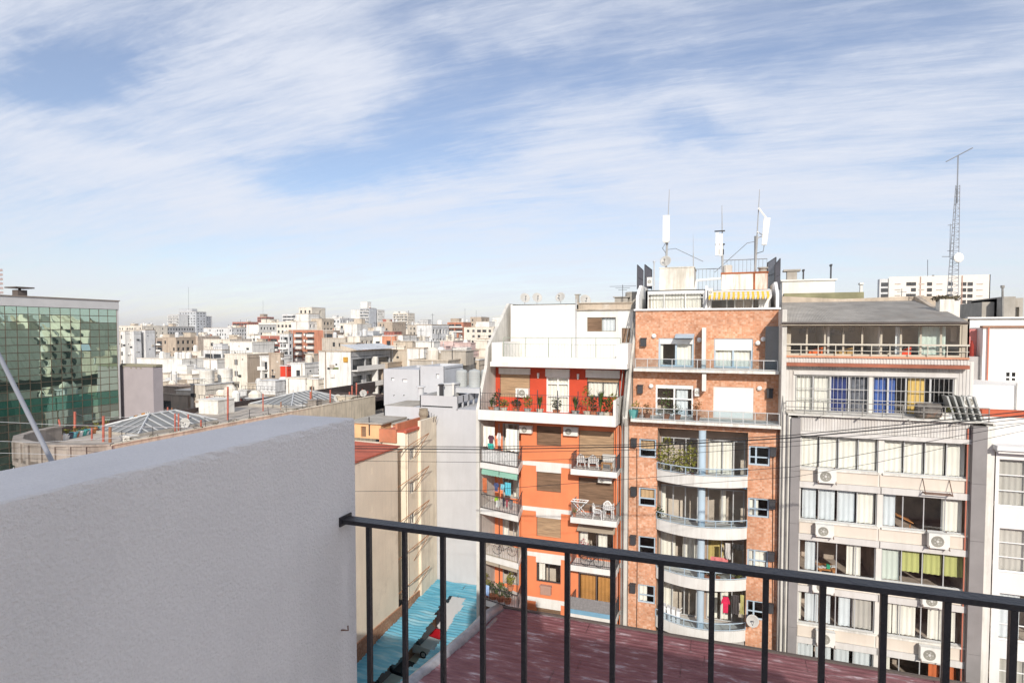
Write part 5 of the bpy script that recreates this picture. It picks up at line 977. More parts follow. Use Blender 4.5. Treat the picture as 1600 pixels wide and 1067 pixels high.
q = onY(1477, 495, 38.5); m = MB(); m.box(q.x-.35, q.x+.3, 38.2, 38.9, q.z-.5, onY(1477, 468, 38.5).z); part('chimney', m, WHITE_OLD, gb)
q = onY(1478, 466, 38.5); m = MB(); leaves(m, (q.x, 38.6, q.z), .7, .4, .16, 160, .12, random.Random(3)); single('weed', m, M('dead_weed', (.13, .11, .07), var=.3), 'dead tangled weeds on top of the small white chimney', 'weeds')
rd = random.Random(4)
# lattice radio mast
t = thing('lattice_mast', 'tall thin lattice radio mast with a slanted crossbar, above metal roof', 'antenna mast', tuple(onY(1491, 470, 40)))
b0 = onY(1487, 470, 40); tp = onY(1496, 290, 40); tt = onY(1497, 243, 40); m = MB(); hw = .16
for (sx, sy) in ((-1, -.6), (1, -.6), (0, 1)): m.bar((b0.x+sx*hw*1.7, 40+sy*hw, b0.z), (tp.x+sx*hw*.6, 40+sy*hw*.6, tp.z), .035)
for i in range(30):
    f0, f1 = i/30, (i+1)/30; s = hw*(1.7-1.1*f0); s1 = hw*(1.7-1.1*f1); c0 = b0.lerp(tp, f0); c1_ = b0.lerp(tp, f1); k = 1 if i % 2 else -1
    m.bar((c0.x-k*s, 40-.6*hw, c0.z), (c1_.x+k*s1, 40-.6*hw, c1_.z), .018); m.bar((c0.x-s, 40-.6*hw, c0.z), (c0.x+s, 40-.6*hw, c0.z), .018)
part('lattice', m, M('mast_steel', (.30, .32, .35), metal=.3), t)
m = MB(); m.bar(tuple(tp-Vector((0, 0, 1))), tuple(tt), .06); part('pole', m, M('mast_steel', (.3, .3, .3)), t)
a = onY(1478, 253, 40); e = onY(1520, 231, 40); m = MB(); m.tube([tuple(a), tuple(e)], .03, 5); part('crossbar', m, M('mast_steel', (.3, .3, .3)), t)
q = onY(1496, 403, 39.8); m = MB(); m.lathe(tuple(q), ((.02, 0), (.25, .04), (.27, .12), (.2, .16)), 14, (.3, -1, 0)); part('drum_antenna', m, PANEL, t)
m = MB(); q = onY(1484, 400, 40); m.bar(tuple(q), tuple(onY(1485, 350, 40)), .03); m.bar(tuple(onY(1472, 401, 40)), tuple(onY(1492, 401, 40)), .03); m.bar(tuple(onY(1480, 392, 40)), tuple(onY(1490, 392, 40)), .025); m.bar(tuple(onY(1481, 352, 40)), tuple(onY(1489, 352, 40)), .025); part('side_antenna', m, M('mast_steel', (.3, .3, .3)), t)
# building volume behind (roof level) and chimneys seen above the metal roof
m = MB(); q0 = onY(1222, 462, 46); q1 = onY(1304, 438, 46); m.box(q0.x, q1.x, 46, 50, 20, onY(1260, 439, 46).z); m.box(q0.x-.1, q1.x+.15, 45.9, 50.1, onY(1260, 439, 46).z, onY(1260, 436.5, 46).z); part('roof_house', m, WHITE, gb)
for (x0, x1, y0, y1, lb, mt) in ((1229, 1245, 424, 440, 'wide chimney with a slab cap behind the brick block', CONC), (1297, 1299, 416, 436, 'thin dark stove pipe on the white roof house', DARKM), (1254, 1256, 424, 438, 'short dark flue between the slab-capped chimney and stove pipe', DARKM), (1343, 1347, 445, 462, 'small white capped flue above the metal roof', WHITE)):
    a = onY(x0, y1, 46.5); e = onY(x1, y0, 46.5); m = MB(); m.box(a.x, e.x, 46.3, 46.3+max(.3, e.x-a.x), a.z-.4, e.z); w_ = (e.x-a.x)*.35; m.box(a.x-w_, e.x+w_, 46.2, 46.5+max(.3, e.x-a.x), e.z, e.z+.12); single('chimney', m, mt, lb, 'chimney')
m = MB(); a = onY(1225, 462, 45); e = onY(1350, 458, 45); m.box(a.x, e.x, 45, 45.8, a.z-2, onY(1300, 463, 45).z+.25); single('roof_wall', m, M('mossy_roof', (.28, .27, .16), var=.2, patch=.4, patchcol=(.5, .45, .36)), 'low mossy wall behind the metal roof', 'wall')

# ================================================================= WHITE BUILDING AT THE RIGHT EDGE
wb = thing('apartment_building', 'bright white building cut by the right edge of the picture', 'building', (18, 40, 0))
BW = M('glaring_white', (.78, .77, .745), var=.04, streak=.22, grime=(.6, .57, .5)); p = Pl('Y', 35.0); x0 = ub+.15; xE = 30
zc = p.pix(1545, 700)[1]; wds = []
for (y0, y1) in ((717, 791), (824.5, 893), (926, 1000), (1028, 1090)):
    r = p.rect(1562, y0, 1600, y0+2.0); r2 = p.rect(1562, y1, 1600, y1+2); wds.append((r[0], r[0]+3.2, r2[3], r[3]))
m = MB(); wall(m, p, x0, xE, 0, zc, wds, .3); part('wall', m, BW, wb)
for i, r in enumerate(wds): window(wb, p, r, -.22, CLEANW, .06, mull=(.36, .68), trans=(.33, .66), curt=((0, .5, M('grey_curtain', (.5, .48, .44))), (.66, .9, M('dark_blind', (.1, .09, .08)))) if i != 2 else ((0, .3, CURTB),), seed=90+i)
room(wb, p, x0+.1, xE-.2, 4, zc-.2, -.5, 3, floors=[r[2]-.6 for r in wds])
m = MB(); m.box(x0-.15, xE, 34.45, 35.3, zc, zc+.22); m.box(x0-.05, xE, 34.6, 35.3, zc-.15, zc); part('cornice', m, BW, wb)
p5 = Pl('Y', 36.6); zl = p5.pix(1555, 650)[1]
m = MB(); m.box(x0, xE, 36.6, 41, zc, zl); part('wall', m, BW, wb)
m = MB(); m.box(x0-.1, xE, 36.5, 36.9, zl, p5.pix(1555, 640)[1]); part('red_coping', m, M('red_coping', (.52, .12, .06), var=.1), wb)
p6 = Pl('Y', 40.0); r = p6.rect(1519, 601, 1610, 645); m = MB(); m.box(r[0], xE, 40, 46, r[2]-2, r[3]); m.box(p6.pix(1587, 610)[0], xE, 39.8, 40, r[2]-1, r[3]+.15); part('wall', m, BW, wb)
p7 = Pl('Y', 44.0); a = p7.pix(1537, 512); wn = p7.rect(1569.5, 579, 1590, 600); m = MB(); wall(m, p7, a[0], xE, zl, a[1], (wn,), .2); m.box(a[0]-.02, a[0], 44, 52, zl, a[1]); part('wall', m, BW, wb)
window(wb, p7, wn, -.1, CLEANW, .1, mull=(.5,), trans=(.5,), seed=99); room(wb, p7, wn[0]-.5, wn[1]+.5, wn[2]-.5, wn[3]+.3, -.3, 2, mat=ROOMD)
m = MB(); m.box(a[0]-.1, xE, 43.85, 44.3, a[1], a[1]+.12); part('wall_cap', m, M('rust_cap', (.3, .16, .1), streak=.4), wb)
r = p7.rect(1513, 514, 1537, 557); m = MB(); m.pbox(p7, r[0]-.3, a[0]-.03, r[2]-.0, r[3], -1.2, -.9); part('pink_wall', m, M('pink_paint', (.58, .22, .20), var=.08), wb)
m = MB(); m.pbox(p7, r[0]-.3, a[0]-.03, 14, r[2]-.02, -1.3, -.3); part('grey_wall', m, M('grey_render', (.42, .40, .39), streak=.4), wb)
u_ = p7.pix(1519.5, 540, -.5); m = MB(); m.lathe((u_[0], 44.6, u_[1]-.9), ((.12, 0), (.12, .9), (.05, 1.1), (.07, 1.2)), 10); single('gas_bottle', m, M('dark_red_metal', (.3, .04, .03)), 'dark red bottle standing in the small pink roof recess', 'bottle')
m = MB(); q = onY(1541.5, 645, 40.5); q2 = onY(1545, 512, 43.9); m.tube([(q2.x, 43.9, q2.z), (q2.x, 43.9, zl)], .05, 6); part('drainpipe', m, M('salmon_pipe', (.6, .22, .15)), wb)
m = MB(); a_ = onY(1513, 498, 46); m.box(a_.x, 40, 46, 52, 16, a_.z); m.box(a_.x-.1, 40, 45.8, 46.2, a_.z, a_.z+.1); single('building', m, BW, 'low white rooftop behind the pink recess', 'building')
# grey concrete roof house at the far right
b = thing('roof_house', 'grey unfinished concrete roof house at the right edge, below the thin pole', 'building', tuple(onY(1570, 500, 60)))
p8 = Pl('Y', 60); r = p8.rect(1549, 471, 1562, 500); r2 = p8.rect(1562, 466, 1598, 500); hh = p8.rect(1577, 480, 1592, 500)
m = MB(); wall(m, p8, r2[0]+.9, r2[1], 20, r2[3], ((hh[0], hh[1], 20, hh[3]),), .4); m.box(r2[0], r2[0]+.9, 59.5, 66, 20, r2[3]+.1); m.box(r2[0], r2[1], 60.5, 66, 20, r2[3]); m.box(r[0]-.3, r2[0], 61, 66, 20, r[3]); part('wall', m, CONC, b)
m = MB(); m.pbox(p8, hh[0]+.2, hh[1]-.2, 20, hh[3]-.5, -.5, -.3); part('door', m, WHITE_OLD, b)
q = onY(1566.5, 498, 56); q2 = onY(1566.5, 450, 56); m = MB(); m.tube([tuple(q), tuple(q2)], .07, 6); m.lathe(tuple(q2), ((.14, 0), (.14, .2)), 8); single('pole', m, M('dirty_pipe', (.28, .27, .25)), 'thin dark pole in front of the concrete roof house', 'pole')
# ================================================================= GROUND
m = MB(); m.box(-3000, 3000, -1500, 4500, -1.0, 0); struct('ground', m, M('street_asphalt', (.09, .088, .085), var=.2, scale=.05))
# ================================================================= CREAM BUILDING (left of the blue roof)
CREAM = M('cream_wall', (.84, .76, .61), var=.05, streak=.22, grime=(.50, .44, .34), patch=.45, patchcol=(.50, .44, .34), scale=.5); ROOFR = M('red_membrane', (.50, .13, .08), var=.12, streak=.1)
cb_ = thing('apartment_building', 'cream old building with light well and red roof, left of the blue roof', 'building', (-28, 38, 0))
XC = -24.6; p = Pl('X', XC); zt = p.pix(590, 709)[1]; zb = p.pix(600, 968)[1]
yl1 = p.pix(621.5, 720)[0]; yl2 = p.pix(634, 720)[0]; yl3 = p.pix(653.5, 720)[0]; vents = []
for (x, y) in ((578.5, 735.5), (578.5, 795), (573, 870), (572, 930)): r = p.rect(x-3, y-4.5, x+3, y+4.5); c = (r[2]+r[3])/2; vents.append((r[0], r[1], c-.28, c+.28))
m = MB(); wall(m, p, 16, yl1, zb, zt, vents, .2); wall(m, p, yl2, 48, zb, zt+.9, [(p.pix(640, 700)[0], p.pix(648, 700)[0], p.pix(644, y+9)[1], p.pix(644, y-9)[1]) for y in (709, 762, 810)], .2)
m.box(XC-2.2, XC, yl1-.03, yl1, zb, zt); m.box(XC-2.2, XC, yl2, yl2+.03, zb, zt+.9); part('wall', m, CREAM, cb_)
m = MB(); m.box(-34, XC-.01, 16, yl1-.04, zb, zt-.02); m.box(-34, XC-2.3, yl1-.04, yl2+.04, zb, zt); part('wall_core', m, CREAM, cb_)
for v in vents:
    m = MB(); m.pbox(p, v[0], v[1], v[2], v[3], -.18, -.1)
    for j in range(3): m.pbox(p, v[0], v[1], v[2]+.08+.16*j, v[2]+.12+.16*j, -.1, -.05)
    part('vent_grille', m, M('vent_brown', (.22, .17, .12)), cb_)
m = MB(); m.box(XC-.02, XC+.10, 16, 48, 0, zb); part('brick_base', m, brickmat('old_brick', (.40, .20, .11), (.48, .26, .16), (.55, .38, .26), (.35, .26, .2)), cb_)
m = MB(); m.hexa(((-36, 16, zt-.05), (XC+.12, 16, zt-.05), (XC+.12, yl1+.2, zt-.05), (-36, yl1+.2, zt-.05), (-36, 16, zt+.35), (XC+.12, 16, zt+.06), (XC+.12, yl1+.2, zt+.06), (-36, yl1+.2, zt+.35))); part('roof', m, ROOFR, cb_)
m = MB(); m.box(-26.8, XC+.05, yl2, 47.9, zt+.9, zt+1.0); m.box(XC-.1, XC+.14, yl2-.1, 47.9, zt+.9, zt+1.12); part('roof', m, ROOFR, cb_)
BP = brickmat('old_brick', (.40, .20, .11), (.48, .26, .16), (.55, .38, .26), (.35, .26, .2))
m = MB(); m.box(-27, XC-.8, 42.7, 42.95, zt+.05, zt+1.15); m.box(XC-1.0, XC-.8, 42.95, 47.9, zt+1.0, zt+1.6); part('brick_parapet', m, M('salmon_parapet', (.52, .20, .11), var=.12, streak=.3), cb_)
k = 0
for yy in (716, 770, 826, 882, 935):                  # windows in the light well, one above the other
    a = p.pix(628, yy-14)[1]; e = p.pix(628, yy+12)[1]; pw_ = Pl('X', XC-1.4)
    window(cb_, pw_, (yl1+.15, yl2-.25, e, a), 0, M('ochre_frame', (.50, .36, .20), var=.1), .07, mull=(.5,), curt=((0, .5, CURT),) if k % 2 else (), seed=k); m = MB(); m.pbox(p, yl1+.1, yl2-.1, e-.9, e-.05, -1.5, -.9); part('ledge', m, M('ochre_ledge', (.56, .40, .24), streak=.4), cb_)
    t = thing('clothes_bracket', ['topmost', 'second', 'third', 'fourth', 'lowest'][k]+' triangular steel clothes bracket beside the light well of the cream building', 'bracket', p.pt(yl2+.2, a+.1, 0)); m = MB(); b1 = p.pt(yl1-.05, a-.1, .02); c1_ = p.pt(yl2+2.4, a+.9, .9); m.bar(b1, c1_, .05); m.bar(c1_, p.pt(yl2+1.2, a-1.1, .03), .035); m.bar(p.pt(yl2+1.2, a-.1, .03), c1_, .035); part('bracket_arm', m, M('rust_light', (.36, .18, .09), var=.2), t); k += 1
for yy in (709, 762, 810):
    r = (p.pix(640, 700)[0], p.pix(648, 700)[0], p.pix(644, yy+9)[1], p.pix(644, yy-9)[1]); window(cb_, p, r, -.15, WHITE_OLD, .07, mull=(.5,), seed=yy, curt=((0, .4, CURT),))
m = MB(); m.tube([p.pt(yl2+.15, zb, .06), p.pt(yl2+.15, zt+.8, .06)], .06, 6); m.tube([p.pt(yl3+.3, zb, .05), p.pt(yl3+.3, zt+.8, .05)], .06, 6); part('drainpipe', m, CREAM, cb_)
m = MB(); m.box(XC-.02, XC+.25, yl3, 47.95, zb-3, zt+1.6); part('side_wall', m, M('cream_stained', (.80, .72, .58), var=.08, streak=.5, grime=(.4, .34, .26)), cb_)
# rooftop cabin and chimney
b = thing('roof_cabin', 'orange rooftop cabin with grey flat roof on the red roof', 'cabin', (-29, 45, zt)); pq = Pl('Y', 44.0); a = pq.rect(548, 660, 595.5, 690); ORL = M('apricot_wall', (.78, .47, .25), var=.08, streak=.3, grime=(.45, .25, .14))
dd = pq.rect(564, 666, 572, 682); m = MB(); wall(m, pq, a[0], a[1], zt, a[3], ((dd[0], dd[1], zt+.1, dd[3]),), .2); m.box(a[1]-.02, a[1], 44, 49, zt, a[3]); part('wall', m, ORL, b)
m = MB(); m.pbox(pq, dd[0], dd[1], zt+.1, dd[3], -.2, -.15); part('door', m, SHUTW, b)
pq2 = Pl('Y', 45.5); a2_ = pq2.rect(596, 661, 621.5, 690); w2 = pq2.rect(609, 661.5, 614, 674)
m = MB(); wall(m, pq2, a2_[0], a2_[1], zt, a2_[3], (w2,), .2); m.box(a2_[1]-.02, a2_[1], 45.5, 50, zt, a2_[3]); part('wall', m, M('salmon_wall', (.62, .30, .18), var=.12, streak=.4, patch=.4, patchcol=(.7, .5, .38)), b)
m = MB(); m.pbox(pq2, w2[0], w2[1], w2[2], w2[3], -.2, -.15); part('shutter', m, WHITE_OLD, b)
m = MB(); m.box(a[0]-.3, a[1]+.25, 43.8, 50, a[3], a[3]+.12); m.box(a[1]+.25, a2_[1]+.2, 45.3, 50, a2_[3], a2_[3]+.12); part('flat_roof', m, M('flat_roof_grey', (.40, .37, .32), var=.15, patch=.4), b)
m = MB(); q = pq.pix(578, 680); m.tube([pq.pt(q[0], zt+.3, .1), pq.pt(q[0], a[3]+.6, .1)], .05, 6); part('flue', m, DARKM, b)
q = onY(662, 676, 47); m = MB(); m.lathe((q.x, 47, zt+1), ((.34, 0), (.34, .7), (.42, .75), (.44, .95), (.36, 1.3), (.4, 1.32), (.38, 1.4)), 12); single('chimney', m, M('old_chimney', (.34, .29, .22), var=.3, patch=.5), 'stubby old round chimney at the end of the red roof', 'chimney')
q = onY(638, 670, 46); m = MB(); m.tube([(q.x, 46, zt+1), (q.x, 46, onY(638, 654, 46).z)], .08, 6); single('pole', m, DARKM, 'short black post standing on the red roof near the old chimney', 'pole')
m = MB()
for k in range(5): q = onY(668+3*k, 676, 47.2); m.tube([(q.x, 47.2, zt+1.2), (q.x+.1*(k-2), 47.2, zt+2.0-.1*abs(k-2))], .02, 4)
single('spike_guard', m, DARKM, 'black spiky metal guard beside the old chimney', 'guard')
# ================================================================= GREY-WHITE BLOCK with tanks
g_ = thing('apartment_building', 'plain pale grey block with stepped roof and water tanks behind orange building', 'building', (-22, 50, 0)); GW = M('pale_grey_wall', (.52, .53, .55), var=.05, streak=.25, grime=(.40, .40, .41), scale=.4)
xa = onY(600, 650, 48).x; xb = onY(752, 650, 48).x; zA = onY(650, 636, 48).z
p = Pl('Y', 48.0); sl_ = p.rect(658, 633, 707, 637.5); zL = p.pix(680, 618)[1]; xl = p.pix(656, 630)[0]; xr = p.pix(715, 630)[0]
m = MB(); wall(m, p, xa, xl, 0, zA, (), .2); wall(m, p, xl, xr, 0, zL, (sl_,), .35); wall(m, p, xr, -6, 0, zA, (), .2); m.box(xa, -6, 48.01, 66, zA-.2, zA-.02); m.box(xa, xa+.1, 48, 66, 0, zA)
yb = onX(749, 615, xr).y; m.box(xr-.1, xr, 48, yb, zA+.5, zL); m.box(xl, xl+.1, 48, yb, zA, zL); m.box(xr-.1, xr, 48, yb, zA-.1, zA+.02)
for j in range(5): yy = 48+(yb-48)*j/4; m.box(xr-.12, xr, yy-.1, yy+.1, zA, zL-.02)
part('wall', m, GW, g_); m = MB(); m.box(xl+.1, xr-.1, 48.3, yb, zL-.35, zL-.3); part('roof', m, M('flat_roof_grey', (.40, .37, .32)), g_)
def blk(x0, x1, yt, Yp, xs_, holes=()):
    q = Pl('Y', Yp); a = q.pix(x0, 600)[0]; e = q.pix(x1, 600)[0]; z = q.pix((x0+x1)/2, yt)[1]; y2 = onX(xs_, 570, e).y if xs_ else Yp+7
    m = MB(); hs_ = [q.rect(*h) for h in holes]; wall(m, q, a, e, zA-2, z, hs_, .25); m.box(e-.05, e, Yp, y2, zA-2, z); m.box(a, a+.05, Yp, y2, zA-2, z); m.box(a, e, Yp+.3, y2, z-.3, z-.25); m.box(a, e, y2-.1, y2, zA-2, z); w_ = part('wall', m, GW, g_)
    for h in hs_: m = MB(); q.k; m.pbox(q, h[0], h[1], h[2], h[3], -.25, -.2); part('window', m, CLEANW, w_)
    return a, e, z, y2
A_ = blk(599, 656, 577, 52.5, None, ((611, 590, 616, 595), (628.5, 592, 636, 597), (614.5, 616.5, 617, 619), (630, 616.5, 632.5, 619)))
B_ = blk(656, 694, 572, 51.5, 724, ((681, 584, 686, 591),))
m = MB(); m.box(xa, onY(652, 630, 49).x, 48.1, 52.4, zA-.03, zA+.02); part('ledge', m, CONC, g_)
zpl = onY(730, 604, 52).z; x0_ = onY(703, 610, 51).x; m = MB(); m.box(x0_, x0_+6, 50.6, 53.4, zpl-.45, zpl); part('tank_platform', m, GW, g_)
for i, x in enumerate((721.3, 741.5, 757.5, 769)):
    q = onY(x, 600, 52); hh = onY(x, 577, 52).z-zpl; m = MB(); R0 = .56; pr = [(R0, 0)]
    for j in range(6): f = hh*.86*(j+.5)/6; pr += [(R0, f-.03), (R0*1.035, f), (R0, f+.03)]
    pr += [(R0, hh*.87), (R0*.8, hh*.96), (R0*.3, hh), (R0*.28, hh+.04)]; m.lathe((q.x, 52+(.5 if i > 1 else 0), zpl), pr, 18); single('water_tank', m, M('tank_grey', (.42, .44, .43), var=.06, rough=.5), ['leftmost', 'second', 'third', 'rightmost'][i]+' of the ribbed grey water tanks on the pale block', 'water tank', 'ribbed grey water tanks on the pale block')
for (x, y0, y1, r, lb, mt) in ((689.5, 617, 600, .19, 'black vent drum on the pale grey block roof', DARKM), (657.5, 620, 603, .28, 'grey capped flue on the pale grey block roof edge', GREYP), (708, 612, 598, .1, 'thin white standpipe near the leftmost ribbed tank', WHITE)):
    q = onY(x, y0, 49.5); z1 = onY(x, y1, 49.5).z; m = MB(); m.lathe((q.x, 49.5, q.z-.3), ((r, 0), (r, z1-q.z+.15), (r*1.5, z1-q.z+.15), (r*1.5, z1-q.z+.28), (r, z1-q.z+.3)), 12); single('flue', m, mt, lb, 'flue')
q = onY(697, 600, 50.5); m = MB(); m.box(q.x-.8, q.x+1.0, 50.2, 51.2, zA, onY(697, 601, 50.5).z); m.hexa(((q.x-.9, 50.1, onY(697, 602, 50.5).z), (q.x+1.1, 50.1, onY(697, 600, 50.5).z), (q.x+1.1, 51.3, onY(697, 600, 50.5).z), (q.x-.9, 51.3, onY(697, 602, 50.5).z), (q.x-.9, 50.1, onY(697, 600, 50.5).z), (q.x+1.1, 50.1, onY(697, 597.5, 50.5).z), (q.x+1.1, 51.3, onY(697, 597.5, 50.5).z), (q.x-.9, 51.3, onY(697, 600, 50.5).z))); single('roof_shed', m, GREYP, 'small grey shed with slanted lid behind the black vent drum', 'shed')
# ================================================================= BLUE TRANSLUCENT ROOF, cars beneath
zR = onY(678, 905, 47.9).z
BL = bpy.data.materials.new('blue_sheet'); BL.use_nodes = True; t_ = BL.node_tree; bn = t_.nodes['Principled BSDF']; bn.inputs['Roughness'].default_value = .35; bn.inputs['Transmission Weight'].default_value = 0
tc_ = t_.nodes.new('ShaderNodeTexCoord'); mp_ = t_.nodes.new('ShaderNodeMapping'); mp_.inputs['Scale'].default_value = (.35, 2.2, 1); t_.links.new(tc_.outputs['Object'], mp_.inputs[0]); nz = t_.nodes.new('ShaderNodeTexNoise'); nz.inputs['Scale'].default_value = 1.1; nz.inputs['Detail'].default_value = 8; t_.links.new(mp_.outputs[0], nz.inputs['Vector'])
rp = t_.nodes.new('ShaderNodeValToRGB'); rp.color_ramp.elements[0].position = .3; rp.color_ramp.elements[0].color = (.10, .40, .58, 1); rp.color_ramp.elements[1].position = .75; rp.color_ramp.elements[1].color = (.42, .70, .80, 1); e_ = rp.color_ramp.elements.new(.52); e_.color = (.17, .52, .70, 1); t_.links.new(nz.outputs[0], rp.inputs[0]); t_.links.new(rp.outputs[0], bn.inputs['Base Color'])
tl = t_.nodes.new('ShaderNodeBsdfTranslucent'); t_.links.new(rp.outputs[0], tl.inputs[0]); ms = t_.nodes.new('ShaderNodeMixShader'); ms.inputs[0].default_value = .3; t_.links.new(bn.outputs[0], ms.inputs[1]); t_.links.new(tl.outputs[0], ms.inputs[2]); t_.links.new(ms.outputs[0], t_.nodes['Material Output'].inputs[0])
rt = thing('canopy_roof', 'blue translucent corrugated roof with a ragged gap over parked cars', 'roof', (-20, 36, zR))
Lp = [(715, 912), (718, 916), (711, 924), (688, 945), (677, 968), (664.5, 985), (647.5, 1004.5), (630.5, 1023.6), (600, 1047), (575, 1075), (530, 1120)]
Rp = [(737, 912), (734.6, 916), (727, 938.6), (715, 958), (704, 975), (696, 990), (684, 1010), (656, 1031), (632.6, 1051), (615, 1075), (570, 1130)]
SLP = 1/11.
def onS(x, y):
    d = ray(x, y); k = (zR-H-48*SLP)/(d.z-d.y*SLP); return EYE+d*k
Lw = [onS(x, y) for x, y in Lp]; Rw = [onS(x, y) for x, y in Rp]
def edge(W, y):
    W = sorted(W, key=lambda q: q.y)
    if y <= W[0].y: return W[0].x
    for a, e in zip(W, W[1:]):
        if a.y <= y <= e.y: return a.x+(e.x-a.x)*(y-a.y)/max(1e-6, e.y-a.y)
    return W[-1].x
rd = random.Random(12); y = 47.9; i = 0
while y > 24:
    y2 = y-1.05; ym = (y+y2)/2; eL = edge(Lw, ym)+rd.uniform(-.12, .12); eR = edge(Rw, ym)+rd.uniform(-.12, .12)
    if ym > 46.3: eL = eR = (eL+eR)/2
    for (a, e) in ((XC+.12, eL), (eR, -13.2)):
        if e-a < .2: continue
        m = MB(); rows = []; tilt = rd.uniform(-.03, .03)
        for j in range(15):
            yy = y2-.06+(y-y2+.1)*j/14; rows.append([(a+(e-a)*q/8+(rd.uniform(-.05, .05) if q in (0, 8) else 0), yy, zR-(48-yy)*SLP+.03*math.sin(j*1.57)+tilt*(q/4-1)+.05*j/14+.05*math.sin(q+i)) for q in range(9)])
        m.grid(rows); part('roof_sheet', m, BL, rt)
    y = y2; i += 1
m = MB()
for yy in (28, 47.5): m.box(XC+.1, -13.5, yy-.06, yy+.06, zR-(48-yy)*SLP-.3, zR-(48-yy)*SLP-.17)
part('roof_beam', m, M('worn_steel', (.3, .3, .3)), rt)
m = MB(); m.box(XC, -13.35, 10, 48, 0, 3.5); struct('parking_floor', m, M('parking_concrete', (.64, .56, .45), var=.12, scale=.6, patch=.3, patchcol=(.3, .26, .2)))
for i_, yy in enumerate([26, 28.4, 30.8, 33.2, 35.6, 38, 40.4, 42.8]):
    m = MB(); m.box(-23.5, -18, yy-.06, yy+.06, 3.504, 3.51); tagit(single('parking_line', m, M('yellow_line', (.55, .42, .06), var=.2), None, None), None, None, None, 'structure')
def car(cx, cy, col, label, suv=False):
    t = thing('parked_car', label, 'car', (cx, cy, 3.5)); z0 = 3.5; L_, W_ = 4.2, 1.72; h = 1.65 if suv else 1.45; hood = .98 if suv else .86; P_ = lambda x, yy, z: (cx+x, cy+yy, z0+z)
    prof = [(-2.08, .35), (-2.1, .7), (-2.0, hood+.05), (-1.75, hood+.1), (.75, hood+.06), (1.9, hood-.1), (2.08, hood-.3), (2.12, .35)]
    m = MB(); cols = []
    for s, ins in ((-1, .06), (-.97, 0), (.97, 0), (1, .06)): cols.append([P_(x, s*W_/2, z*(1 if ins == 0 else .985)) for x, z in prof])
    m.grid(cols); m.poly(cols[0]); m.poly(cols[-1]); part('body', m, M('car_'+col[0], col[1], var=.02, rough=.25, spec=.6), t, smooth=False)
    cab = [(-1.95, hood+.08, .80), (-1.6, h-.12, .70), (-1.4, h, .68), (.3, h, .68), (.5, h-.06, .69), (1.0, hood+.06, .80)]
    rows = [[P_(x, -w_, z), P_(x, -w_*.97, z+.02), P_(x, w_*.97, z+.02), P_(x, w_, z)] for x, z, w_ in cab]
    m = MB(); m.grid(rows[1:5]); part('car_roof', m, M('car_'+col[0], col[1]), t)
    CG = M('car_glass', (.10, .12, .13), var=.0, rough=.08, spec=.7)
    m = MB(); m.grid(rows[4:6]); part('windscreen', m, CG, t); m = MB(); m.grid(rows[:2]); part('rear_window', m, CG, t)
    for s in (-1, 1): m = MB(); m.poly([P_(x, s*w_, z) for x, z, w_ in cab]+[P_(1.1, s*.80, hood+.03), P_(-1.95, s*.80, hood+.03)]); part('side_window', m, CG, t)
    for sx in (-1.3, 1.3):
        for s in (-1, 1):
            m = MB(); m.lathe(P_(sx, s*(W_/2-.2), .31), ((.1, 0), (.31, .0), (.31, .2), (.2, .21)), 14, (0, s, 0)); wh = part('wheel', m, M('tyre', (.02, .02, .02), rough=.9), t); m = MB(); m.lathe(P_(sx, s*(W_/2+.005), .31), ((.02, .01), (.2, .01), (.19, .02)), 12, (0, s, 0)); part('rim', m, ALU, wh)
    for s in (-1, 1): m = MB(); m.hexa((P_(1.9, s*.62-.18, hood-.32), P_(2.13, s*.62-.18, hood-.36), P_(2.13, s*.62+.18, hood-.36), P_(1.9, s*.62+.18, hood-.32), P_(1.9, s*.62-.18, hood-.14), P_(2.06, s*.62-.18, hood-.2), P_(2.06, s*.62+.18, hood-.2), P_(1.9, s*.62+.18, hood-.14))); part('headlight', m, M('headlight', (.7, .7, .72), rough=.15), t)
    m = MB(); m.box(cx+2.0, cx+2.17, cy-.8, cy+.8, z0+.3, z0+.5); part('bumper', m, M('car_'+col[0], col[1]), t)
for (x, y, c, l, s) in ((662, 999, ('white', (.75, .75, .74)), 'white hatchback next to the red car under the blue roof', True), (673, 984, ('red', (.55, .01, .02)), 'bright red car parked under the gap in the blue roof', False), (700, 955, ('silver', (.5, .51, .52)), 'pale silver car farthest back under the blue roof', False), (622, 1033, ('black', (.03, .035, .045)), 'black car between the two nearer white ones', False), (602, 1056, ('offwhite', (.66, .68, .62)), 'off-white car nearest the bottom edge under blue roof', False)):
    q = onZ(x, y, 4.6); car(q.x-.9, q.y, c, l, s)
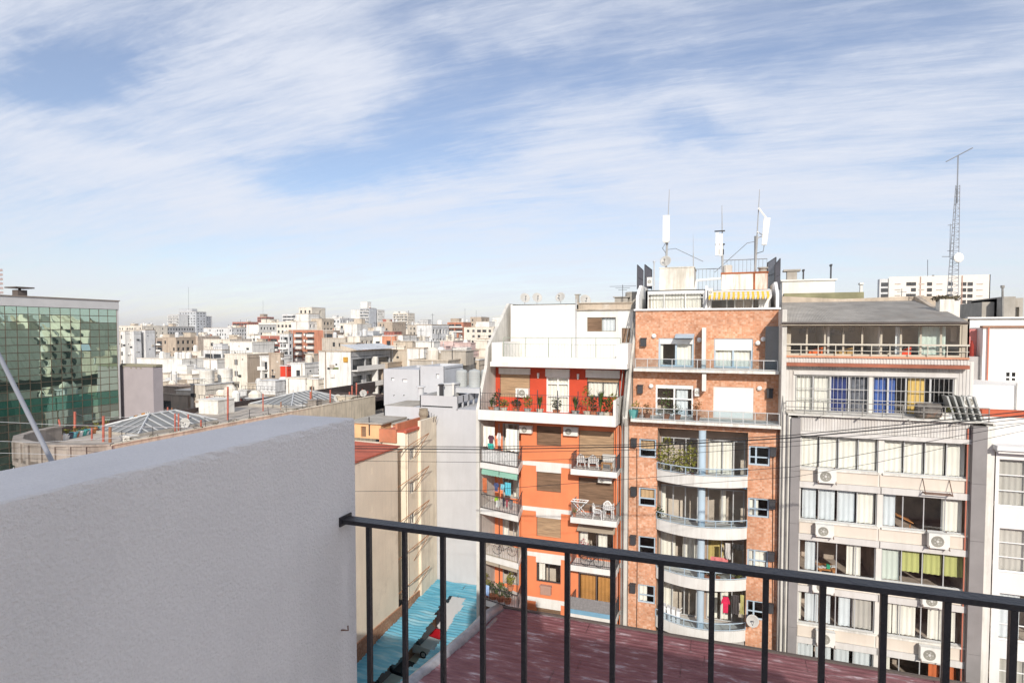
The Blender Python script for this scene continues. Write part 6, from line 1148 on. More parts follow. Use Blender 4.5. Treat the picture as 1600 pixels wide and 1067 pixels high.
# ================================================================= PURPLE-RED ROOF in front of the facades
PR = bpy.data.materials.new('worn_red_roof'); PR.use_nodes = True; t_ = PR.node_tree; bn = t_.nodes['Principled BSDF']; bn.inputs['Roughness'].default_value = .6
tc_ = t_.nodes.new('ShaderNodeTexCoord'); mp_ = t_.nodes.new('ShaderNodeMapping'); mp_.inputs['Scale'].default_value = (.9, 3.2, 1); mp_.inputs['Rotation'].default_value = (0, 0, .12); t_.links.new(tc_.outputs['Object'], mp_.inputs[0]); nz = t_.nodes.new('ShaderNodeTexNoise'); nz.inputs['Scale'].default_value = .9; nz.inputs['Detail'].default_value = 9; nz.inputs['Roughness'].default_value = .68; t_.links.new(mp_.outputs[0], nz.inputs['Vector'])
rp = t_.nodes.new('ShaderNodeValToRGB'); rp.color_ramp.elements[0].position = .35; rp.color_ramp.elements[0].color = (.15, .052, .062, 1); rp.color_ramp.elements[1].position = .70; rp.color_ramp.elements[1].color = (.48, .41, .44, 1); e_ = rp.color_ramp.elements.new(.56); e_.color = (.225, .10, .11, 1); t_.links.new(nz.outputs[0], rp.inputs[0]); t_.links.new(rp.outputs[0], bn.inputs['Base Color'])
rf = thing('warehouse_roof', 'worn purplish red sheet metal roof below the railing', 'roof', (0, 28, H-17.2)); zq = H-16.9; rd = random.Random(7)
y = 33.3; r_ = 0
while y > 21:
    y2 = y-1.3; x = -13.0-(33.3-y)*.13+.3
    for c_ in range(8):
        xe = x+5.6+(.9 if (r_ % 2 and c_ == 0) else 0); m = MB(); rows = []; dz = rd.uniform(-.012, .012)
        n = 13
        for j in range(n):
            yy = y2-.05+(y-y2+.08)*j/(n-1); rows.append([(x+.01, yy, zq+(.032 if j % 3 == 1 else 0)+dz+.03*j/n), ((x+xe)/2, yy, zq+(.032 if j % 3 == 1 else 0)+dz+.03*j/n+.01), (xe-.01, yy, zq+(.032 if j % 3 == 1 else 0)+dz+.03*j/n)])
        m.grid(rows); part('roof_sheet', m, PR, rf); x = xe
    y = y2; r_ += 1
m = MB(); m.box(-14.4, 30, 8, 21.1, zq-.2, zq+.02); part('roof_field', m, PR, rf); m = MB(); m.box(-13, 30, 33.32, 33.5, zq-.3, zq+.12); part('roof_flashing', m, M('dark_gutter', (.12, .1, .09)), rf)
m = MB(); m.box(-13.3, 30, 8, 33.3, 0, zq-.25); part('wall', m, CONC, rf)
m = MB(); pts = [onZ(762, 962, zq+.1), onZ(736, 989, zq), onZ(696, 1024, zq-.05), onZ(644, 1067, zq-.1), onZ(600, 1100, zq-.2)]
pts = [Vector((q.x-.02, q.y, q.z)) for q in pts]; m.tube([tuple(pts[0]+Vector((.3, 1.2, -.1)))]+[tuple(q) for q in pts], .34, 14); m.tube([tuple(q+Vector((.55, 0, -.12))) for q in pts], .14, 8)
single('roof_gutter', m, M('grey_zinc', (.33, .34, .37), var=.15, rough=.4, metal=.3, scale=3), 'fat grey metal roll along the edge between blue and red roofs', 'gutter', smooth=True)
# ================================================================= CABLES across the view
CAB = M('cable_black', (.03, .03, .032)); rd = random.Random(2)
for i, (pts, lb, r) in enumerate((([(480, 696.5), (750, 698), (985, 694.5), (1235, 680), (1420, 662), (1640, 638)], 'topmost of the black cables crossing in front of the facades', .014), ([(480, 700), (750, 702), (985, 698), (1235, 684), (1420, 667), (1640, 645)], 'thickest black cable, second from the top, crossing facades', .02), ([(480, 704.5), (750, 707), (985, 703), (1235, 690), (1430, 672), (1640, 650)], 'third cable from the top, crossing the facades', .01),
        ([(480, 719), (750, 722), (985, 714), (1240, 697), (1430, 678), (1640, 656)], 'fourth thin cable from the top, crossing the facades', .008), ([(480, 768), (750, 766), (985, 748), (1240, 729), (1372, 705), (1480, 684), (1640, 655)], 'lowest thin cable, steepest at the right side', .009), ([(985, 762), (1240, 745), (1372, 722), (1640, 664)], 'faint thin cable under the lowest one on the right', .007))):
    m = MB(); m.tube([tuple(onY(x, y, 21+i*.25)) for x, y in pts], r, 5); single('overhead_cable', m, CAB, lb, 'cable')
for i, (pts, lb) in enumerate((([(-60, 656), (100, 664), (300, 668)], 'upper pale wire over the glass building'), ([(-60, 687), (60, 691), (200, 683)], 'middle pale wire over the glass building'), ([(-60, 706), (60, 709), (150, 712)], 'lower pale wire over the glass building'))):
    m = MB(); m.tube([tuple(onY(x, y, 23)) for x, y in pts], .014, 5); single('overhead_wire', m, ALU, lb, 'cable')
# ================================================================= OLD CORNER BUILDING with roof yard
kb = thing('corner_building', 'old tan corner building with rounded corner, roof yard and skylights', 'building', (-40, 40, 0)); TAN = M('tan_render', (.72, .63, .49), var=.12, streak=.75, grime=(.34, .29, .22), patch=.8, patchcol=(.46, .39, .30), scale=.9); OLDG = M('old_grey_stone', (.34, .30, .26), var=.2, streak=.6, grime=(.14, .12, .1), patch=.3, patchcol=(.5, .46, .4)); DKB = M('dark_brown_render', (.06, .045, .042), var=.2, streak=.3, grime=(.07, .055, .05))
zp = H-7.0; zf = H-8.0
front = [(-35, 25.6), (-36.2, 24.9), (-38, 24.3), (-40, 24.1), (-42, 24.5), (-43.6, 25.5), (-44.7, 27.2), (-45.2, 29)]
out_ = [(-35, 54.6)]+front+[(-47.8, 54.6)]
m = MB(); m.prism([(x, y, 0) for x, y in out_], (0, 0, zf-.02)); m.box(-47.8, -37, 54.61, 60, 0, zf-.02); part('wall_core', m, OLDG, kb)
m = MB(); m.box(-35.35, -34.97, 25.6, 54.6, zf-6, zp); m.box(-35.40, -34.93, 25.6, 54.65, zp, zp+.06); part('side_wall', m, TAN, kb)
m = MB(); m.box(-34.99, -34.95, 25.6, 54.6, 0, zf-6.02); part('lower_side_wall', m, TAN, kb)
def offs(pts, d):
    c = Vector((-40, 34)); r = []
    for x, y in pts: v = (Vector((x, y))-c).normalized(); r.append((x+v.x*d, y+v.y*d))
    return r
fo = offs(front, .0); fi = offs(front, -.4)
m = MB()
for (a, b_, c, d) in zip(fo, fo[1:], fi[1:], fi): m.hexa(((a[0], a[1], zf-.2), (b_[0], b_[1], zf-.2), (c[0], c[1], zf-.2), (d[0], d[1], zf-.2), (a[0], a[1], zp), (b_[0], b_[1], zp), (c[0], c[1], zp), (d[0], d[1], zp)))
part('parapet', m, OLDG, kb)
for nm, d0, z0, z1 in (('parapet_cap', .1, zp, zp+.12), ('cornice', .12, zf-.45, zf-.2), ('cornice', .45, zf-1.5, zf-1.35)):
    a_, i_ = offs(front, d0), offs(front, -.45); m = MB()
    for (a, b_, c, d) in zip(a_, a_[1:], i_[1:], i_): m.hexa(((a[0], a[1], z0), (b_[0], b_[1], z0), (c[0], c[1], z0), (d[0], d[1], z0), (a[0], a[1], z1), (b_[0], b_[1], z1), (c[0], c[1], z1), (d[0], d[1], z1)))
    part(nm, m, OLDG, kb)
m = MB(); a_, i_ = offs(front, .42), offs(front, .1)
m.grid([[(x, y, zf-.9) for x, y in i_], [(x, y, zf-1.35) for x, y in a_], [(x, y, zf-1.9) for x, y in offs(front, .3)], [(x, y, zf-2.3) for x, y in i_]]); part('swag_moulding', m, WHITE_OLD, kb)
for k in range(len(front)-1):                          # pilasters and recessed panels round the curved parapet
    a = Vector(fo[k]+(0,)); b_ = Vector(fo[k+1]+(0,)); n_ = 2 if (b_-a).length > 1.8 else 1
    for j in range(n_):
        c = a.lerp(b_, (j+.02)/n_); nrm = Vector((c.x+40, c.y-34, 0)).normalized(); tg = Vector((-nrm.y, nrm.x, 0)); m = MB(); c0 = c+nrm*.0
        m.hexa([tuple(c0+tg*s*.12+nrm*o_+Vector((0, 0, z))) for z in (zf-.2, zp-.01) for s, o_ in ((-1, .1), (1, .1), (1, -.05), (-1, -.05))]); part('pilaster', m, OLDG, kb)
m = MB(); m.hexa(((-48.3, 29, zf-1), (-48.0, 29, zf-1), (-48.0, 75, zf-1), (-48.3, 75, zf-1), (-48.3, 29, zp-.5), (-48.0, 29, zp-.5), (-48.0, 75, zp-.5), (-48.3, 75, zp-.5))); m.hexa(((-48.3, 29.05, zf-1), (-45.1, 28.6, zf-1), (-45.1, 29, zf-1), (-48.3, 29.5, zf-1), (-48.3, 29.05, zp-.4), (-45.1, 28.6, zp), (-45.1, 29, zp), (-48.3, 29.5, zp-.4)))
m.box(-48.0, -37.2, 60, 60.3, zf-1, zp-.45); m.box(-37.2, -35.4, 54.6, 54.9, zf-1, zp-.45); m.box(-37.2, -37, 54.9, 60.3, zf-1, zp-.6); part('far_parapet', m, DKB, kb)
m = MB(); m.prism([(x, y, zf-.1) for x, y in [(-35.3, 54.6)]+offs(front, -.3)+[(-48, 29.4), (-48, 54.6)]], (0, 0, .1)); m.box(-48, -37.2, 54.61, 60, zf-.1, zf); part('roof_deck', m, M('roof_deck', (.46, .41, .35), var=.2, patch=.9, patchcol=(.24, .21, .19), scale=.9), kb)
m = MB(); m.box(-60, -48.31, 29.5, 31, 0, 4); 
RIB = M('skylight_rib', (.50, .51, .51), var=.05, rough=.4); SKG = M('skylight_sheet', (.20, .205, .20), var=.1, rough=.35)
def skylight(x0, x1, y0, y1, z0, hgt, label, hip=.42):
    t = thing('skylight', label, 'skylight', ((x0+x1)/2, (y0+y1)/2, z0)); xm = (x0+x1)/2; L_ = y1-y0; r0 = Vector((xm, y0+L_*hip, z0+hgt)); r1 = Vector((xm, y1-L_*hip*.6, z0+hgt)); A = Vector((x0, y0, z0)); B = Vector((x1, y0, z0)); C_ = Vector((x1, y1, z0)); D_ = Vector((x0, y1, z0))
    for fc in ((A, B, r0), (B, C_, r1, r0), (C_, D_, r1), (D_, A, r0, r1)): m = MB(); m.poly([tuple(q) for q in fc]); part('slope', m, SKG, t)
    for (e0, e1, t0, t1) in ((A, B, r0, r0), (B, C_, r0, r1), (D_, A, r1, r0), (C_, D_, r1, r1)):
        n = max(4, int((e1-e0).length/.75)); 
        for k in range(n+1):
            f = k/n; b0 = e0.lerp(e1, f)
            if (t0-t1).length < .01: # hip end: ribs run up square to the eave and stop at the hip
                g = 1-abs(2*f-1); tp = Vector((b0.x, e0.y+(t0.y-e0.y)*g, z0+hgt*g))
            else:
                y_ = b0.y; ya, yb_ = sorted((t0.y, t1.y)); g = 1 if ya <= y_ <= yb_ else ((y_-y0)/(ya-y0) if y_ < ya else (y1-y_)/(y1-yb_)); tp = Vector((b0.x+(xm-b0.x)*g, y_, z0+hgt*g))
            if (tp-b0).length > .2: m = MB(); m.bar(tuple(b0+Vector((0, 0, .04))), tuple(tp+Vector((0, 0, .05))), .07); part('rib', m, RIB, t)
    m = MB()
    for a, b_ in ((A, r0), (B, r0), (C_, r1), (D_, r1), (r0, r1)): m.bar(tuple(a+Vector((0, 0, .04))), tuple(b_+Vector((0, 0, .06))), .12)
    part('ridge', m, RIB, t); m = MB(); m.box(x0-.1, x1+.1, y0-.1, y0, z0-.35, z0+.05); m.box(x1, x1+.1, y0, y1, z0-.35, z0+.05); m.box(x0-.1, x0, y0, y1, z0-.35, z0+.05); part('curb', m, CONC, t)
skylight(-47, -41.6, 32.6, 40, zf+.15, .95, 'nearer ribbed grey hip skylight on the old corner building roof')
skylight(-47, -41.6, 49.5, 58, zf+.25, .85, 'farther ribbed grey skylight near the end of the corner building')
REDP = M('red_post', (.46, .14, .10), var=.25, scale=3); RUSTP = M('rust_post', (.34, .16, .09), var=.25)
lab = ['red post at the far left inside the curved parapet', 'leaning pinkish post left of the tallest near post', 'tall red post standing clear before the glass building', 'short red post before the dark parapet, right of tall one', 'red post with bright bulge beside the potted plants', 'thick rusty post at the corner of the tan wall', 'thin red post left of the small roof tank', 'rusty post just right of the hanging laundry', 'red post of a close pair beyond the near skylight, left', 'red post of a close pair beyond the near skylight, right', 'red post with wires right of the near dish', 'short red stump at the edge of the tan wall', 'tallest thin red pole before the white roof building', 'red post left in front of the far skylight', 'rusty post by the second skylight ridge', 'red post right in front of the far skylight', 'thin rusty post behind the far skylight end', 'rusty post before the big blank white building', 'thick orange post of a group left of roof end', 'tall orange post in the middle of roof end', 'tallest orange post near the dish at roof end', 'thin leaning orange post near the end dish', 'stub of red post behind the end dish', 'last red stump at the end of the tan wall']
P_ = [(54, 684, 674, .11), (97, 685, 655, .1), (117, 683, 643, .13), (143.5, 687, 669, .1), (161.5, 690, 650, .13), (172, 694, 667, .16), (262, 655, 636, .1), (268.5, 651, 637, .1), (273.5, 674, 646, .1), (279, 674, 646, .1), (294, 664, 647, .1), (314, 668, 656, .12), (356, 656, 604, .14), (411, 642, 615, .1), (439, 640, 628, .1), (485, 636, 612, .13), (487, 630, 603, .09), (516, 631, 609, .13), (546, 625, 612, .13), (550, 624, 603, .13), (557, 622, 598, .14), (562, 621, 612, .09), (566, 620, 608, .1), (574.5, 619, 611, .14)]
for i, ((x, y0, y1, r), lb) in enumerate(zip(P_, lab)):
    q = onZ(x, y0, zf); q.x = max(-47.6, min(-35.2, q.x)); 
    dq = onY(x, y0, q.y); s = (Vector((dq.x, dq.y, dq.z))); top = onY(x if i != 1 else 92, y1, dq.y); m = MB(); m.tube([(s.x, s.y, min(s.z, zf)), tuple(top)], r*.62, 8); single('post', m, RUSTP if i in (5, 7, 14, 16) else REDP, lb, 'post')
for i in range(17):                                     # row of potted plants
    f = i/16; x = 88+(170-88)*f; y = 686.5-(686.5-668)*f**1.2; q = onZ(x, y, zf+.1)
    if i % 3 == 0: plant(q.x, q.y, zf, .5, .35, ['spiky yellow plant at the near end of the roof yard pot row', 'yellow plant in the fourth pot of the roof yard row', 'yellow leafy plant in the middle of the roof yard pot row', 'yellow-green plant right of the middle of the pot row', 'yellow plant in an upper pot of the roof yard row', 'plant in the topmost pot before the dark parapet'][i//3], LEAFY, [TERRA, CLEANW][i % 2], seed=170+i, n=26, s=.12)
    else:
        m = MB(); r = .22+.06*(i % 3); m.lathe((q.x, q.y, zf), ((r*.7, 0), (r, .36), (r*1.08, .36), (r*1.08, .42), (r*.8, .42)), 10); single('flower_pot', m, [M('pot_blue', (.15, .42, .48)), M('pot_orange', (.65, .28, .12)), CLEANW, M('pot_teal', (.10, .40, .36)), M('pot_dark', (.1, .12, .16))][i % 5], ['', 'orange pot second from the near end of the pot row', 'white pot third from the near end of the pot row', '', 'dark pot fifth from the near end of the pot row', 'blue pot sixth from the near end of the pot row', '', 'white pot just left of the middle of the pot row', 'teal pot in the middle of the pot row', '', 'blue pot right of the middle of the pot row', 'orange pot near the short red post', '', 'teal pot left of the bulged red post', 'dark pot right behind the bulged red post', '', 'blue pot at the far end of the pot row'][i], 'pot')
for (x, y, lb) in ((290, 672, 'pale dish beside the close pair of red posts'), (528, 630, 'white dish at the edge of the tan wall below white building'), (568, 622, 'dish among the orange posts at the roof end'), (541, 611, 'small dish on the foot of the blank white building')):
    q = onZ(x, y, zf+.4); q.x = min(q.x, -35.2); q = onY(x, y, q.y) if y != 611 else onY(x, y, 84); dish((q.x, q.y, q.z), .40, (.3, -.9, .2), lb)
for i, (x0, c_, lb) in enumerate(((201, (.55, .68, .72), 'pale blue towel at the left end of the roof laundry'), (208, (.55, .30, .10), 'brown patterned cloth on the roof laundry line'), (214, (.7, .7, .66), 'white cloth in the middle of the roof laundry line'), (219.5, (.75, .32, .04), 'bright orange cloth on the roof laundry line'), (225, (.66, .64, .60), 'large pale sheet at the right end of the roof laundry'))):
    pk = Pl('X', -47.9); a = pk.pix(x0, 643); e = pk.pix(x0+(5.5 if i < 4 else 8), 655); cloth(pk, a[0], e[0], zp-.5-.75, zp-.5+.12+.05*i, .12, cmat('roof%d' % i, c_), lb, seed=i)
# ================================================================= GREEN GLASS BUILDING
gt = thing('office_building', 'green mirrored glass office building at the left edge', 'building', (-80, 50, 0)); XG = -75.0; p = Pl('X', XG)
ya = p.pix(25.5, 480)[0]; yb = p.pix(181.6, 480)[0]; cw_ = (yb-ya)/10; yr = p.pix(183.5, 480)[0]; zt = p.pix(92, 480.5)[1]; zt2 = p.pix(92, 465)[1]; rh = (p.pix(92, 480.5)[1]-p.pix(92, 618)[1])/12
def mirror(name, tint, base, mixf):
    g = bpy.data.materials.new(name); g.use_nodes = True; t_ = g.node_tree; n = t_.nodes; l = t_.links; b = n['Principled BSDF']; b.inputs['Base Color'].default_value = base+(1,); b.inputs['Roughness'].default_value = .05
    gl = n.new('ShaderNodeBsdfGlossy'); gl.inputs[0].default_value = tint+(1,); gl.inputs['Roughness'].default_value = .015; mx_ = n.new('ShaderNodeMixShader'); mx_.inputs[0].default_value = mixf; l.new(b.outputs[0], mx_.inputs[1]); l.new(gl.outputs[0], mx_.inputs[2])
    tcn = n.new('ShaderNodeTexCoord'); oi = n.new('ShaderNodeObjectInfo'); ad = n.new('ShaderNodeVectorMath'); ad.operation = 'ADD'; l.new(tcn.outputs['Object'], ad.inputs[0]); sc_ = n.new('ShaderNodeVectorMath'); sc_.operation = 'SCALE'; sc_.inputs['Scale'].default_value = .08; l.new(oi.outputs['Location'], sc_.inputs[0]); l.new(sc_.outputs[0], ad.inputs[1])
    nz = n.new('ShaderNodeTexNoise'); nz.inputs['Scale'].default_value = .30; nz.inputs['Detail'].default_value = 1.5; l.new(ad.outputs[0], nz.inputs['Vector']); bp = n.new('ShaderNodeBump'); bp.inputs['Strength'].default_value = .6; bp.inputs['Distance'].default_value = .035; l.new(nz.outputs[0], bp.inputs['Height']); l.new(bp.outputs[0], gl.inputs['Normal'])
    l.new(mx_.outputs[0], n['Material Output'].inputs[0]); return g
MG = mirror('mirror_glass', (.62, .80, .68), (.04, .12, .095), .84); MG2 = mirror('spandrel_glass', (.20, .42, .32), (.015, .10, .075), .45); MG3 = mirror('dark_mirror_glass', (.42, .50, .42), (.03, .06, .05), .62); POST = M('glazing_bar', (.16, .12, .08), rough=.5)
m = MB(); m.box(XG-30, XG-.12, ya-cw_*9, yr-.02, 0, zt); part('core', m, M('dim_room', (.12, .11, .1)), gt)
m = MB(); m.box(XG-30, XG+.15, ya-cw_*9, yr+.1, zt, zt2-.12); m.box(XG-.1, XG+.05, yb+.02, yr+.08, 0, zt-.001); part('fascia', m, M('white_metal_fascia', (.62, .61, .60), var=.04), gt)
m = MB(); m.box(XG-30, XG+.25, ya-cw_*9, yr+.2, zt2-.12, zt2); part('roof_edge', m, M('brown_edge', (.30, .25, .21)), gt)
rd = random.Random(21); me = {}; NC, NR = 15, 22
for mt in (MG, MG2, MG3):
    q = MB(); q.box(-.05, 0, -cw_/2+.04, cw_/2-.04, -rh/2+.035, rh/2-.035); me[mt.name] = q.mesh('pane', (0, 0, 0), [mt])
for c in range(NC):
    for r in range(NR):
        u = yb-cw_*(c+.5); v = zt-rh*(r+.5)-.02; mt = MG2 if r in (12, 13) else (MG3 if r > 13 and rd.random() < .8 else MG)
        if r == 5 and c == 3: mt = MG
        o = part('pane', me[mt.name], mt, gt, loc=(XG, u, v)); o.rotation_euler = (0, rd.gauss(0, .004), rd.gauss(0, .005))
        if r == 5 and c == 3: o.rotation_euler = (0, R_(-14), 0)
m = MB()
for c in range(NC+1): m.box(XG-.1, XG+.02, yb-cw_*c-.022, yb-cw_*c+.022, zt-rh*NR, zt)
for r in range(NR+1): m.box(XG-.1, XG+.015, yb-cw_*NC, yb, zt-rh*r-.022, zt-rh*r+.022)
part('glazing_bars', m, POST, gt)
q = onX(31, 462, XG-3); m = MB(); m.box(q.x-.5, q.x+.5, q.y-.5, q.y+.5, zt2, zt2+.8); m.box(q.x-1, q.x+1, q.y-1, q.y+1, zt2+1.0, zt2+1.15); m.box(q.x-.1, q.x+.1, q.y-.1, q.y+.1, zt2+.8, zt2+1.0); single('roof_vent', m, M('dark_gutter', (.12, .1, .09)), 'small dark capped vent on top of the glass building', 'vent')
t = thing('red_white_mast', 'banded pale mast top cut by the left edge of picture', 'antenna mast', tuple(onX(-3, 465, XG-8))); q = onX(-2, 465, XG-8); m = MB()
for k in range(7): m.box(q.x-.3, q.x+.3, q.y-.3, q.y+.35, zt2+.6*k*.9, zt2+.6*k*.9+.28)
m.tube([(q.x, q.y, zt2-1), (q.x, q.y, zt2+4.2)], .08, 6); part('mast', m, M('pale_pink', (.72, .6, .56)), t)
# plain lavender-grey wall beside it
p = Pl('Y', 57.0); a = p.rect(183.0, 572, 240.5, 640); m = MB(); m.box(a[0], a[1], 57, 58.4, 0, a[3]); b = thing('building', 'plain windowless lavender grey wall right of the glass building', 'building', (a[0], 60, 0)); part('wall', m, M('lavender_grey', (.40, .36, .37), var=.04), b); m = MB(); m.box(a[0]-.1, a[1]+.1, 56.9, 57.4, a[3], a[3]+.15)
for x in (192, 204, 212, 219): u_ = p.pix(x, 573)[0]; m.box(u_, u_+.25, 56.95, 57.0, a[3]-.25, a[3]-.1)
m.box(a[0], a[1], 57.5, 58.4, a[3]-.1, a[3]+.3); part('wall_cap', m, M('mossy_edge', (.30, .28, .2)), b)

# clutter of the roof yard: wire fence along the tan wall, pipes, boxes, tanks
t = thing('wire_fence', 'sagging black wire fence along the top of the tan side wall', 'fence', (-35.2, 40, zp)); m = MB()
for k in range(14): y = 26.5+2.1*k; m.tube([(-35.2, y, zp), (-35.2+.05*(k % 3-1), y, zp+.75)], .022, 4)
part('fence_post', m, DARKM, t); m = MB()
for j in range(3): m.tube([(-35.2, 26.5+1.05*k, zp+.25+.22*j-(.08 if k % 2 else 0)) for k in range(27)], .009, 4)
part('wire', m, DARKM, t)
for (x, y, w_, d_, h_, mt, lb) in ((-37.2, 44.5, 1.6, 1.4, .9, CONC, 'low concrete roof box between the two skylights'), (-38.5, 49.2, 1.0, .9, 1.0, OLDG, 'old grey roof box left of the far skylight'), (-37.0, 52.6, 1.9, 1.2, 1.1, BEIGEC, 'stained beige roof box at the end of the tan wall'), (-46.4, 44.6, 2.4, 2.0, 1.3, WHITE_OLD, 'white roof hut between the skylights at the dark parapet'), (-40.5, 31.0, .9, .6, .35, WHITE_OLD, 'small white chest on the roof yard near the rusty post')):
    m = MB(); m.box(x-w_/2, x+w_/2, y-d_/2, y+d_/2, zf, zf+h_); m.box(x-w_/2-.08, x+w_/2+.08, y-d_/2-.08, y+d_/2+.08, zf+h_, zf+h_+.08); single('roof_box', m, mt, lb, 'box')
for (x, y, r, h_, lb) in ((-38.0, 46.4, .55, .9, 'squat white round tank beyond the near skylight'), (-36.8, 56.5+-2.6, .3, .9, 'slim pale drum among the posts at the roof end')):
    m = MB(); m.lathe((x, y, zf), ((r, 0), (r*1.04, h_*.5), (r, h_*.9), (r*.6, h_)), 14); single('water_tank', m, WHITE_OLD, lb, 'water tank')
m = MB(); m.tube([(-35.7, 27, zf+.12), (-35.7, 36, zf+.15), (-36.4, 44, zf+.12), (-36.0, 53, zf+.15)], .06, 6); m.tube([(-36.1, 30, zf+.08), (-37.8, 38, zf+.1), (-37.2, 53, zf+.08)], .04, 6); single('roof_pipe', m, M('dirty_pipe', (.28, .27, .25)), 'grey pipes lying along the roof deck of the corner building', 'pipe')
m = MB()
for (a, c) in (((117, 645), (161.5, 652)), ((161.5, 652), (262, 640)), ((273, 648), (294, 650)), ((294, 650), (356, 612))):
    A_ = onY(*a, 40); B_ = onY(*c, 44); m.tube([tuple(A_), tuple(A_.lerp(B_, .5)-Vector((0, 0, .35))), tuple(B_)], .012, 4)
single('clothes_wire', m, ALU, 'slack wires strung between the red roof posts', 'wire')
rd = random.Random(31); m = MB()
for k in range(16): leaves(m, (-35.25+rd.uniform(-.1, .1), 27+1.7*k, zp+.1), .22, .5, .1, 26, .07, rd)
single('weeds', m, M('dead_weed', (.13, .11, .07)), 'dry weeds growing along the top of the tan wall', 'weeds')
# ================================================================= THE CITY BEYOND
CC = {'white': (.82, .80, .75), 'cream': (.76, .70, .60), 'beige': (.58, .50, .40), 'tan': (.50, .41, .32), 'grey': (.46, .46, .46), 'pale': (.70, .70, .69), 'brown': (.38, .30, .24), 'brick': (.50, .22, .14), 'red': (.44, .17, .13), 'pink': (.66, .50, .46), 'orange': (.62, .28, .17), 'dark': (.22, .19, .17), 'steel': (.56, .58, .60), 'old': (.50, .45, .38)}
CM = {k: M('city_'+k, v, var=.10, scale=.35, streak=.7, grime=tuple(x*.48 for x in v), patch=.6, patchcol=tuple(x*.66 for x in v)) for k, v in CC.items()}
PANED = M('far_window', (.045, .05, .055), rough=.15, spec=.6, var=.3, scale=2); ROOFC = M('city_roof', (.34, .30, .26), var=.3, scale=.3, patch=.6, patchcol=(.55, .5, .44)); SLABM = M('city_slab', (.72, .70, .66), var=.06)
def city(x0, x1, yt, Yd, col, label, front='win', side='win', depth=12, n=6, clutter=3, seed=0, sidecol=None, fs=2.9, ww=1.25, gap=2.4, name='building', cat='building', hut=None, parapet=.5, mm=None):
    rd = random.Random(hash((x0, yt)) % 9999 if not seed else seed); q = Pl('Y', Yd); a = q.pix(x0, yt)[0]; e = q.pix(x1, yt)[0]; z = q.pix((x0+x1)/2, yt)[1]
    b = thing(name, label, cat, ((a+e)/2, Yd+depth/2, 0)); cm_ = mm or CM[col]; sm = CM[sidecol] if sidecol else cm_
    ps = Pl('X', e); ph = .9 if parapet else .0
    def layout(u0, u1, kind):
        hs = []; w_ = u1-u0
        if kind == 'blank' or w_ < 1.5: return hs
        ng = max(1, int(w_/gap)); off = (w_-(ng*gap))/2
        for f in range(n):
            zt_ = z-ph-.55-fs*f
            if zt_-1.5 < 1: break
            if kind in ('band', 'balc'):
                ns = max(1, int(w_/3.6)); sw = (w_-.8)/ns
                for g in range(ns): hs.append((u0+.4+sw*g+.12, u0+.4+sw*(g+1)-.12-(.9 if kind == 'balc' and (g+f) % 3 == 1 and sw > 2.5 else 0), zt_-1.5-(.35 if kind == 'balc' else 0), zt_))
                continue
            for g in range(ng):
                if kind == 'few' and rd.random() < .38: continue
                if rd.random() < .06: continue
                c = u0+off+gap*(g+.5); k = ww*(rd.choice((.8, 1, 1, 1.3)) if kind != 'few' else .8); hs.append((c-k/2, c+k/2, zt_-1.4, zt_))
        return hs
    hf = layout(a, e, front); hs_ = layout(Yd, Yd+depth, side)
    m = MB(); lo = z-ph-fs*n-1
    wall(m, q, a, e, max(0, lo), z, hf, .3); 
    if lo > 0: m.pbox(q, a, e, 0, lo, -.3, 0)
    m.box(a-.02, a, Yd, Yd+depth, 0, z); m.box(a, e, Yd+depth-.2, Yd+depth, 0, z); m.box(a, e, Yd+.25, Yd+depth-.2, z-ph-.2, z-ph-.1) ; m.box(a, e, Yd+.2, Yd+.25, z-ph-.2, z-.01); m.box(e-.25, e-.2, Yd+.25, Yd+depth-.2, z-ph-.2, z-.01)
    if sm is cm_: wall(m, ps, Yd, Yd+depth, 0, z, hs_, .3)
    w_ = part('wall', m, cm_, b)
    if sm is not cm_: m = MB(); wall(m, ps, Yd, Yd+depth, 0, z, hs_, .3); part('side_wall', m, sm, b)
    if Yd < 175:
        for h in hf[:60]: m = MB(); m.pbox(q, h[0], h[1], h[2], h[3], -.3, -.27); frame(m, q, h, -.26, .06, .04, (.5,)); part('window', m, [PANED], b)
        for h in hs_[:40]: m = MB(); m.pbox(ps, h[0], h[1], h[2], h[3], -.3, -.27); part('window', m, PANED, b)
    elif hf or hs_:
        m = MB()
        for h in hf: m.pbox(q, h[0], h[1], h[2], h[3], -.3, -.27)
        for h in hs_: m.pbox(ps, h[0], h[1], h[2], h[3], -.3, -.27)
        part('window_panes', m, PANED, b, kind='stuff')
    for (kind, pl, u0, u1, hh) in ((front, q, a, e, hf), (side, ps, Yd, Yd+depth, hs_)):
        if kind in ('balc', 'balc2'):
            for h in sorted({(round(q_[2], 3)) for q_ in hh}) if hh else ():
                m = MB(); m.pbox(pl, u0+.2, u1-.2, h-.2, h, 0, 1.2); m.pbox(pl, u0+.2, u1-.2, h, h+.7, 1.12, 1.2); part('balcony', m, SLABM if Yd < 400 else SLABM, b)
            m = MB(); k = max(2, int((u1-u0)/4.5))
            for j in range(1, k): u = u0+(u1-u0)*j/k; m.pbox(pl, u-.12, u+.12, (min(q_[2] for q_ in hh) if hh else z-10), z-ph-.3, 0, 1.15)
            part('balcony_divider', m, cm_, b)
    m = MB(); m.box(a+.3, e-.3, Yd+.3, Yd+depth-.3, z-ph-.1, z-ph-.05); part('roof', m, ROOFC, b)
    zr_ = z-ph
    m = MB(); m.box(a-.12, e+.12, Yd-.12, Yd-.003, z-.16, z+.04); m.box(e+.003, e+.12, Yd-.003, Yd+depth, z-.16, z+.04); part('cornice', m, CM[rd.choice(['cream', 'beige', 'pale', 'tan'])], b)
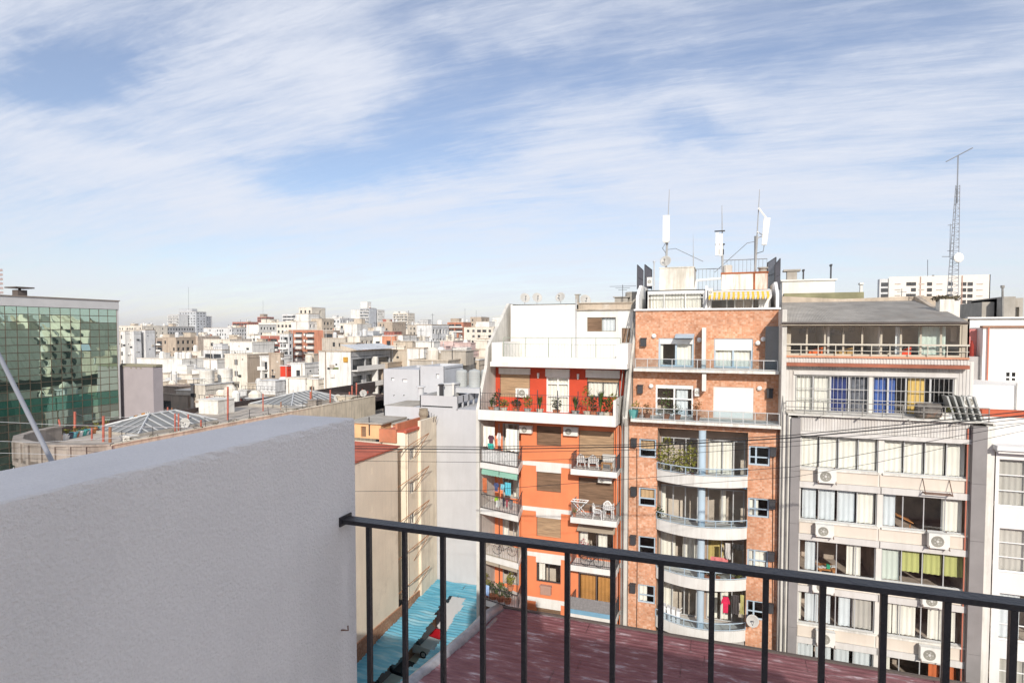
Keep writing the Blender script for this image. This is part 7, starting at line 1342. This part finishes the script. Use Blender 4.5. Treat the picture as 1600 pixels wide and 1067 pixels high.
    m = MB(); u = a+(e-a)*rd.uniform(.1, .9); m.pbox(q, u-.07, u+.07, max(1, z-14), z-.2, 0, .14); part('drainpipe', m, CM[rd.choice(['brown', 'pale', 'old'])], b)
    if Yd < 175:
        for i in range(5):
            for pl, u0, u1 in ((q, a, e), (ps, Yd, Yd+depth)):
                u = u0+(u1-u0)*rd.uniform(.08, .92); v = z-rd.uniform(1.2, 9)
                if any(h[0]-.5 < u < h[1]+.5 and h[2]-.6 < v < h[3]+.6 for h in hf+hs_): continue
                m = MB(); k = rd.choice((.18, .25, .4)); m.pbox(pl, u-k, u+k, v-k*.7, v+k*.7, 0, .3 if k > .3 else .05); part('wall_unit', m, [PANED, CM['white'], CM['old']][i % 3], b)
        m = MB(); k = 0
        for i in range(int((e-a)/.9)): u = a+.3+.9*i; m.box(u-.025, u+.025, Yd+.28, Yd+.33, z, z+.8)
        m.box(a+.2, e-.2, Yd+.28, Yd+.33, z+.78, z+.83)
        if rd.random() < .5: part('roof_railing', m, DARKM, b)
    if hut:                                             # (px0, px1, py top, colour)
        for (hx0, hx1, hy, hc) in hut:
            ph_ = Pl('Y', Yd+depth*.3); ha = ph_.pix(hx0, hy); he = ph_.pix(hx1, hy); m = MB(); m.box(ha[0], he[0], Yd+depth*.3, Yd+depth*.8, zr_-.1, ha[1]); m.box(ha[0]-.15, he[0]+.15, Yd+depth*.3-.15, Yd+depth*.8+.1, ha[1], ha[1]+.15); part('stair_head', m, CM[hc], b)
    W_ = e-a
    for i in range(int(clutter*2.2+.5)):
        t_ = rd.random(); cx = a+W_*rd.uniform(.12, .85); cy = Yd+depth*rd.uniform(.25, .8); s = min(1, Yd/90)
        if t_ < .35: m = MB(); w2, h2 = rd.uniform(1, 2.2), rd.uniform(1.3, 2.8); m.box(cx-w2, cx+w2, cy-w2*.7, cy+w2*.7, zr_-.1, zr_+h2); m.box(cx-w2-.15, cx+w2+.15, cy-w2*.7-.15, cy+w2*.7+.15, zr_+h2, zr_+h2+.12); part('stair_head', m, CM[rd.choice(['white', 'cream', 'beige', col if col in CM else 'white'])], b)
        elif t_ < .6: m = MB(); r = rd.uniform(.6, 1.0); h2 = rd.uniform(1.6, 2.6); m.box(cx-r, cx+r, cy-r, cy+r, zr_-.1, zr_+.6); m.lathe((cx, cy, zr_+.6), ((r*.9, 0), (r*.9, h2*.8), (r*.5, h2)), 12); part('water_tank', m, CM[rd.choice(['white', 'pale', 'cream'])], b)
        elif t_ < .8: m = MB(); h2 = rd.uniform(2, 5); m.tube([(cx, cy, zr_), (cx, cy, zr_+h2)], .05*max(1, Yd/160), 4); m.tube([(cx-.6, cy, zr_+h2*.9), (cx+.6, cy, zr_+h2*.9)], .03*max(1, Yd/160), 4); part('antenna', m, DARKM, b)
        else:
            m = MB()
            for k in range(3): m.box(cx-.3+k, cx+.3+k, cy-.3, cy+.3, zr_-.1, zr_+rd.uniform(.9, 1.8))
            part('chimney', m, CM[rd.choice(['brick', 'cream', 'brown'])], b)
    return b
# --- far skyline
city(262, 279, 492, 560, 'pale', 'left balconied wing of the tall grey-white skyline tower', 'balc', 'blank', 14, 12, 0, fs=3.6)
city(279, 306, 487, 575, 'steel', 'tall grey-white skyline tower with antenna, left part of the city', 'win', 'win', 16, 12, 0, hut=[(280, 300, 483, 'steel')], fs=3.4, gap=4.6, ww=2)
city(306, 317.5, 494, 590, 'pale', 'slim right wing of the tall grey-white skyline tower', 'win', 'win', 14, 10, 0, gap=3.6)
city(402, 416, 495, 620, 'red', 'small dark red far tower with a thin antenna', 'band', 'band', 14, 6, 0, hut=[(406, 412, 491, 'brown')])
city(548, 563, 484, 560, 'white', 'white left slab of the skyline tower with open balconies', 'blank', 'blank', 14, 8, 0)
city(562, 577, 481, 548, 'steel', 'skyline tower centre with stacked open balconies and drum on top', 'balc', 'blank', 14, 9, 1, hut=[(563.5, 574, 472, 'white')], fs=3.4)
city(577, 590, 484, 565, 'white', 'white right slab of the skyline tower with dark window strip', 'few', 'win', 14, 8, 0)
city(614, 637, 489, 590, 'cream', 'small cream twin-peaked tower on the skyline', 'balc', 'win', 16, 6, 2, hut=[(616, 622, 487, 'white'), (627, 634, 487, 'white')])
city(699, 724, 503, 330, 'brick', 'brown brick tower with dark balconies and green roof garden', 'balc', 'few', 12, 7, 1, hut=[(704, 717, 498, 'tan')])
city(725, 772, 511, 300, 'cream', 'wide cream block with rows of dark windows near the skyline', 'win', 'blank', 18, 7, 1, hut=[(744, 764, 503, 'white')], gap=3.2, ww=1.8)
city(735, 752, 495, 360, 'tan', 'olive-tan tower box rising behind the wide cream block', 'few', 'win', 14, 4, 0)
city(769, 790, 500, 380, 'white', 'white stepped block at the right end of the skyline', 'few', 'blank', 20, 4, 3, hut=[(770, 783, 497, 'white')])
city(441, 462, 491, 420, 'pale', 'pale glazed rooftop block left of the stepped beige house', 'band', 'band', 14, 4, 0)
city(221, 259, 510, 330, 'grey', 'long sloping grey roofed hall in the left skyline', 'blank', 'win', 26, 3, 3)
city(184, 222, 509, 300, 'cream', 'jumbled cream rooftops left of the grey hall', 'few', 'few', 20, 4, 5)
city(318, 362, 512, 340, 'pale', 'low grey-white roofs right of the tall skyline tower', 'few', 'win', 24, 4, 5)
city(363, 387, 503, 430, 'red', 'small dark red rooftop house near the dark red tower', 'band', 'win', 14, 4, 2)
city(385, 404, 507, 260, 'white', 'bright white windowless box below the small red tower', 'blank', 'win', 14, 4, 0)
city(404, 432, 504, 280, 'white', 'white stepped block right of the windowless box', 'few', 'win', 16, 5, 3, hut=[(408, 421, 499, 'cream')])
city(432, 456, 503, 250, 'cream', 'cream block just left of the stepped beige house', 'win', 'few', 14, 5, 3)
city(505, 531, 497, 310, 'pale', 'pale twin block right of the stepped beige house', 'few', 'win', 16, 5, 2)
city(531, 548, 505, 290, 'cream', 'cream block left of the white skyline slab', 'win', 'few', 16, 5, 2)
city(590, 613, 503, 350, 'tan', 'tan and red rooftops right of the balconied skyline tower', 'few', 'few', 18, 5, 4, hut=[(598, 606, 499, 'red')])
city(637, 652, 508, 330, 'old', 'old stained rooftop house right of the twin-peaked tower', 'few', 'few', 16, 5, 2)
city(676, 700, 511, 330, 'pale', 'pale low roofs left of the brown brick tower', 'few', 'few', 20, 4, 5)
# --- middle distance
city(451, 505, 515, 215, 'brick', 'red-brown brick block with two columns of white balconies', 'win', 'blank', 6, 5, 0, hut=None, gap=30)
p = Pl('Y', 214.9)
bkb = [o for o in bpy.data.objects if o.parent is None and str(o.get('label', '')).startswith('red-brown brick block')][0]
for c0 in (462, 480.5):
    for k in range(5):
        a = p.pix(c0, 522+9.4*k); e = p.pix(c0+10.5, 522+9.4*k+4.5); m = MB(); m.pbox(p, a[0], e[0], e[1], a[1], 0, 1.0); part('balcony', m, SLABM, bkb); m = MB(); m.pbox(p, a[0], e[0], a[1]+.01, a[1]+.75, 0, .03); part('window', m, PANED, bkb)
for k in range(5): a = p.pix(474.3, 521.5+9.4*k); m = MB(); m.pbox(p, a[0], a[0]+.9, a[1]-.9, a[1]+.1, 0, .05); part('window', m, SLABM, bkb)
city(455, 482, 502, 222, 'white', 'bright white lower step of the stepped beige house', 'blank', 'few', 8, 3, 0)
city(463, 482, 490, 226, 'white', 'white middle step of the stepped beige house', 'blank', 'blank', 8, 3, 0)
city(467, 487, 480, 230, 'cream', 'top box of the stepped beige house on the brick block', 'few', 'few', 10, 3, 0)
city(483, 503, 498, 228, 'beige', 'beige right step of the stepped house with three small windows', 'few', 'win', 9, 3, 0)
city(505, 521, 516, 205, 'brown', 'dark red-brown low house with a round dish right of brick block', 'band', 'few', 10, 4, 2)
city(407, 437, 524, 200, 'red', 'dark red house with white balconies left of the brick block', 'balc', 'win', 4, 4, 2)
city(437, 451, 521, 195, 'pale', 'grey white balcony tower wedged left of the brick block', 'balc', 'win', 2.5, 7, 1)
city(386, 407, 524, 240, 'white', 'white block left of the dark red balconied house', 'few', 'win', 10, 4, 2)
city(318, 359, 530, 190, 'cream', 'cream house with arched dark windows below the tall tower', 'win', 'few', 12, 3, 3, gap=5, ww=1.6)
city(275, 309, 525, 200, 'beige', 'tall stained beige blank walls in front of the grey tower', 'blank', 'blank', 12, 4, 2, mm=M('city_beige2', (.56, .48, .40), streak=.8, grime=(.25, .2, .16), var=.15))
city(227, 254, 528, 210, 'brown', 'dark brown old house with shaded balconies, left of city', 'balc', 'few', 12, 5, 2)
city(254, 275, 527, 190, 'tan', 'old tan house beside the dark brown balconied house', 'few', 'win', 12, 4, 2)
city(184, 195, 517, 150, 'white', 'white house edge with red windows beside the glass building', 'win', 'blank', 3, 6, 0, gap=1.9, ww=.7)
city(195, 209, 517, 152, 'pale', 'plain pale grey slab second from the glass building', 'blank', 'blank', 3, 5, 0)
city(209, 227, 515, 156, 'pale', 'pale slab house with a dark red vertical stripe', 'blank', 'blank', 4, 5, 0)
p = Pl('Y', 155.95); a = p.rect(215.5, 518, 220, 562); o_ = [o for o in bpy.data.objects if str(o.get('label', '')).startswith('pale slab house')][0]; m = MB(); m.pbox(p, a[0], a[1], 4, a[3], 0, .15); part('red_stripe', m, CM['red'], o_)
city(285, 314, 549, 165, 'cream', 'small cream crenellated house between white roofs', 'win', 'few', 8, 3, 1, gap=2.2)
city(214, 284, 560, 140, 'white', 'long flat pale roof behind the lavender wall', 'blank', 'blank', 16, 2, 6)
city(243, 300, 584, 110, 'cream', 'wide pinkish cream terrace roof in front of the crenellated house', 'few', 'blank', 14, 2, 5)
city(242, 298, 598, 92, 'beige', 'long low beige wall with a railing on top', 'blank', 'blank', 8, 2, 2)
city(241, 272, 614, 84, 'brown', 'dark recessed rooftop right of the lavender wall', 'band', 'few', 6, 2, 3)
city(267, 298, 616, 78, 'tan', 'pair of tan boxy rooms near the roof laundry', 'few', 'blank', 6, 2, 1)
city(318, 339, 561, 125, 'white', 'bright white low house in front of the glazed balcony house', 'few', 'few', 8, 3, 0)
city(318, 347, 546, 150, 'pale', 'house with wide glazed balconies, middle left of the city', 'band', 'band', 8, 4, 1)
city(359, 394, 534, 150, 'white', 'large blank white house with stained walls, middle of city', 'blank', 'blank', 10, 3, 2)
city(351, 386, 553, 120, 'cream', 'cream house with rows of windows and small balconies', 'win', 'blank', 10, 5, 0, gap=4.2, sidecol='tan', ww=1.4)
city(406, 420, 556, 118, 'white', 'narrow white balcony shaft between two tan side walls', 'balc', 'blank', 8, 5, 0)
city(420, 438, 551, 112, 'tan', 'tan blank side wall with weathered top, middle of city', 'blank', 'blank', 1.2, 4, 0)
city(438, 449, 571, 105, 'red', 'bright red panelled narrow house beside the tan wall', 'blank', 'blank', 6, 1, 0, mm=M('bright_red', (.68, .06, .03), var=.05))
city(449, 458, 566, 108, 'pale', 'narrow pale house squeezed right of the bright red one', 'few', 'blank', 6, 3, 0)
city(455, 476, 567, 98, 'white', 'white cottage-like roof house with air units', 'few', 'few', 7, 2, 1)
city(447, 477, 590, 84, 'white', 'white low house with one square window above the dark roof', 'few', 'blank', 7, 2, 0)
city(477, 497, 591, 84.5, 'cream', 'cream stained annex beside the white low house', 'few', 'few', 7, 2, 1)
city(503, 540, 528, 165, 'old', 'old stained white upper house behind the blank white building', 'few', 'few', 9, 3, 2, hut=[(528, 538, 524, 'white')])
city(538, 558, 506, 195, 'white', 'white gabled box above the stained house', 'blank', 'few', 10, 4, 1)
city(543, 562, 525, 150, 'cream', 'stained cream house with one dark square window', 'few', 'win', 10, 4, 1)
city(562, 583, 517, 170, 'steel', 'dark grey balconied house left of the orange-panelled one', 'balc', 'balc', 10, 6, 2)
city(583, 597, 525, 140, 'white', 'white left flank of the orange-panelled house', 'win', 'blank', 8, 4, 0, gap=2.4)
city(597, 617, 524, 140, 'orange', 'bright orange-panelled house with white windows', 'win', 'blank', 8, 4, 0, gap=3.2, hut=[(600, 616, 519, 'red')])
city(617, 629, 523, 141, 'white', 'white right flank of the orange-panelled house', 'win', 'blank', 8, 4, 0, gap=2.6)
city(629, 650, 527, 150, 'white', 'white house with long dark balconies right of the orange one', 'balc', 'win', 8, 4, 1)
city(651, 675, 507, 165, 'pale', 'big pale windowless box building, right of city centre', 'blank', 'win', 12, 4, 2)
city(676, 700, 523, 175, 'cream', 'cream house behind the pink one', 'win', 'few', 10, 4, 3)
city(686, 708, 532, 125, 'pink', 'pale pink blank house in front of the brown tower', 'few', 'few', 10, 3, 1)
city(654, 690, 547, 108, 'pink', 'low pinkish house with small dark window', 'few', 'blank', 8, 2, 2)
city(716, 737, 547, 118, 'pink', 'dusky pink terrace house with arched openings', 'win', 'few', 8, 2, 1)
city(737, 772, 545, 122, 'cream', 'ornate cream house with two arched windows', 'few', 'blank', 10, 3, 2)
city(745, 790, 529, 160, 'cream', 'cream rooftop row behind the ornate cream house', 'few', 'win', 10, 3, 4)
city(703, 748, 561, 90, 'beige', 'flat beige roof slab above the ribbed water tanks', 'blank', 'blank', 8, 1, 1)
city(599, 640, 546, 100, 'beige', 'old beige house with tall ribbed piers behind pale grey block', 'few', 'few', 9, 2, 3)
city(636, 662, 543, 96, 'white', 'small white rooftop room beside the beige piers', 'blank', 'few', 6, 1, 1)
city(640, 700, 562, 78, 'old', 'stained low roof right behind the pale grey block', 'blank', 'blank', 10, 1, 4)
city(586, 606, 566, 95, 'tan', 'tan weathered wall left of the pale grey block', 'few', 'blank', 8, 2, 1)
city(498, 548, 548, 86, 'white', 'big blank white house with grey balconied side, middle of city', 'blank', 'balc', 13, 5, 1, sidecol='grey')  # white front, grey side wall
o_ = [o for o in bpy.data.objects if str(o.get('label', '')).startswith('big blank white house')][0]; q = Pl('Y', 86); a = q.pix(538, 548); e = q.pix(548.3, 548)
m = MB(); n = 26; m.grid([[(e[0]-2.2+0*i, 86+13*i/n, a[1]+1.0+.05*(i % 2)) for i in range(n+1)], [(e[0]+1.3, 86+13*i/n, a[1]+.12+.05*(i % 2)) for i in range(n+1)]]); part('metal_roof', m, CM['steel'], o_)
m = MB(); u, v = q.pix(541, 562); m.pbox(q, u-.45, u+.35, v-.4, v+.45, 0, .25); part('wall_unit', m, M('ochre_unit', (.55, .30, .05)), o_)
m = MB(); u, v = q.pix(524.5, 575.5); m.pbox(q, u-.6, u+.6, v-.18, v+.18, 0, .03); part('vent_slot', m, M('vent_green', (.2, .24, .12)), o_)
city(306, 362, 628, 62, 'white', 'curved white low roof house beyond the old corner building', 'few', 'blank', 5, 1, 2)
city(322, 374, 619, 66, 'red', 'long red-orange parapet behind the white low roof', 'blank', 'blank', .6, 1, 0, parapet=0, mm=M('red_coping', (.52, .12, .06)))
city(298, 320, 600, 74, 'cream', 'cream box house under the left round water tank', 'blank', 'blank', 6, 1, 0)
city(374, 430, 610, 90, 'pale', 'pale low roofs with pipes left of the white low house', 'few', 'blank', 9, 1, 4)
city(369, 412, 634, 60, 'steel', 'flat grey metal roof on short legs', 'blank', 'blank', 4, 1, 1)
for (x, y0, y1, Yd, lb) in ((323.5, 600, 578, 76, 'left one of two big round white water tanks'), (352, 597, 576, 80, 'right one of two big round white water tanks')):
    q = onY(x, y0, Yd); h = onY(x, y1, Yd).z-q.z; r = 1.15*Yd/76; m = MB(); m.lathe((q.x, Yd, q.z), ((r*.96, 0), (r*.96, h*.35), (r*1.03, h*.36), (r*1.03, h*.42), (r, h*.43), (r, h*.96), (r*.9, h), (r*.2, h*1.04)), 20); t = thing('water_tank', lb, 'water tank', (q.x, Yd, 0)); part('tank', m, WHITE_OLD, t)
    m = MB(); m.box(q.x-r*1.3, q.x+r*1.3, Yd-r*1.3, Yd+r*1.3, q.z-.35, q.z); 
    for sx in (-1, 1):
        for sy in (-1, 1): m.box(q.x+sx*r-.2, q.x+sx*r+.2, Yd+sy*r-.2, Yd+sy*r+.2, 0, q.z-.35)
    part('stand', m, BEIGEC, t)
# thin far antennas
for (x, y0, y1, Yd, lb) in ((294.5, 484, 449, 577, 'thin far antenna on top of the grey-white tower'), (411, 492, 469, 622, 'thin far antenna on the small dark red tower'), (726.5, 505, 482, 335, 'thin far antenna right of the brown brick tower'), (744, 496, 484, 362, 'thin far antenna on the olive-tan box'), (689, 515, 504, 332, 'thin far antenna left of the brown brick tower')):
    m = MB(); m.tube([tuple(onY(x, y0, Yd)), tuple(onY(x, y1, Yd))], .1*Yd/500, 4); single('antenna', m, DARKM, lb, 'antenna')
# white tower behind the metal roof, right side
b = thing('apartment_tower', 'long cream-white tower block with few paired windows, behind the metal roof', 'building', (110, 290, 0)); p = Pl('Y', 285); r = p.rect(1389, 433, 1545, 520); wl = []
LW = M('tower_cream', (.78, .73, .66), var=.03, streak=.12, grime=(.6, .5, .42))
sy = (p.pix(1400, 441)[1]-p.pix(1400, 450)[1])
for cx in (1420, 1427.5, 1452.5, 1485, 1506, 1516):
    for k in range(8):
        if k == 1 and cx < 1425 or (k < 2 and cx > 1500 and cx < 1500): continue
        u, v = p.pix(cx, 441); wl.append((u-.9, u+.9, v-sy*k-1.5-(4 if cx > 1500 else 0)*0, v-sy*k-.0))
m = MB(); wall(m, p, r[0], r[1], 0, r[3], wl, .3); m.box(r[0], r[1], 285.3, 300, r[3]-.8, r[3]-.6); m.box(r[1]-.3, r[1], 285, 300, 0, r[3]); part('wall', m, LW, b)
for h in wl: m = MB(); m.pbox(p, h[0], h[1], h[2], h[3], -.3, -.25); frame(m, p, h, -.24, .15, .05, (.5,)); part('window', m, [PANED], b)
m = MB()
for x in (1438, 1503): u = p.pix(x, 450)[0]; m.pbox(p, u-.18, u+.18, 0, r[3]-.2, 0, .2)
part('drainpipe', m, M('tower_line', (.45, .3, .24)), b)
for cx in (1403, 1440, 1468, 1531):
    for k in range(6): u, v = p.pix(cx, 443); m = MB(); m.pbox(p, u-1, u+1, v-sy*k-.3, v-sy*k, -.02, .25); part('ledge', m, M('tower_line2', (.6, .5, .42)), b)
pl_ = p.rect(1375, 436, 1388.5, 520); m = MB(); m.pbox(p, pl_[0], pl_[1], 0, pl_[3], -4, -.5); part('side_wing', m, CM['pale'], b)  # narrow pale grey wing, set back from the front
for k in range(9): v = pl_[3]-1.5-sy*k; m = MB(); m.pbox(p, pl_[0]+.5, pl_[1]-.5, v-1.6, v, -.5, -.45); part('window', m, PANED, b)
for (x, y0, y1, r_, lb) in ((1449.5, 433, 406, .12, 'thin antenna on the long cream-white tower'), (1458, 434, 430, .5, 'small dark box on the roof of the long cream-white tower')):
    m = MB(); m.tube([tuple(onY(x, y0, 288)), tuple(onY(x, y1, 288))], r_, 4); single('antenna', m, DARKM, lb, 'antenna')
# --- everything farther and in between that reads as one mass of roofs
m = MB(); rd = random.Random(77); mats = [CM[k] for k in ('white', 'cream', 'beige', 'pale', 'tan', 'brick', 'old', 'brown')]+[PANED]
def lump(x, y, w_, d_, h, wins):
    m.cm = rd.choice((0, 0, 0, 0, 1, 1, 1, 2, 3, 3, 4, 6, 0, 1, 3, 5, 0, 1, 7, 2)); m.box(x-w_/2, x+w_/2, y, y+d_, 0, h)
    for i in range(rd.randint(2, 4)): m.cm = rd.choice((0, 1, 2, 3, 6)); a = rd.uniform(.5, 1.9)*(1+y/900); cx = x+rd.uniform(-.35, .35)*w_; cy = y+rd.uniform(.2, .8)*d_; m.box(cx-a, cx+a, cy-a, cy+a, h, h+rd.uniform(1, 3.4))
    if y < 520:
        for i in range(5):
            cx = x+rd.uniform(-.48, .45)*w_; cy = y+rd.uniform(.02, .9)*d_; t_ = rd.random(); k = rd.uniform(.15, .5)*(1+y/500)
            m.cm = rd.choice((0, 1, 3, 4, 5, 7, 8))
            if t_ < .4: m.box(cx-.05*(1+y/150), cx+.05*(1+y/150), cy, cy+.1, h, h+rd.uniform(1.5, 4.5))
            elif t_ < .7: m.lathe((cx, cy, h), ((k*1.3, 0), (k*1.3, k*2.2), (k*.6, k*2.6)), 8)
            else: m.box(cx-k, cx+k, cy-k, cy+k, h, h+k*rd.uniform(1.2, 3))
        m.cm = rd.choice((0, 1, 2, 4)); m.box(x-w_/2-.05, x+w_/2+.05, y-.05, y+.2, h-.02, h+.6)
    if wins:
        m.cm = 8; n = max(2, int(w_/2.6))
        for f in range(5):
            if rd.random() < .2: m.box(x-w_/2+.5, x+w_/2-.5, y-.06, y, h-2.6-3*f, h-.9-3*f); continue
            for i in range(n):
                if rd.random() < .8: u = x-w_/2+w_*(i+.5)/n; m.box(u-.6, u+.6, y-.05, y, h-2.4-3*f, h-1.0-3*f)
        n = max(2, int(d_/3.2))
        for f in range(4):
            for i in range(n):
                if rd.random() < .7: u = y+d_*(i+.5)/n; m.box(x+w_/2, x+w_/2+.05, u-.6, u+.6, h-2.4-3*f, h-1.0-3*f)
y = 240
while y < 1700:
    x = -y*1.25-30; st = 9.5+y*.010
    while x < y*.62+60:
        w_ = rd.uniform(.5, 1.25)*st; h = rd.uniform(12, 21)+(4 if y > 420 else 0)+(4.5 if y > 650 else 0)+(rd.random() < .10 and y > 600)*rd.uniform(1, 5+y*.004)
        ang = 800+930*math.tan(math.atan2(x, y)+TH)
        if 1230 < ang < 1700 or -100 < ang < 790 : lump(x, y+rd.uniform(-8, 8), w_, st*rd.uniform(.5, 1), h, y < 800)
        x += w_+rd.uniform(0, 3)
    y += st*1.45+y*.03
single('far_city', m, mats, 'distant mass of low white and cream roofs reaching the horizon', 'city', kind='stuff')
m = MB(); rd = random.Random(78); m.cm = 0
def free(x, y):
    px_ = 800+930*math.tan(math.atan2(x, y)+TH); return True
for yy in range(62, 240, 11):
    x = -yy*1.25-10
    while x < -yy*.18-6:
        w_ = rd.uniform(4.5, 10); 
        if not (x < -66 and yy < 80) and not (x > -52 and yy < 78): lump(x, yy+rd.uniform(0, 4), w_, 8, rd.uniform(7, 14.5+yy*.025), True)
        x += w_+rd.uniform(0, 4)
single('lower_roofs', m, mats, 'jumble of lower stained roofs and light wells between the taller houses', 'roofs', kind='stuff')

def wx(x, y): return 800+FPX*math.tan(math.atan2(x, y)+TH)
for i, (x0, x1, Yd, zt_, col, fr, lb) in enumerate(((-16, -4, 92, 2.2, 'cream', 'win', 'tall cream block added unseen behind the orange building, mirrored in the glass facade'), (-2, 12, 100, 1.2, 'white', 'balc', 'white balconied block added unseen behind the brick building, mirrored in glass'), (14, 27, 96, 2.5, 'beige', 'win', 'beige block added unseen behind the metal roof building, mirrored in glass'), (-12, -3, 74, .8, 'cream', 'balc', 'cream balconied rear house added unseen behind the orange building, mirrored in glass'))):  # pale blocks out of view, added to brighten what the glass facade mirrors
    city(wx(x0, Yd), wx(x1, Yd), 516-FPX*zt_/Yd, Yd, col, lb, fr, 'blank', 12, 7, 2)

# --- thin air: far roofs fade a little into the pale sky
hzb = bpy.data.materials.new('haze'); hzb.use_nodes = True; t_ = hzb.node_tree; t_.nodes.remove(t_.nodes['Principled BSDF']); pv = t_.nodes.new('ShaderNodeVolumePrincipled'); pv.inputs['Color'].default_value = (1, 1, 1, 1); pv.inputs['Density'].default_value = .00013; pv.inputs['Anisotropy'].default_value = .2; t_.links.new(pv.outputs[0], t_.nodes['Material Output'].inputs['Volume'])
m = MB(); m.box(-3100, 3100, -1600, 4600, -2.0, H+45); tagit(single('haze', m, hzb, None, None), None, None, None, 'stuff')
